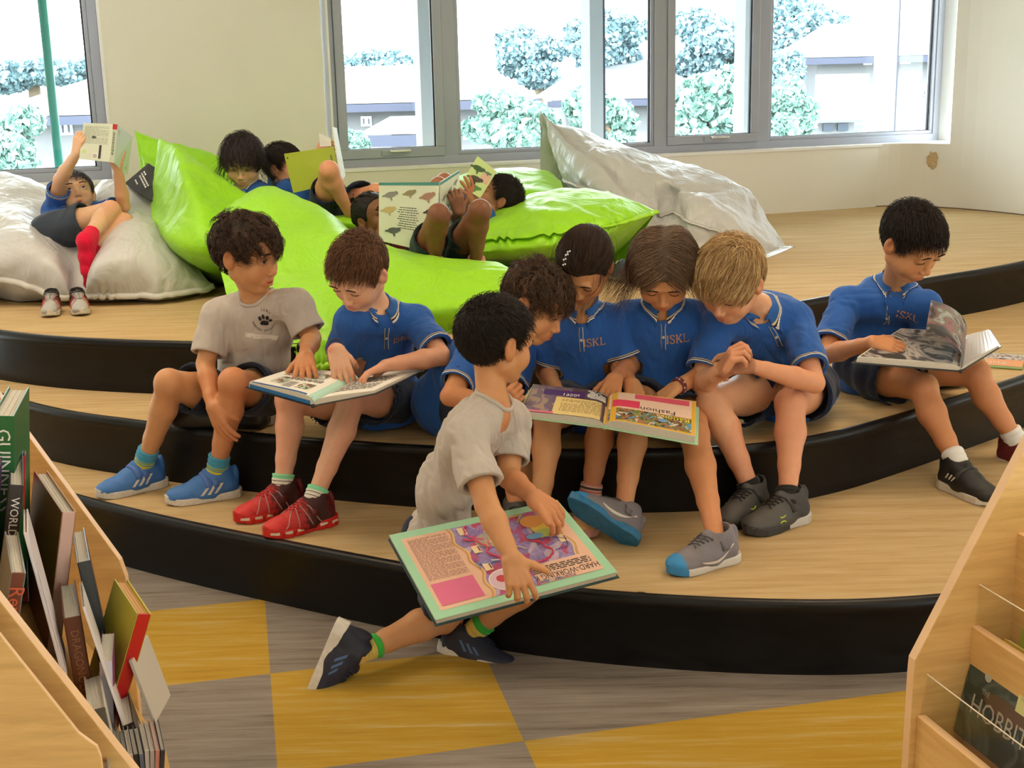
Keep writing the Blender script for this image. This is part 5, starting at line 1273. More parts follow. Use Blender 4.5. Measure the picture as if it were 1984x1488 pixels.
def kid1():
    s = 1.02
    return build_kid('boy in red socks lying in the pale grey bag holding a book up', s, 'asian',
        P(118, 452, 5.86), (-.80, -.55, .1), P(138, 408, 6.02), P(184, 412, 5.98), P(106, 408, 5.98),
        (P(149, 377, 5.98), (.30, -.80, .38), (-.22, .30, 1), dict(open_=.8, hs=1.0, mouth='part', gaze=(.25, -.75, .45), brow=(.02, .014, .01), vox=.003)),
        {'R': ((116, 348, 5.86), P(149, 296, 5.74)), 'L': ((240, 400, 5.86), P(227, 322, 5.76))},
        {'R': ((214, 408, 5.66), P(166, 466, 5.50)), 'L': ((240, 432, 5.74), P(172, 492, 5.56))},
        shirt=dict(polo=True, slv=.70, hem=.02, loose=1.1, seed=27, vox=.005), shorts=dict(t=.62, seed=12, mat_=cloth_mat('slate_shorts', (.045, .06, .085), None)),
        socks={'R': dict(top=.075, stripes=[(0, (.68, .008, .05)), (.09, (.68, .008, .05))], name='sock_red', foot=(V(-.12, -.35, -.9), V(-.1, -.9, .4))),
               'L': dict(top=.05, stripes=[(0, (.68, .008, .05)), (.09, (.68, .008, .05))], name='sock_red', foot=(V(-.15, -.25, -.9), V(-.1, -.9, .3)))},
        hands={'R': dict(d=(.25, -.1, .95), n=(.5, .85, 0), curl=(35, 45, 25), spread=5, vox=.0026), 'L': dict(d=(-.2, -.1, .95), n=(-.3, .9, 0), curl=(35, 45, 25), spread=5, vox=.0026)},
        hair=dict(n=2200, thick=.008, L=.035, grav=.1, wild=.15, seed=15, r=.0013, name='greyblack', c0=(.02, .018, .018), c1=(.11, .10, .105)))
def kid2():
    s = .98
    return build_kid('girl with dark fringe in a blue polo reading between the lime bean bags', s, 'asian',
        P(505, 450, 6.0), (-.95, -.2, 0), P(481, 366, 6.08), P(512, 380, 6.05), P(447, 384, 6.10),
        (P(470, 312, 6.05), (.02, -.85, -.42), (.05, -.35, 1), dict(open_=.35, look=1.0, hs=1.12, brow=(.02, .014, .01), vox=.003)),
        {}, {'R': ((500, 420, 5.9), P(530, 470, 5.9)), 'L': ((530, 420, 5.95), P(560, 470, 6.0))},
        shirt=dict(polo=True, slv=.8, hem=.02, seed=28, vox=.006), shorts=dict(t=.6, seed=13),
        hair=[dict(n=2600, thick=.013, L=.075, grav=.3, wild=.12, seed=16, r=.0012, ears=False, name='black3', part=False, cw=.25, comb=(0, .5, -.4), short=.8, c0=(.008, .006, .006), c1=(.055, .04, .045)),
              dict(n=240, thick=.018, L=.20, grav=.9, wild=.3, seed=17, r=.0009, ears=False, name='black3', part=True, short=1, c0=(.008, .006, .006), c1=(.055, .04, .045))])
def kid3():
    s = 1.0
    return build_kid('dark-haired boy lying on the middle lime bag behind a green book', s, 'light',
        P(645, 402, 6.02), (-.2, -.85, .2), P(548, 362, 6.25), P(540, 352, 6.42), P(556, 372, 6.10),
        (P(552, 322, 6.24), (.72, -.35, .10), (-.25, 0, 1), dict(open_=.6, look=.5, hs=1.05, brow=(.012, .008, .006), vox=.003)),
        {'R': (P(572, 352, 6.16), P(616, 302, 6.02))},
        {'R': ((637, 330, 5.86), P(676, 412, 5.84)), 'L': ((728, 374, 6.05), P(800, 378, 6.1))},
        shirt=dict(polo=True, slv=.75, seed=29, vox=.006), shorts=dict(t=.70, seed=14, ts={'R': .5, 'L': .75}),
        hands={'R': dict(d=(.5, -.1, .55), n=(.2, .9, -.4), curl=(35, 50, 25), spread=4, vox=.0026)},
        hair=dict(n=2400, thick=.009, L=.040, grav=.1, wild=.12, seed=18, r=.0013, name='black4', **DK))
def kid4():
    s = 1.05
    return build_kid('child with cornrowed hair lying behind the open sea-animal book', s, 'dark',
        P(845, 520, 5.45), (-.8, -.45, .1), P(752, 458, 5.62), P(790, 440, 5.72), P(735, 482, 5.56),
        (P(727, 420, 5.62), (.62, -.62, .36), (-.45, .15, .85), dict(open_=.8, hs=1.02, gaze=(.8, -.3, .1), brow=(.008, .006, .005), vox=.003)),
        {'R': ((742, 490, 5.42), P(739, 456, 5.34)), 'L': ((880, 450, 5.5), P(889, 412, 5.34))},
        {'R': (P(850, 416, 5.06), P(842, 510, 5.20)), 'L': (P(930, 408, 5.12), P(922, 511, 5.24))},
        shirt=dict(polo=True, slv=.75, seed=31, vox=.006, mat_=cloth_mat('dark_red_print', (.10, .012, .012), None)), shorts=dict(t=.60, seed=15, rh=.072, mat_=cloth_mat('teal_black_shorts', (.012, .035, .035), None)),
        socks={a: dict(top=.028, stripes=[(0, (.62, .30, .22)), (.09, (.62, .30, .22))], name='sock_salmon', foot=(V(0, -.95, -.15), Z)) for a in 'LR'},
        hands={'R': dict(d=(.35, -.1, .9), n=(.6, .75, 0), curl=(35, 45, 25), spread=5, vox=.0026), 'L': dict(d=(-.15, -.1, .95), n=(-.2, .9, 0), curl=(35, 50, 30), spread=5, vox=.0026)},
        hair=dict(n=2600, thick=.006, L=.05, grav=.0, wild=.03, seed=19, r=.0016, name='cornrow', tie=(0, -.12, .06), clump=40, c0=(.004, .003, .003), c1=(.02, .014, .012)))
def kid5():
    s = 1.0
    return build_kid('black-haired child lying with head to the right, reading a pale green book', s, 'brown',
        P(862, 425, 6.10), (.1, .9, .3), P(948, 408, 6.06), P(940, 392, 6.22), P(938, 420, 5.92),
        (P(966, 382, 6.02), (-.78, -.15, .55), (.62, -.05, .75), dict(open_=.6, hs=1.04, brow=(.012, .008, .006), vox=.003)),
        {'L': ((938, 410, 5.86), P(920, 392, 5.84))},
        {'R': ((862, 352, 6.3), P(820, 400, 6.3)), 'L': ((850, 360, 6.2), P(800, 410, 6.2))},
        shirt=dict(polo=True, slv=.75, seed=32, vox=.006), shorts=dict(t=.6, seed=16),
        hands={'L': dict(d=(-.35, -.2, .85), n=(-.5, .7, .1), curl=(8, 12, 8), spread=12, thumb=(.8, .6, .2), vox=.0026)},
        hair=dict(n=3000, thick=.008, L=.030, grav=.05, wild=.14, seed=20, r=.0012, name='black5', **DK))
exec_kids += [kidA, kidB, kidC, kidD, kidE, kidF, kidG, kidH, kid1, kid2, kid3, kid4, kid5]
import time
for kf in exec_kids:
    t0 = time.time(); kf(); print('   %.1fs' % (time.time()-t0))
# ================================================================== BOOKS
def page_mat():
    t = NT('page_edges'); n = t.noise(t.obj((600, 600, 600)), 1.0, 2); t.l(t.ramp(n, [(.35, (.58, .54, .46)), (.65, (.72, .68, .60))]), t.b.inputs['Base Color']); t.b.inputs['Roughness'].default_value = .8; return t.m
m_pages = page_mat()
def art(name, cols, scale=18, seed=0, kind='vor'):
    """printed picture: patches of ink colours"""
    if name in _MC: return _MC[name]
    t = NT(name); o = t.n('TexCoord').outputs['Object']; mp = t.n('Mapping'); mp.inputs['Location'].default_value = (seed*3.1, seed*1.7, seed); t.l(o, mp.inputs[0])
    nz = t.n('TexNoise'); nz.inputs['Scale'].default_value = scale*.7; nz.inputs['Detail'].default_value = 3; t.l(mp.outputs[0], nz.inputs['Vector'])
    add = t.n('VectorMath', operation='MULTIPLY_ADD'); t.l(nz.outputs['Color'], add.inputs[0]); add.inputs[1].default_value = (.05, .05, .05); t.l(mp.outputs[0], add.inputs[2])
    v = t.n('TexVoronoi'); v.inputs['Scale'].default_value = scale*1.6; t.l(add.outputs[0], v.inputs['Vector'])
    sp = t.n('SeparateColor'); t.l(v.outputs['Color'], sp.inputs[0])
    st = [(i/len(cols), c) for i, c in enumerate(cols)]
    c = t.ramp(sp.outputs[0], st, 'CONSTANT'); n2 = t.noise(mp.outputs[0], scale*5, 4, .7)
    c = t.mix(.35, c, t.ramp(n2, [(.35, (.2, .15, .2)), (.6, (1, 1, 1))]), 'MULTIPLY')
    if kind == 'photo':
        n3 = t.noise(mp.outputs[0], scale, 3, .5, 1.5); c = t.ramp(n3, [(.32+.36*i/len(cols), c_) for i, c_ in enumerate(cols)])
    t.l(c, t.b.inputs['Base Color']); t.b.inputs['Roughness'].default_value = .35; _MC[name] = t.m; return t.m
class Sheet:
    """bilinear patch with a height profile; a=(u0,v0) b=(u1,v0) c=(u1,v1) d=(u0,v1)"""
    def __init__(s, a, b, c, d, n, h=lambda u: 0*u):
        s.a, s.b, s.c, s.d = [np.asarray(x, float) for x in (a, b, c, d)]; s.n = nrm(n); s.h = h; s.W = np.linalg.norm(s.b-s.a); s.H = np.linalg.norm(s.d-s.a)
    def at(s, uv, off=0):
        uv = np.asarray(uv, float); u, v = uv[:, :1], uv[:, 1:2]
        return s.a*(1-u)*(1-v)+s.b*u*(1-v)+s.c*u*v+s.d*(1-u)*v+s.n*(s.h(u)+off)
    def quad(s, name, u0, v0, u1, v1, m, parent, off=.0006, nu=10):
        g = np.linspace(u0, u1, nu); uv = [(x, v0) for x in g]+[(x, v1) for x in g]
        return mesh(name, s.at(uv, off), [(i, i+1, nu+i+1, nu+i) for i in range(nu-1)], m, parent, smooth=False)
    def lines(s, name, u0, v0, u1, v1, rows, m, parent, vert=False, off=.0007, seed=0, fill=.55):
        rg = random.Random(seed); uv, f = [], []
        for r in range(rows):
            t0 = r/rows; x = 0
            while x < 1:
                l = min(rg.uniform(.04, .16), 1-x)
                if not (r % 7 == 6 and x > .5):
                    i = len(uv)
                    for (p, q) in ((x, t0), (x+l*.85, t0), (x+l*.85, t0+fill/rows), (x, t0+fill/rows)):
                        P_, Q_ = (q, p) if vert else (p, q); uv.append((u0+(u1-u0)*P_, v0+(v1-v0)*Q_))
                    f.append((i, i+1, i+2, i+3))
                x += l+.01
        return mesh(name, s.at(uv, off), f, m, parent, smooth=False)
    def text(s, name, txt, u, v, size, m, parent, rot=0, off=.0009, geo=None, aspect=1):
        g, f = geo or tgeo(txt, size=1.0); c, q = math.cos(math.radians(rot)), math.sin(math.radians(rot)); x = (g[:, 0]*c*aspect-g[:, 1]*q)*size/s.W+u; y = (g[:, 0]*q*aspect+g[:, 1]*c)*size/s.H+v
        return mesh(name, s.at(np.stack([x, y], 1), off), f, m, parent, smooth=False)
    def shape(s, name, geo, u, v, sx, m, parent, off=.0009, sy=None):
        g, f = geo; uv = np.stack([u+g[:, 0]*sx/s.W, v+g[:, 1]*(sy or sx)/s.H], 1); return mesh(name, s.at(uv, off), f, m, parent, smooth=False)
def slab(sh, t0, t1, name, m, parent, nu=2, nv=2, grow=0.0, bevel=0, u0=0, u1=1, v0=0, v1=1, flat_bottom=False):
    """solid between heights t0 and t1 over a sheet (t1 may be a function of u)"""
    U = np.linspace(u0-grow/sh.W, u1+grow/sh.W, nu); Vv = np.linspace(v0-grow/sh.H, v1+grow/sh.H, nv)
    uv = np.array([(u, v) for v in Vv for u in U]); T1 = (t1(uv[:, :1]) if callable(t1) else t1)
    base = Sheet(sh.a, sh.b, sh.c, sh.d, sh.n); top = base.at(uv, T1); bot = base.at(uv, t0(uv[:, :1]) if callable(t0) else t0); n = len(uv)
    f = [(j*nu+i, j*nu+i+1, (j+1)*nu+i+1, (j+1)*nu+i) for j in range(nv-1) for i in range(nu-1)]; f += [tuple(n+k for k in reversed(q)) for q in f]
    for i in range(nu-1): f += [(i, n+i, n+i+1, i+1), ((nv-1)*nu+i+1, n+(nv-1)*nu+i+1, n+(nv-1)*nu+i, (nv-1)*nu+i)]
    for j in range(nv-1): f += [((j+1)*nu, n+(j+1)*nu, n+j*nu, j*nu), (j*nu+nu-1, n+j*nu+nu-1, n+(j+1)*nu+nu-1, (j+1)*nu+nu-1)]
    o = mesh(name, np.vstack([top, bot]), f, m, parent, smooth=False)
    if bevel: b = o.modifiers.new('bevel', 'BEVEL'); b.width = bevel; b.segments = 2
    return o
def open_book(label, sf, sb, lf, lb, rf, rb, thL, thR, cover_m, group=None, name='open_book', arch=.010, pgm=None):
    """sf/sb: spine front/back, l/r: outer corners (front, back). returns root, left sheet, right sheet (u from the spine outwards, v front to back)"""
    root = empty(name, (sf+sb)/2, label, 'book', group); out = []
    for q, (of, ob, th) in enumerate(((lf, lb, thL), (rf, rb, thR))):
        n = np.cross(of-sf, sb-sf); n = nrm(n if n@V(0, -.3, 1) > 0 else -n)
        prof = lambda u, th=th: .0015+th*(.25+.75*np.clip(u/.12, 0, 1)**.5)+arch*np.sin(np.pi*np.clip(u, 0, 1)**.55)*(.6+.4*(1-u))
        sh = Sheet(sf, of, ob, sb, n, prof)
        slab(sh, -.003, 0.0, 'cover', cover_m, root, grow=.004, bevel=.001)
        slab(sh, .0005, prof, 'pages', pgm or m_pages, root, nu=22, nv=2, u0=.0, u1=.975, v0=.012, v1=.988)
        out.append(sh)
    d = nrm(sb-sf); mb = MB(); mb.tube([sf-d*.003-out[0].n*.001, sb+d*.003-out[0].n*.001], .006, 8); mb.build('spine', cover_m, root, smooth=True)
    return root, out[0], out[1]
# ---- 1: the book shared by the curly boy and the brown-haired boy
def book1():
    r, L_, R_ = open_book('open book with blue-edged pages on the laps of the two left boys', P(606, 786, 3.60), P(696, 738, 3.84), P(478, 750, 3.66), P(560, 724, 3.86), P(728, 762, 3.60), P(820, 718, 3.86), .016, .006, mat('cover_dark', (.02, .022, .03), .3))
    L_.quad('page_face', .0, .02, .97, .98, m_paper, r, .0005, 20); R_.quad('page_face', .0, .02, .97, .98, m_paper, r, .0005, 20)
    L_.quad('picture', .0, .02, .10, .98, mat('page_tint_teal', (.45, .72, .62), .5), r, .0008); L_.quad('page_band', .05, .02, .95, .06, mat('band_blue', (.02, .12, .38), .4), r, .001)
    for i, (u0, v0, u1, v1) in enumerate([(.2, .15, .4, .35), (.6, .2, .8, .4), (.25, .55, .5, .8), (.65, .6, .85, .8)]): L_.quad('picture', u0, v0, u1, v1, art('art_leaf%d' % (i % 2), [(.05, .16, .08), (.45, .5, .35), (.3, .12, .1), (.7, .72, .65)], 60, i), r, .0011)
    L_.lines('text_lines', .2, .43, .8, .53, 5, m_ink, r, off=.0009, seed=1); L_.lines('text_lines', .45, .12, .58, .36, 6, m_ink, r, off=.0009, seed=2)
    R_.lines('text_lines', .15, .2, .8, .8, 14, m_ink, r, off=.0009, seed=5); slab(L_, .001, .012, 'page_block_blue', mat('page_block_blue', (.02, .16, .42), .4), r, nu=12, u0=.05, u1=.96, v0=.004, v1=.03)
book1()
# ---- 2: the huge book of the crouching boy
def book2():
    BL, BR, TR, TL = P(845, 1200, 2.80), P(1194, 1108, 2.90), P(1079, 970, 3.10), P(756, 1038, 3.02)
    n = nrm(np.cross(BR-BL, TL-BL)); n = n if n[1] < 0 else -n; sh = Sheet(BL, BR, TR, TL, n); print('huge book', round(sh.W, 3), round(sh.H, 3))
    r = empty('picture_book', (BL+TR)/2, 'huge open picture book with mint page border held by the crouching boy', 'book')
    slab(sh, -.022, -.018, 'back_cover', mat('cover_teal_dark', (.02, .06, .07), .4), r, grow=.006, bevel=.001); slab(sh, -.018, -.001, 'pages', m_pages, r)
    slab(sh, -.001, .0008, 'page_border', mat('page_mint', (.36, .66, .44), .5), r, grow=.002)
    peach = mat('page_peach', (.80, .50, .36), .5); sh.quad('page_face', .045, .07, .955, .93, peach, r, .0012)
    pic = mat('page_art_purple', (.5, .3, .5), .4); pur = art('art_purple', [(.30, .22, .48), (.38, .28, .55), (.50, .12, .28), (.60, .48, .62), (.34, .25, .52), (.55, .10, .20), (.42, .34, .60)], 26, 1)
    # purple scene with wavy skin-coloured rim on its left
    t = np.linspace(0, 1, 40); wob = .335+.012*np.sin(t*22)+.10*t*0; xl = wob+.02*np.sin(t*5)
    uv = [(x, .07+.86*y) for x, y in zip(xl, t)]+[(.895+.01*math.sin(y*18), .07+.86*y if y > .0 else .07) for y in t]; uv = np.array(uv)
    low = np.clip(uv[:, 1], .07, .93); mesh('picture', sh.at(uv, .0016), [(i, 40+i, 41+i, i+1) for i in range(39)], pur, r, smooth=False)
    for dx, c, wd in ((0, (.62, .34, .12), .007), (.012, (.78, .52, .26), .006)):
        for (xs, nm) in ((xl+dx-.012, 'rim'), (.895+.012*np.sin(t*18)-dx, 'rim')):
            v2 = [(x, .07+.86*y) for x, y in zip(xs, t)]+[(x+wd*1.6, .07+.86*y) for x, y in zip(xs, t)]; mesh(nm, sh.at(v2, .0019), [(i, 40+i, 41+i, i+1) for i in range(39)], mat('rim%.2f' % c[0], c, .5), r, smooth=False)
    # lower right block: heading upside down
    sh.quad('text_panel', .60, .07, .955, .30, peach, r, .0021); sh.text('heading', 'HARD-WORKING K', .768, .145, .026, m_ink, r, 180, .0026, aspect=.72)
    sh.lines('text_lines', .60, .19, .93, .27, 4, m_ink, r, off=.0026, seed=2); sh.quad('picture', .60, .075, .80, .105, art('art_small', [(.5, .2, .2), (.6, .5, .4), (.2, .2, .3)], 60, 2), r, .0027)
    sh.lines('text_lines', .07, .40, .30, .90, 44, mat('ink_soft', (.30, .16, .14), .6), r, off=.0018, seed=3, fill=.35)
    sh.quad('pink_panel', .065, .11, .30, .36, mat('panel_pink', (.72, .16, .30), .45), r, .0022)
    wt = mat('art_white', (.80, .76, .70), .5)
    for i, (u, v, rx, ry, m_) in enumerate([(.455, .22, .062, .050, wt), (.455, .22, .058, .046, mat('art_lilac', (.66, .50, .60), .5)), (.43, .24, .018, .016, mat('art_red', (.55, .06, .08), .5)), (.475, .26, .017, .014, mat('art_red', (.55, .06, .08), .5)), (.46, .18, .018, .012, mat('art_violet', (.30, .16, .40), .5)),
        (.50, .70, .055, .034, mat('art_grey', (.40, .36, .30), .5)), (.52, .66, .040, .022, mat('art_olive', (.45, .40, .20), .5)), (.82, .72, .045, .040, mat('art_yellow', (.80, .60, .10), .5)), (.78, .80, .042, .030, mat('art_orange', (.75, .34, .08), .5)), (.80, .63, .036, .022, mat('art_green', (.42, .52, .12), .5)), (.74, .62, .03, .014, mat('art_blue', (.15, .35, .60), .5))]):
        sh.shape('drawn_shape', ellipse2(0, 0, 1, 1, 0, 26), u, v, rx*.72, m_, r, .0024+.0002*i, ry*.72)
    rg = random.Random(4)
    for k, (c, wd) in enumerate([((.60, .06, .14), .0040), ((.70, .10, .30), .0030), ((.75, .60, .50), .0020), ((.12, .10, .30), .0022), ((.62, .05, .10), .0035), ((.80, .70, .60), .0022), ((.55, .40, .10), .0028), ((.65, .08, .25), .0035), ((.20, .30, .60), .002)]):
        x0, y0 = rg.uniform(.40, .80), rg.uniform(.36, .86); a = rg.uniform(0, 6); pts = []
        for i in range(26): pts.append((min(max(x0, .36), .88), min(max(y0, .32 if x0 > .58 else .1), .91))); a += rg.uniform(-.55, .55); x0 += math.cos(a)*.014; y0 += math.sin(a)*.018
        p = sh.at(pts, .0050); mb = MB(); mb.tube(p-n*.0012, wd*.8, 4); mb.build('drawn_line', mat('line%d' % k, c, .5), r)
    for i, (u, v) in enumerate([(.385, .86), (.40, .62), (.40, .40), (.87, .86), (.87, .52)]):
        sh.quad('drawn_cell', u-.022, v-.045, u+.022, v+.045, mat('art_cream', (.82, .64, .40), .5), r, .0046, 2)
        sh.quad('drawn_cell', u+.010, v-.03, u+.018, v+.03, mat('art_maroon', (.20, .06, .08), .5), r, .0050, 2)
book2()
# ---- 3: the book shared by the group of four
def book3():
    r, L_, R_ = open_book('thick open book with yellow and pink pages shared by the four children in the middle', P(1172, 828, 3.48), P(1178, 772, 3.66), P(1004, 806, 3.56), P(1030, 752, 3.74), P(1350, 860, 3.40), P(1352, 790, 3.60), .014, .020, mat('cover_mint', (.42, .66, .42), .4), arch=.006)
    L_.quad('page_face', .0, .02, .97, .98, mat('page_plum', (.10, .055, .085), .4), r, .0005, 20); R_.quad('page_face', .0, .02, .97, .98, mat('page_gold', (.75, .42, .03), .45), r, .0005, 20)
    L_.quad('picture', .45, .05, .96, .95, art('art_dusk', [(.10, .06, .10), (.22, .15, .14), (.12, .08, .2), (.35, .24, .18)], 16, 3, 'photo'), r, .0008)
    L_.quad('text_panel', .0, .03, .62, .62, mat('page_yellow', (.74, .58, .24), .5), r, .0011); L_.lines('text_lines', .05, .15, .55, .58, 9, mat('ink_soft2', (.40, .28, .12), .6), r, off=.0014, seed=8)
    L_.quad('violet_panel', .28, .66, .80, .86, mat('panel_violet', (.07, .02, .16), .4), r, .0012); L_.text('heading', '1950s', .45, .72, .024, m_white, r, 180, .0018)
    L_.quad('picture', .02, .68, .25, .96, art('art_bw', [(.75, .72, .68), (.05, .05, .05), (.6, .58, .55)], 40, 4), r, .0013); L_.quad('pink_band', .60, .03, .97, .09, mat('band_pink', (.70, .16, .25), .5), r, .0015)
    R_.quad('page_panel', .02, .45, .93, .96, mat('page_blush', (.80, .56, .44), .5), r, .0008); R_.quad('picture', .02, .06, .93, .44, art('art_crowd', [(.20, .24, .05), (.30, .14, .05), (.75, .68, .6), (.10, .05, .04), (.26, .32, .06), (.45, .2, .12), (.10, .35, .6)], 60, 5), r, .0009)
    R_.text('heading', 'Fashion', .56, .52, .030, m_ink, r, 180, .0016, aspect=1.15); R_.text('heading', 'Rations', .74, .37, .028, mat('letter_yellow', (.80, .66, .05), .4), r, 180, .0018, aspect=1.1)
    R_.quad('pink_panel', .06, .50, .36, .72, mat('panel_hotpink', (.75, .05, .12), .4), r, .0014); R_.quad('pink_panel', .30, .80, .9, .95, mat('panel_rose', (.72, .10, .16), .45), r, .0012)
    R_.shape('drawn_shape', ellipse2(0, 0, 1, 1, 0, 14), .62, .25, .014, mat('art_blue', (.15, .35, .60), .5), r, .0022, .009)
book3()
# ---- 4: the photo book of the boy on the right
def book4():
    sf, sb = P(1861, 719, 3.98), P(1868, 655, 4.22); r, L_, R_ = open_book('large photo book with a half-turned page on the right boy\'s lap', sf, sb, P(1652, 702, 3.94), P(1740, 645, 4.20), P(1938, 672, 4.02), P(1918, 640, 4.24), .018, .004, mat('cover_black', (.02, .02, .022), .3), arch=.003)
    L_.quad('page_face', .02, .03, .96, .97, art('art_photo', [(.05, .05, .06), (.10, .08, .08), (.5, .45, .42), (.03, .03, .035)], 9, 6, 'photo'), r, .0007); R_.quad('page_face', .02, .03, .96, .97, mat('page_gloss', (.55, .55, .58), .12), r, .0007)
    up = L_.n; U = np.linspace(0, 1, 16); Vv = np.linspace(0, 1, 6); A, B = sf+(L_.b-sf)*0, sb
    vs = []; d = nrm(L_.b-L_.a); n_ = 0
    for v in Vv:
        for u in U:
            a = u*1.35; p = (sf*(1-v)+sb*v)+up*(.02+.125*math.sin(a)*.9)+d*(.20*(1-math.cos(a))*.95+.012*u); vs.append(p)
    pg = art('art_photo_page', [(.03, .03, .035), (.06, .05, .05), (.30, .10, .14), (.10, .14, .05), (.4, .4, .42), (.03, .03, .03)], 9, 7, 'photo')
    o = mesh('turning_page', vs, [(j*16+i, j*16+i+1, (j+1)*16+i+1, (j+1)*16+i) for j in range(5) for i in range(15)], pg, r); md = o.modifiers.new('t', 'SOLIDIFY'); md.thickness = .0008
    b = [G(1904, 686, .403), G(1914, 712, .403), G(1978, 718, .403), G(1988, 690, .403)]
    sh = Sheet(G(1912, 713, .4), G(1980, 718, .4), G(1990, 690, .4), G(1900, 684, .4), Z, lambda u: .006+0*u); q = empty('booklet', sh.a, 'thin booklet with orange band lying on the step beside the boy on the right', 'book'); slab(sh, .001, .0055, 'cover', mat('booklet_green', (.20, .28, .06), .5), q)
    sh.quad('orange_band', .02, .12, .98, .55, mat('band_orange', (.70, .30, .10), .5), q, .0002, 2); sh.quad('picture', .02, .56, .98, .96, art('art_text', [(.7, .65, .6), (.12, .05, .05), (.6, .5, .45)], 60, 8), q, .0002, 2); sh.text('heading', 'ISIA', .35, .30, .035, m_white, q, 0, .0012)
book4()
# ---- books of the children on the bean bags
def slab_book(label, corners, th, m, group=None, name='book', inner=None, cat='book'):
    a, b, c, d = corners; n = nrm(np.cross(b-a, d-a)); n = n if n[1] < 0 else -n; sh = Sheet(a, b, c, d, n); r = empty(name, (a+c)/2, label, cat, group)
    slab(sh, -th-.002, -.002, 'pages', m_pages, r, u0=.02, u1=.98, v0=.02, v1=.98); slab(sh, -.002, 0, 'cover', m, r, bevel=.0006); return r, sh
def books_back():
    r, sh = slab_book('open paperback with red spine top held up by the boy in the grey bag', [P(153, 308, 5.70), P(212, 314, 5.66), P(219, 240, 5.72), P(162, 238, 5.76)], .012, mat('cover_sage', (.58, .64, .52), .4))
    sh.lines('text_lines', .08, .45, .90, .93, 16, mat('ink_soft3', (.25, .27, .22), .6), r, seed=2, off=.001, fill=.4); sh.quad('barcode', .62, .06, .70, .42, m_ink, r, .001, 2); sh.quad('barcode_panel', .42, .05, .60, .20, m_paper, r, .0008, 2); sh.lines('barcode_lines', .44, .07, .58, .18, 6, m_ink, r, vert=True, off=.0011)
    sh.shape('drawn_mark', ellipse2(0, 0, 1, 1, 0, 12), .42, .62, .012, m_ink, r, .001, .006); sh.shape('drawn_mark', ellipse2(0, 0, 1, 1, 0, 12), .14, .22, .010, mat('art_lime', (.5, .65, .2), .5), r, .001, .008)
    q = Sheet(P(212, 314, 5.66), P(221, 316, 5.68), P(228, 241, 5.74), P(219, 240, 5.72), V(0, -1, 0)); slab(q, -.012, .0, 'spine', mat('cover_palesage', (.66, .70, .62), .4), r); q.quad('spine_top', 0, .86, 1, 1, mat('spine_red', (.60, .03, .03), .4), r, .0008, 2); q.lines('spine_text', .25, .2, .75, .8, 2, m_ink, r, vert=True, off=.001)
    f = Sheet(P(221, 316, 5.68), P(247, 340, 5.84), P(257, 265, 5.88), P(228, 241, 5.74), V(.5, -.8, 0)); slab(f, -.003, 0, 'front_cover', mat('cover_iceblue', (.62, .68, .70), .4), r); f.quad('picture', .1, .1, .9, .9, art('art_pinkgrey', [(.6, .66, .70), (.66, .70, .72), (.62, .45, .50), (.6, .64, .66)], 30, 9), r, .0008)
    # green book
    r, sh = slab_book('tall olive green book held open by the boy lying on the middle lime bag', [P(568, 374, 5.92), P(660, 352, 5.84), P(646, 284, 5.90), P(550, 298, 5.98)], .010, mat('cover_olive', (.34, .42, .015), .4))
    f = Sheet(P(661, 350, 5.84), P(668, 340, 5.98), P(651, 248, 6.02), P(644, 246, 5.90), V(.9, -.3, 0)); slab(f, -.004, .004, 'front_cover', mat('cover_palegrey', (.72, .76, .70), .4), r)
    g = Sheet(P(620, 284, 5.98), P(642, 283, 5.93), P(641, 268, 5.94), P(618, 258, 5.98), V(0, -1, 0)); slab(g, -.001, .001, 'loose_page', m_paper, r); sh.quad('mark', .04, .86, .07, .90, m_ink, r, .001, 2); sh.quad('mark', .90, .55, .93, .78, mat('mark_dark', (.12, .14, .05), .5), r, .001, 2)
    # sea animal book
    r, sh = slab_book('open sea-animal book with teal top band held by the child with cornrows', [P(734, 466, 5.30), P(794, 482, 5.22) if 0 else P(846, 492, 5.22), P(851, 353, 5.28), P(734, 354, 5.34)], .008, mat('cover_cream', (.62, .68, .54), .4))
    teal = mat('band_teal', (.05, .24, .22), .4); sh.quad('teal_band', 0, .955, 1, 1, teal, r, .0006, 2)
    ani = merge2(ellipse2(0, 0, 1, .45, .2), ellipse2(.9, .3, .35, .28), ellipse2(-1.0, -.2, .5, .16, .3), ellipse2(.1, -.5, .18, .45, .3))
    for i, (u, v, sx, c) in enumerate([(.20, .80, .026, (.22, .22, .20)), (.52, .84, .022, (.26, .24, .12)), (.82, .80, .026, (.36, .20, .14)), (.17, .55, .026, (.50, .40, .16)), (.86, .58, .020, (.02, .025, .03)), (.25, .22, .026, (.08, .10, .10))]): sh.shape('drawn_animal', ani, u, v, sx, mat('animal%d' % i, c, .5), r, .0010)
    for i in range(10): sh.lines('text_line', .36-.02*(i % 3), .60-.036*i, .64+.02*(i % 3), .615-.036*i, 1, m_ink, r, seed=i, off=.001, fill=.8)
    f = Sheet(P(852, 492, 5.22), P(892, 440, 5.46), P(890, 330, 5.52), P(853, 353, 5.28), V(.5, -.8, 0)); slab(f, -.006, 0, 'front_cover', mat('cover_cream', (.62, .68, .54), .4), r); f.quad('teal_band', 0, .955, 1, 1, teal, r, .0007, 2)
    for i, (u, v) in enumerate([(.2, .74), (.5, .78), (.8, .84)]): f.shape('drawn_animal', ani, u, v, .020, mat('animal0', (.22, .22, .20), .5), r, .0010)
    f.lines('heading', .15, .45, .85, .62, 2, mat('heading_dark', (.10, .16, .14), .5), r, seed=4, off=.001, fill=.7)
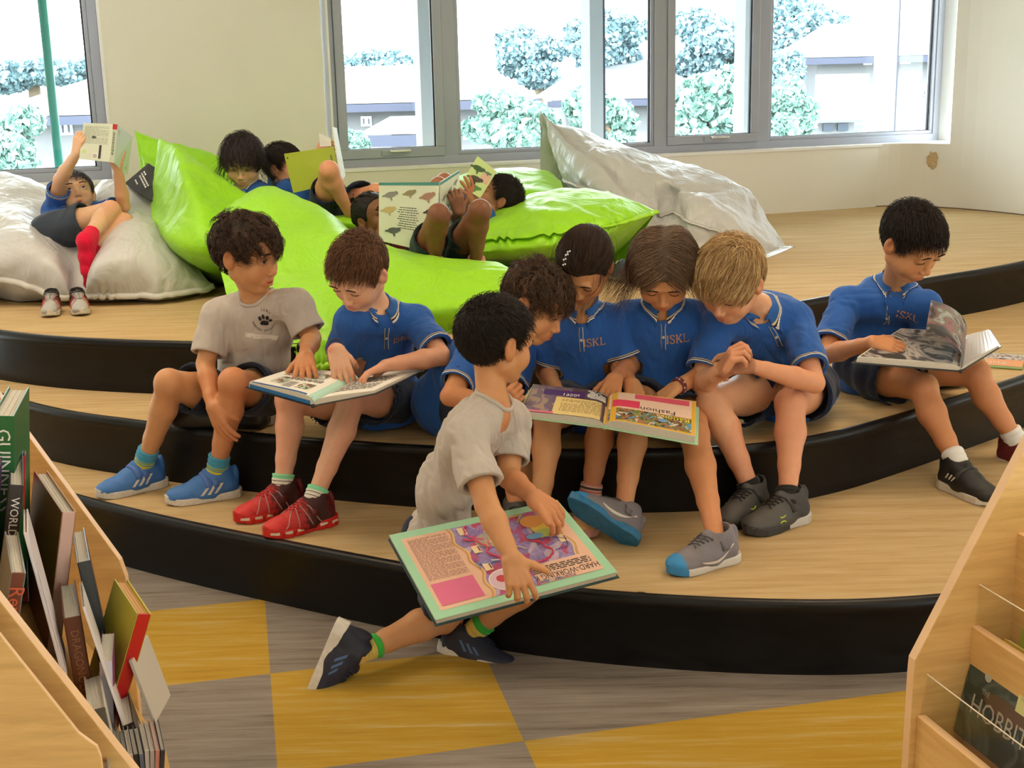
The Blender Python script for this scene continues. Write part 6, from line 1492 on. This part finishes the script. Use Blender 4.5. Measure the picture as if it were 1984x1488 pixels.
    # pale green book
    r, sh = slab_book('pale green picture book held upright by the child lying on the right', [P(892, 360, 5.86), P(930, 384, 5.80), P(962, 332, 5.86), P(925, 302, 5.92)], .006, mat('cover_lightgreen', (.50, .66, .26), .4))
    for i, (u, v, sx, c) in enumerate([(.3, .72, .030, (.04, .10, .03)), (.42, .42, .032, (.05, .05, .03)), (.62, .20, .024, (.06, .22, .04)), (.75, .78, .016, (.10, .20, .10))]): sh.shape('drawn_animal', ani, u, v, sx, mat('leafart%d' % i, c, .5), r, .0010)
    sh.quad('skin_panel', .55, .45, .95, .75, mat('panel_tan', (.62, .42, .30), .5), r, .0008, 2)
books_back()
# ---- things on the children
def bracelet(label, C, ax, r, m, m2, cat, name, h=.010):
    ax = nrm(ax); R3 = rot_from(ax); n = 40; vs = []
    for i in range(n):
        a = 2*math.pi*i/n
        for (rr, hh) in ((r, -h), (r+.003, -h*.8), (r+.003, h*.8), (r, h)): vs.append(C+R3@V(math.cos(a)*rr, math.sin(a)*rr, hh))
    f = [(i*4+k, ((i+1) % n)*4+k, ((i+1) % n)*4+(k+1) % 4, i*4+(k+1) % 4) for i in range(n) for k in range(4)]; o = mesh(name, vs, f, m); tag(o, label, cat)
    mb = MB()
    for i in range(0, n, 4):
        a = 2*math.pi*i/n; mb.box(C+R3@V(math.cos(a)*(r+.0032), math.sin(a)*(r+.0032), .003*(-1)**(i//4)), (.0012, .0028, .0028), R3@np.array([[math.cos(a), -math.sin(a), 0], [math.sin(a), math.cos(a), 0], [0, 0, 1]]))
    mb.build('pattern_bead', m2, o); return o
bracelet('dark red patterned wristband on the middle girl beside the shared book', P(1315, 748, 3.735)*1.0, P(1385, 712, 3.85)-P(1308, 752, 3.72), .0225, mat('band_maroon', (.14, .02, .03), .6), mat('bead_pale', (.65, .45, .42), .6), 'bracelet', 'wristband')
bracelet('dark wristwatch with blue strap on the brown-haired boy in red trainers', P(651, 672, 3.81), P(655, 700, 3.97)-P(650, 676, 3.80), .0225, mat('strap_navyblue', (.01, .03, .09), .5), mat('watch_grey', (.10, .12, .16), .3), 'watch', 'wristwatch', .009)
def cushion(label, c, hx, hy, hz, yaw):
    pr = Prims(); R3 = np.array([[math.cos(yaw), -math.sin(yaw), 0], [math.sin(yaw), math.cos(yaw), 0], [0, 0, 1.0]]); pr.box(c+V(0, 0, hz), (hx, hy, hz), R3, .03, 0); f = Field(pr, .008); v, q = f.mesh(); thing('seat_cushion', v, q, mat('black_vinyl', (.006, .006, .008), .4), label, 'cushion', 'black floor cushions')
cushion('low black floor cushion under the curly-haired boy on the left', SP(455, 4.25, .402), .17, .17, .038, -.15)
cushion('low black floor cushion under the boy on the right', SP(1752, 4.52, .402), .17, .16, .038, .35)
def hairclip():
    k = [o for o in bpy.data.objects if o.type == 'EMPTY' and 'beaded clip' in str(o.get('label', ''))]
    if not k: return
    pts = [P(1093, 512, 3.69), P(1094, 502, 3.68), P(1098, 493, 3.68), P(1102, 487, 3.69)]; mb = MB(); mb.tube(pts, .0022, 6); o = mb.build('hair_clip', mat('clip_dark', (.05, .05, .05), .3), k[0]); c = MB()
    for i in range(4):
        for a in (-1, 1): q = pts[i]+V(.003*a, -.003, .001*a); c.tube([q, q+V(0, -.003, 0)], .0026, 6)
    c.build('clip_bead', mat('bead_white', (.8, .8, .78), .3), o)
hairclip()
# empty shoes in front of the grey bag, and one behind the girls
st_run = dict(upper=shade('shoe_run', (.03, .03, .032), (.35, .35, .34), extra=[(.0, (.30, .30, .30)), (.28, (.02, .02, .022)), (.62, (.03, .03, .032)), (.72, (.42, .42, .41))], var=.16), sole=white_s, sole_h=.022, heel_h=.010, straps=[(.020, .018)], strap_m=mat('strap_black', (.018, .018, .020), .4), lace=mat('lace_grey2', (.5, .5, .5), .6), web=mat('trim_red', (.55, .05, .03), .5))
for (hx, hy, tx, ty, lb) in ((104, 603, 95, 620, 'black and white running shoe, left of the empty pair in front of the grey bag'), (152, 601, 164, 618, 'black and white running shoe, right of the empty pair in front of the grey bag')):
    h = G(hx, hy, .602); t_ = G(tx, ty, .602); d = nrm(t_-h); f = shoe(None, h+d*.03+V(0, 0, .068), d, Z, .90, st_run, 'R', 'running_shoe', True, (lb, 'shoe', 'empty shoes on the top step'))
h = G(1222, 545, .602); t_ = G(1192, 538, .602); shoe(None, h+V(-.03, 0, .074), nrm(t_-h), Z, .95, dict(upper=shade('shoe_greyblue', (.10, .14, .22), (.16, .20, .28)), sole=white_s, lace=m_white), 'R', 'canvas_shoe', True, ('blue grey shoe with white laces on the top step behind the girls', 'shoe'))
# ================================================================== BOOKCASES IN THE FOREGROUND
def wood():
    t = NT('maple_veneer'); n = t.noise(t.obj((1, 1, 9), (0, .3, 0)), 6, 6, .6, .6)
    t.l(t.ramp(n, [(.3, (.58, .33, .11)), (.55, (.70, .42, .15)), (.75, (.76, .49, .20))]), t.b.inputs['Base Color']); t.b.inputs['Roughness'].default_value = .38; return t.m
m_wood = wood(); m_woodedge = mat('maple_edge', (.78, .50, .27), .4, var=.1, vscale=8)
def panel(poly, ext, name, parent, edge=None):
    """poly: 3-D outline, ext: thickness vector"""
    p = [np.asarray(x, float) for x in poly]; n = len(p); vs = p+[x+ext for x in p]; f = [tuple(range(n)), tuple(reversed(range(n, 2*n)))]+[(i, n+i, n+(i+1) % n, (i+1) % n) for i in range(n)]
    o = mesh(name, vs, f, [m_wood, m_woodedge], parent, smooth=False, mats=[0, 0]+[1]*n); b = o.modifiers.new('bevel', 'BEVEL'); b.width = .0015; b.segments = 2; return o
def board_z(x, Y=1.95):
    a, b = P(0, 1142, 1.62), P(272, 1488, 1.62); n_ = a[2]+(b[2]-a[2])/(b[0]-a[0])*(x-a[0])-.20
    a, b = P(50, 838, 2.34), P(232, 1086, 2.34); f_ = a[2]+(b[2]-a[2])/(b[0]-a[0])*(x-a[0])-.30; t = (Y-1.63)/.7; return max(.05, n_*(1-t)+f_*t)
def left_case():
    org = P(120, 1400, 2.0); org[2] = 0; r = empty('book_display_unit', org, 'low maple book display unit full of books at the left front', 'bookcase')
    def line(Y, a, b, xr, roundc=True):
        A, B = P(*a, Y), P(*b, Y); sl = (B[2]-A[2])/(B[0]-A[0]); x0 = -1.6; q = [V(x0, Y, 0), V(x0, Y, A[2]+sl*(x0-A[0])), B]
        q += [V(xr-.004, Y, B[2]-.02), V(xr, Y, B[2]-.035), V(xr, Y, 0)]; return q
    q = line(2.34, (50, 838), (232, 1086), P(243, 1110, 2.34)[0]); panel(q, V(0, .018, 0), 'side_panel', r)
    q = line(1.62, (0, 1142), (272, 1488), P(330, 1560, 1.62)[0]); panel(q, V(0, -.018, 0), 'side_panel', r)
    q = line(1.54, (0, 1222), (155, 1416), P(200, 1480, 1.54)[0]); panel(q, V(0, -.006, 0), 'front_lip', r)
    g = [[V(-1.6+(xe+1.6)*i/6, Y, 0) for i in range(7)] for Y, xe in ((1.63, -.45), (1.98, -.585), (2.33, -.72))]
    mb = MB(); vs = [V(q[0], q[1], board_z(q[0], q[1])) for row in g for q in row]; n = len(vs); vs += [q-V(0, 0, .015) for q in vs]
    fs = [(j*7+i, j*7+i+1, j*7+i+8, j*7+i+7) for j in range(2) for i in range(6)]; fs += [tuple(n+k for k in reversed(q)) for q in fs]+[(i, n+i, n+i+1, i+1) for i in range(6)]+[(j*7+6, n+j*7+6, n+j*7+13, j*7+13) for j in range(2)]
    mb.add(vs, fs); mb.build('shelf_board', m_wood, r)
    return r
left_case()
def cbook(label, px, py, Y, w, h, d, lean=0, yaw=0, pitch=0, cov=(.3, .1, .1), spine=None, txt=None, tsize=.02, pages=None, group='books in the left display unit', tcol=None, face=None, paper=False, front=None):
    """closed book, spine towards the viewer; px,py,Y = middle of the spine's top edge"""
    la, ya, pa = [math.radians(a) for a in (lean, yaw-21, pitch)]
    up = V(math.sin(la), 0, math.cos(la)); dp = V(math.sin(ya), math.cos(ya), 0); dp = nrm(dp-up*(dp@up)); up = nrm(up+dp*math.tan(pa)); dp = nrm(dp-up*(dp@up)); rt = np.cross(dp, up)
    T = P(px, py, Y); h = max(.06, (T[2]-board_z(T[0]-.02, T[1]))/up[2]-.004); o = T-up*h; root = empty('magazine' if paper else 'book', o+dp*d/2, label, 'book', group); R3 = np.c_[rt, dp, up]; ct = .0025 if not paper else .0006
    mc = mat('cov%.3f%.3f%.3f' % cov, cov, .35); ms = mc if spine is None else mat('cov%.3f%.3f%.3f' % spine, spine, .35)
    for s_ in (-1, 1):
        mb = MB(); mb.box(o+up*h/2+dp*d/2+rt*s_*(w/2-ct/2), (ct/2, d/2, h/2), R3); mb.build('cover', mat('cov%.3f%.3f%.3f' % face, face, .35) if (face and s_ == 1) else (mat('cov%.3f%.3f%.3f' % front, front, .35) if front and s_ == -1 else mc), root, bevel=.0006)
    mb = MB(); mb.box(o+up*h/2+dp*.0015, (w/2, .0015, h/2), R3); mb.build('spine', ms, root, bevel=.001)
    mb = MB(); k = 7
    for i in range(k):      # signatures
        mb.box(o+up*(h/2-.002-.0006*(i % 2))+dp*(d/2)+rt*((i+.5)/k-.5)*(w-2*ct), ((w-2*ct)/k/2*.93, d/2-.003, h/2-.003), R3)
    mb.build('pages', pages or m_pages, root)
    if txt:
        g, f = tgeo(txt, size=1.0); L_ = g[:, 0].max()-g[:, 0].min(); sc_ = min(tsize, h*.8/L_); p = o+dp*-.0012+up*(h*.52-g[:, :1]*sc_)+rt*(-g[:, 1:2]*-sc_*-1)
        p = (o-dp*.0012+up*(h-.022-L_*sc_/2))+(-g[:, :1]*sc_)*up+(g[:, 1:2]*sc_)*rt; mesh('spine_text', p, f, mat('ltr%.2f' % (tcol or (.7,))[0], tcol or (.75, .74, .72), .5), root, smooth=False)
    return root
cbook('thick green record book with white lettering at the far left edge', 5, 806, 1.96, .034, .30, .19, 6, 8, 0, (.01, .12, .03), None, 'GUINNESS', .030)
cbook('pale-paged book with dark red spine standing behind the green one', 28, 826, 2.10, .022, .28, .13, 4, 0, 0, (.70, .70, .72), (.35, .01, .04))
cbook('thin bright red book at the top left next to the maple divider', 42, 884, 2.06, .014, .16, .20, 8, 0, 0, (.50, .012, .02), None, 'mind', .012)
cbook('dark purple book beside the green record book', -8, 900, 1.92, .018, .26, .16, 9, 0, 0, (.06, .02, .10))
cbook('black motor racing book with white spine lettering', 32, 940, 1.90, .021, .27, .17, 12, 0, 0, (.03, .028, .03), None, 'WORLD FORMULA 1', .018)
cbook('grey book with red decorated spine, in front of the racing book', 36, 1110, 1.72, .020, .20, .15, 14, -4, 0, (.22, .23, .23), (.16, .05, .03), 'Rex', .030, tcol=(.6, .12, .05))
cbook('slim white book leaning beside the grey one', 50, 1032, 1.80, .007, .22, .14, -8, 0, 0, (.74, .66, .66))
cbook('large brown and orange picture book with pale pages leaning on the divider', 134, 992, 2.02, .024, .30, .20, 12, -12, 0, (.30, .14, .04), (.62, .40, .34), face=(.40, .20, .06), front=(.24, .11, .03))
cbook('black hardback with cream pages behind the brown dragon book', 162, 1088, 2.00, .021, .18, .20, -6, 0, 0, (.025, .028, .03))
cbook('brown leather-look book with embossed lettering', 139, 1196, 1.86, .026, .22, .17, -3, 0, 0, (.13, .035, .012), None, 'DRAGONOLOGY', .018, tcol=(.30, .12, .04))
cbook('thin white booklet right of the brown book', 162, 1176, 1.84, .004, .16, .14, -12, 0, 0, (.72, .66, .64), paper=True)
cbook('thick dog-eared paperback below the brown book', 188, 1374, 1.74, .026, .12, .14, -6, 0, 0, (.60, .56, .50), (.10, .09, .07))
cbook('glossy purple and red magazine standing in the lower pocket', 205, 1282, 1.86, .020, .16, .12, 4, 6, 0, (.20, .04, .16), (.60, .55, .60), paper=True)
cbook('yellow-covered book with a red spine tilted in the right pocket', 280, 1190, 1.96, .025, .21, .12, 20, -16, 0, (.52, .46, .06), (.50, .012, .012), pages=mat('pages_orange', (.60, .34, .14), .7), face=(.52, .44, .05), front=(.48, .40, .05))
cbook('small black hardback in the lower right pocket', 246, 1404, 1.84, .022, .10, .14, -14, 0, 0, (.03, .022, .02), (.04, .02, .015))
cbook('worn hardback with light blue edges at the bottom front', 190, 1500, 1.56, .032, .14, .15, -4, 0, 0, (.34, .38, .42), (.3, .3, .3), pages=mat('pages_brownish', (.48, .34, .20), .8, var=.3, vscale=300))
rg = random.Random(7)
for i in range(9):
    cbook('thin paperback booklet in the row at the bottom, %s' % ['leftmost of the row', 'second from the left', 'third from the left', 'fourth from the left, dark', 'middle of the row', 'fourth from the right', 'third from the right', 'second from the right', 'rightmost of the row'][i], 232+i*10.5, 1462-(i > 4)*8, 1.74, .0065, .12, .10, -8+i*2, 0, 0, [(.5, .52, .55), (.03, .03, .035), (.6, .55, .5), (.02, .02, .02), (.12, .14, .2), (.5, .45, .4), (.4, .36, .34), (.5, .2, .15), (.03, .03, .04)][i], paper=True)
# white divider standing at the right end of the unit
def divider():
    a = P(270, 1288, 1.95); o = mesh('divider_card', [], [], m_white) if 0 else None
    mb = MB(); mb.box(a+V(.0, .05, -.05), (.003, .05, .06), np.array([[math.cos(.25), 0, -math.sin(.25)], [0, 1, 0], [math.sin(.25), 0, math.cos(.25)]])); tag(mb.build('divider_board', mat('divider_white', (.50, .44, .36), .5), bevel=.001), 'thin white board standing behind the red and yellow book', 'divider')
divider()
def right_case():
    D = nrm(V(.26, -.965, 0)); N_ = V(-D[1], D[0], 0)*-1; N_ = V(-.965, -.26, 0)   # N_ : towards the front (left) of the unit
    org = P(1764, 1376, 2.02); org[2] = 0; r = empty('book_display_unit', org, 'maple stepped book display unit at the right front corner', 'bookcase')
    A = P(1762, 1272, 2.02); B = P(1984, 832, 2.02)
    def onp(px, py):   # point of the end-panel plane (through A, normal D)
        q = ray(px, py); t = ((A-V(0, 0, CAMH))@D)/(q@D); return q*t+V(0, 0, CAMH)
    A = onp(1760, 1270); A2 = onp(1757, 1300); B = onp(1990, 826); top = B+(B-A)*.35
    right = top+V(.35, .09, 0)
    panel([V(A2[0], A2[1], 0)+V(-.004, 0, 0), A2, A, B, top, right, V(right[0], right[1], 0)], D*.020, 'side_panel', r)
    def rail(px, py, z0, name, th=.016, L_=1.2, off=0.0, mt=None):
        a = onp(px, py)+D*.020; b = a+D*L_; o = panel([V(a[0], a[1], z0), a, b, V(b[0], b[1], z0)], -N_*th, name, r); return a
    a1 = rail(1764, 1376, 0, 'tier_board'); a2 = rail(1868, 1204, .25, 'tier_board'); a3 = rail(1957, 1025, .45, 'tier_board')
    for a, nx in ((a1, a2), (a2, a3)):
        z = a[2]-.10; m0 = V(a[0], a[1], z); m1 = V(nx[0], nx[1], z); panel([m0, m1, m1+D*1.2, m0+D*1.2], V(0, 0, -.012), 'shelf', r)
    ac = NT('acrylic'); ac.t.nodes.remove(ac.b); tr = ac.n('BsdfTransparent'); tr.inputs[0].default_value = (.95, .96, .95, 1); gl = ac.n('BsdfGlossy'); gl.inputs['Roughness'].default_value = .05; mx = ac.n('MixShader'); mx.inputs[0].default_value = .06; ac.l(tr.outputs[0], mx.inputs[1]); ac.l(gl.outputs[0], mx.inputs[2]); ac.l(mx.outputs[0], ac.t.nodes['Material Output'].inputs[0])
    me_ = mat('acrylic_edge', (.85, .75, .62), .3)
    for (px, py), a in (((1784, 1297), a1), ((1884, 1124), a2)):
        t = onp(px, py)+D*.020; lo = a+V(0, 0, -.02)-N_*.004; b = t+D*1.2; mb = MB(); mb.hexa([lo, lo+D*1.2, lo+D*1.2-N_*.003, lo-N_*.003, t, b, b-N_*.003, t-N_*.003]); o = mb.build('acrylic_front', ac.m, r); mb = MB(); mb.tube([t, b], .0012, 5); mb.build('acrylic_edge', me_, o)
    # display books, covers facing the front of the unit
    def dbook(label, c, w_, h_, tilt, cover, th=.008, fwd=0):
        """c: lower far corner, width along D, height along the tilted back"""
        up = nrm(V(0, 0, math.cos(tilt))-N_*math.sin(tilt)); sh = Sheet(c, c+D*w_, c+D*w_+up*h_, c+up*h_, nrm(np.cross(D, up))*(-1 if np.cross(D, up)@N_ < 0 else 1)); q = empty('book', c+D*w_/2, label, 'book')
        slab(sh, -th, -.001, 'pages', m_pages, q, u0=.01, u1=.99, v0=.01, v1=.99); slab(sh, -.001, .0008, 'cover', cover, q, bevel=.0005); return q, sh
    def back(c): return c
    t0 = .20
    cH = onp(1832, 1404)+D*.024; q, sh = dbook('dark teal film tie-in book with tall silver title lettering', cH, .22, .158, t0, art('cover_teal_hills', [(.035, .06, .055), (.05, .075, .065), (.02, .03, .03), (.10, .13, .11), (.03, .045, .04)], 7, 3, 'photo'))
    sil = mat('title_silver', (.42, .36, .28), .35); sh.text('title', 'THE', .26, .62, .014, sil, q, 0, .002, aspect=.8); sh.text('title', 'HOBBIT', .46, .42, .050, sil, q, 0, .002, aspect=.85)
    sh.quad('hill_shape', .02, .50, .98, .62, mat('hill_dark', (.03, .04, .03), .5), q, .0012, 2); sh.shape('hill_shape', ellipse2(0, 0, 1, 1, 0, 24), .50, .58, .055, mat('hill_brown', (.12, .07, .04), .5), q, .0014, .018); sh.shape('moon_shape', ellipse2(0, 0, 1, 1, 0, 24), .24, .80, .009, mat('moon_pale', (.45, .45, .38), .5), q, .0014)
    sh.quad('sticker', .60, .66, .96, .90, mat('sticker_yellow', (.66, .62, .26), .5), q, .002, 2); sh.text('sticker_text', 'USED IN LIBRARY', .78, .82, .0095, mat('sticker_ink', (.30, .28, .02), .5), q, 0, .003, aspect=.85); sh.text('sticker_text', 'ONLY', .78, .73, .0095, mat('sticker_ink', (.30, .28, .02), .5), q, 0, .003)
    c2 = cH-N_*.020+V(0, 0, .006)+D*.045; q, sh = dbook('yellow book with dark red title partly hidden behind the teal one', c2, .22, .185, t0, mat('cover_sun', (.72, .50, .04), .4))
    sh.quad('title_panel', .10, .80, .95, .97, mat('panel_cream', (.76, .66, .48), .5), q, .0012, 2); sh.text('title', 'HORRIBLE S', .50, .88, .030, mat('title_darkred', (.22, .02, .02), .5), q, 0, .002); sh.quad('blue_patch', .55, .90, .70, 1.0, mat('patch_blue', (.10, .40, .60), .5), q, .0016, 2)
    q, sh = dbook('white thin book directly behind the teal one', cH-N_*.009+V(0, 0, .004)+D*.004, .215, .160, t0, m_paper, .006)
    c3 = onp(1938, 1228)+D*.05; q, sh = dbook('lime green picture book in the upper tier', c3, .22, .26, .16, mat('cover_lime', (.42, .50, .02), .3)); sh.text('title', 'OO', .35, .55, .06, m_ink, q, -78, .002)
right_case()
# ================================================================== OUTSIDE THE WINDOWS
GZ = -6.0
def solid(mb, x0, x1, y0, y1, z0, z1, m=0): mb.box(((x0+x1)/2, (y0+y1)/2, (z0+z1)/2), ((x1-x0)/2, (y1-y0)/2, (z1-z0)/2), m=m)
m_plaster = mat('pale_plaster', (.17, .17, .175), .8); m_fascia = mat('dark_fascia', (.04, .045, .075), .7); m_dglass = mat('far_glass', (.02, .04, .07), .3)
def tiles(name, c):
    t = NT(name); w_ = t.n('TexWave', wave_type='BANDS', bands_direction='Z'); t.l(t.obj(), w_.inputs['Vector']); w_.inputs['Scale'].default_value = 2.2; w_.inputs['Distortion'].default_value = .6
    t.l(t.ramp(w_.outputs['Fac'], [(.1, [x*.8 for x in c]), (.6, c)]), t.b.inputs['Base Color']); t.b.inputs['Roughness'].default_value = .8; return t.m
m_tile = tiles('roof_tiles_grey', (.125, .12, .125)); m_tile2 = tiles('roof_tiles_blue', (.10, .11, .125)); m_tile3 = tiles('roof_tiles_red', (.16, .115, .115))
def house(label, px0, px1, py_eave, py_ridge, Y, depth, mt, wins=(), ridge_in=.25, overhang=.6, extra=None):
    a, b = P(px0, py_eave, Y), P(px1, py_eave, Y); ze = a[2]; zr = P((px0+px1)/2, py_ridge, Y+depth/2)[2]; x0, x1 = a[0], b[0]
    r = empty('house', ((x0+x1)/2, Y+depth/2, GZ), label, 'house'); mb = MB(); solid(mb, x0+overhang, x1-overhang, Y+overhang, Y+depth-overhang, GZ, ze); mb.build('wall', m_plaster, r)
    rx0, rx1 = x0+(x1-x0)*ridge_in, x1-(x1-x0)*ridge_in; ym = Y+depth/2; mb = MB()
    v = [(x0, Y, ze), (x1, Y, ze), (x1, Y+depth, ze), (x0, Y+depth, ze), (rx0, ym, zr), (rx1, ym, zr)]; mb.add(v, [(0, 1, 5, 4), (1, 2, 5), (2, 3, 4, 5), (3, 0, 4), (3, 2, 1, 0)]); mb.build('roof', mt, r)
    mb = MB(); solid(mb, x0, x1, Y-.02, Y+.04, ze-.22, ze-.02); mb.build('fascia', m_fascia, r)
    for (p0, p1, q0, q1) in wins:
        A, B = P(p0, q1, Y+overhang), P(p1, q0, Y+overhang); mb = MB(); solid(mb, A[0], B[0], Y+overhang-.05, Y+overhang, A[2], B[2]); w_ = mb.build('window', m_white, r); mb = MB(); c = (A[0]+B[0])/2
        solid(mb, A[0]+.06, c-.05, Y+overhang-.08, Y+overhang-.04, A[2]+.06, B[2]-.06); solid(mb, c+.05, B[0]-.06, Y+overhang-.08, Y+overhang-.04, A[2]+.06, B[2]-.06); mb.build('pane', m_dglass, w_)
    return r
house('low wide house with grey tiled roof in the left panes of the long window', 560, 860, 204, 128, 34, 10, m_tile, [(700, 720, 225, 245)])
house('small house gable with dark eaves left of the first mullion', 690, 850, 262, 225, 24, 6, m_tile)
house('grey-roofed house in the second pane', 800, 1050, 196, 140, 30, 9, m_tile, ridge_in=.35)
house('house with a steep pale roof behind the second mullion', 1060, 1400, 195, 92, 40, 14, m_tile2, ridge_in=.46)
hr = house('tall white house with windows in the right pane', 1556, 1990, 112, 42, 42, 12, m_tile2, [(1672, 1690, 107, 126), (1742, 1764, 105, 124), (1785, 1803, 172, 186)], ridge_in=.3)
house('lower blue-roofed annex in front of the tall white house', 1560, 1830, 268, 188, 26, 7, m_tile2, ridge_in=.12)
def dormer():
    r = empty('dormer', P(1615, 262, 25.5), 'dormer window with dark panes on the lower blue roof', 'dormer'); a, b = P(1588, 262, 25), P(1645, 236, 25); mb = MB(); solid(mb, a[0]-.1, b[0]+.1, 25, 27.5, a[2], b[2]+.1); mb.build('wall', m_plaster, r)
    for k in (0, 1): mb = MB(); x = a[0]+.02+k*(b[0]-a[0])/2; solid(mb, x+.03, x+(b[0]-a[0])/2-.05, 24.93, 25, a[2]+.08, b[2]-.02); mb.build('pane', mat('dormer_glass', (.01, .03, .06), .3), r)
    mb = MB(); mb.add([(a[0]-.2, 24.7, b[2]+.1), (b[0]+.2, 24.7, b[2]+.1), (b[0]+1.2, 28, b[2]+.9), (a[0]+.6, 28, b[2]+.9)], [(0, 1, 2, 3)]); mb.add([(a[0]-.2, 24.7, b[2]), (b[0]+.2, 24.7, b[2]), (b[0]+.2, 24.7, b[2]+.1), (a[0]-.2, 24.7, b[2]+.1)], [(0, 1, 2, 3)]); mb.build('roof', m_tile, r)
dormer()
house('pale house with red roof behind the teal pole', -60, 330, 228, 150, 30, 10, m_tile3, [(118, 140, 235, 262)], ridge_in=.3)
house('small red roof at the bottom of the left window', 100, 240, 322, 296, 20, 5, m_tile3)
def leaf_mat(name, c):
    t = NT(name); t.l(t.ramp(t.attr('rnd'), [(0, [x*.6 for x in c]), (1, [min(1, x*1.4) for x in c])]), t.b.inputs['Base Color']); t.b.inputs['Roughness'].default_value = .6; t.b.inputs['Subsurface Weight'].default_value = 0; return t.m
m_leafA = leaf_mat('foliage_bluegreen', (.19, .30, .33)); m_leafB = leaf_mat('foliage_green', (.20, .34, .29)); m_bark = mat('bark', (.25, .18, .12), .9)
def tree(label, px, py, Y, rpx, hpx, m, seed, n=7000, group='trees outside the windows'):
    c = P(px, py, Y); rx = rpx/FPX*Y; rz = hpx/FPX*Y; rg = np.random.RandomState(seed); r = empty('tree', (c[0], c[1], GZ), label, 'tree', group)
    bl = np.array([c+V(rg.uniform(-.6, .6)*rx, rg.uniform(-.5, .5)*rx, rg.uniform(-.6, .7)*rz) for _ in range(9)]); k = rg.randint(0, 9, n); u = nrm(rg.normal(size=(n, 3)))*rg.uniform(.5, 1, (n, 1)); p = bl[k]+u*V(rx*.45, rx*.45, rz*.42)
    s_ = .020*rx+.035; a = nrm(rg.normal(size=(n, 3)))*s_; b = nrm(np.cross(a, rg.normal(size=(n, 3))))*s_; vs = np.stack([p-a-b, p+a-b, p+a+b, p-a+b], 1).reshape(-1, 3); f = np.arange(4*n).reshape(n, 4)
    mesh('foliage', vs, f, m, r, smooth=False, attrs={'rnd': np.repeat(rg.uniform(0, 1, n), 4)}); mb = MB(); mb.tube([(c[0], c[1], GZ), (c[0]+.1, c[1], c[2]-rz*.3), c], [rx*.09+.08, rx*.07+.05, rx*.03+.02], 8)
    for q in bl[:5]: mb.tube([(c[0], c[1], c[2]-rz*.4), q], [rx*.04+.03, .02], 5)
    mb.build('trunk', m_bark, r, smooth=True)
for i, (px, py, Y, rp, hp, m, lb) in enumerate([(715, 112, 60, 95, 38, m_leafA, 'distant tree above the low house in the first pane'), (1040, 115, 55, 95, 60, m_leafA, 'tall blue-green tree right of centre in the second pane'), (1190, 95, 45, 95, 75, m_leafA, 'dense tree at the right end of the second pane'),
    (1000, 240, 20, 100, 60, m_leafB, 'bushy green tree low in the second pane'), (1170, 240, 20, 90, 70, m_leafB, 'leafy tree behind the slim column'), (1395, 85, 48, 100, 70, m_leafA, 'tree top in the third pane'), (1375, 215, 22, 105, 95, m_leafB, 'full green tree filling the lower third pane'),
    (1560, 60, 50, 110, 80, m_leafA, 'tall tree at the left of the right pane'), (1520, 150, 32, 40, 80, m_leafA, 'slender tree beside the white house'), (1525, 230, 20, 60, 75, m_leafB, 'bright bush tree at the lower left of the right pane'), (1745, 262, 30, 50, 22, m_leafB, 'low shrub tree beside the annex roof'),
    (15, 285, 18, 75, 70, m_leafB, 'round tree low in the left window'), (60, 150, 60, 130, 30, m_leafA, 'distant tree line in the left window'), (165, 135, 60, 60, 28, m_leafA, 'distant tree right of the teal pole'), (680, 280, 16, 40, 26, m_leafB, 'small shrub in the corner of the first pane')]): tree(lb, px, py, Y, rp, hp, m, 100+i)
# facade fins and the teal pipe just outside
for i, (px, lb) in enumerate([(822, 'pale facade fin outside the first pane'), (1150, 'pale facade fin outside the second pane'), (1448, 'pale facade fin outside the third pane'), (1720, 'pale facade fin outside the right pane')]):
    u = WALL(px, 100, -1.0)[0]; r = empty('facade_fin', WP(u, -1, -1.2), lb, 'column', 'facade fins'); mb = MB(); bar(mb, u-.05, u+.05, -1.5, 3.4, -.95, -1.10); mb.build('fin_body', mat('fin_paleblue', (.30, .36, .42), .6), r); mb = MB(); bar(mb, u+.05, u+.066, -1.5, 3.4, -.95, -1.0); mb.build('fin_edge', mat('fin_edge', (.02, .025, .06), .5), r)
u = WALL(98, 160, -.6)[0]; mb = MB(); mb.tube([WP(u, -1.5, -.6), WP(u, 3.4, -.6)], .026, 16); tag(mb.build('drain_pipe', mat('teal_paint', (.015, .22, .19), .4), smooth=True), 'teal green vertical pipe outside the left window', 'pipe')
mb = MB(); solid(mb, -60, 60, 9.8, 120, GZ-.1, GZ); tag(mb.build('ground_outside', mat('far_ground', (.10, .12, .11), .9)), kind='structure')
print('objects', len(bpy.data.objects))
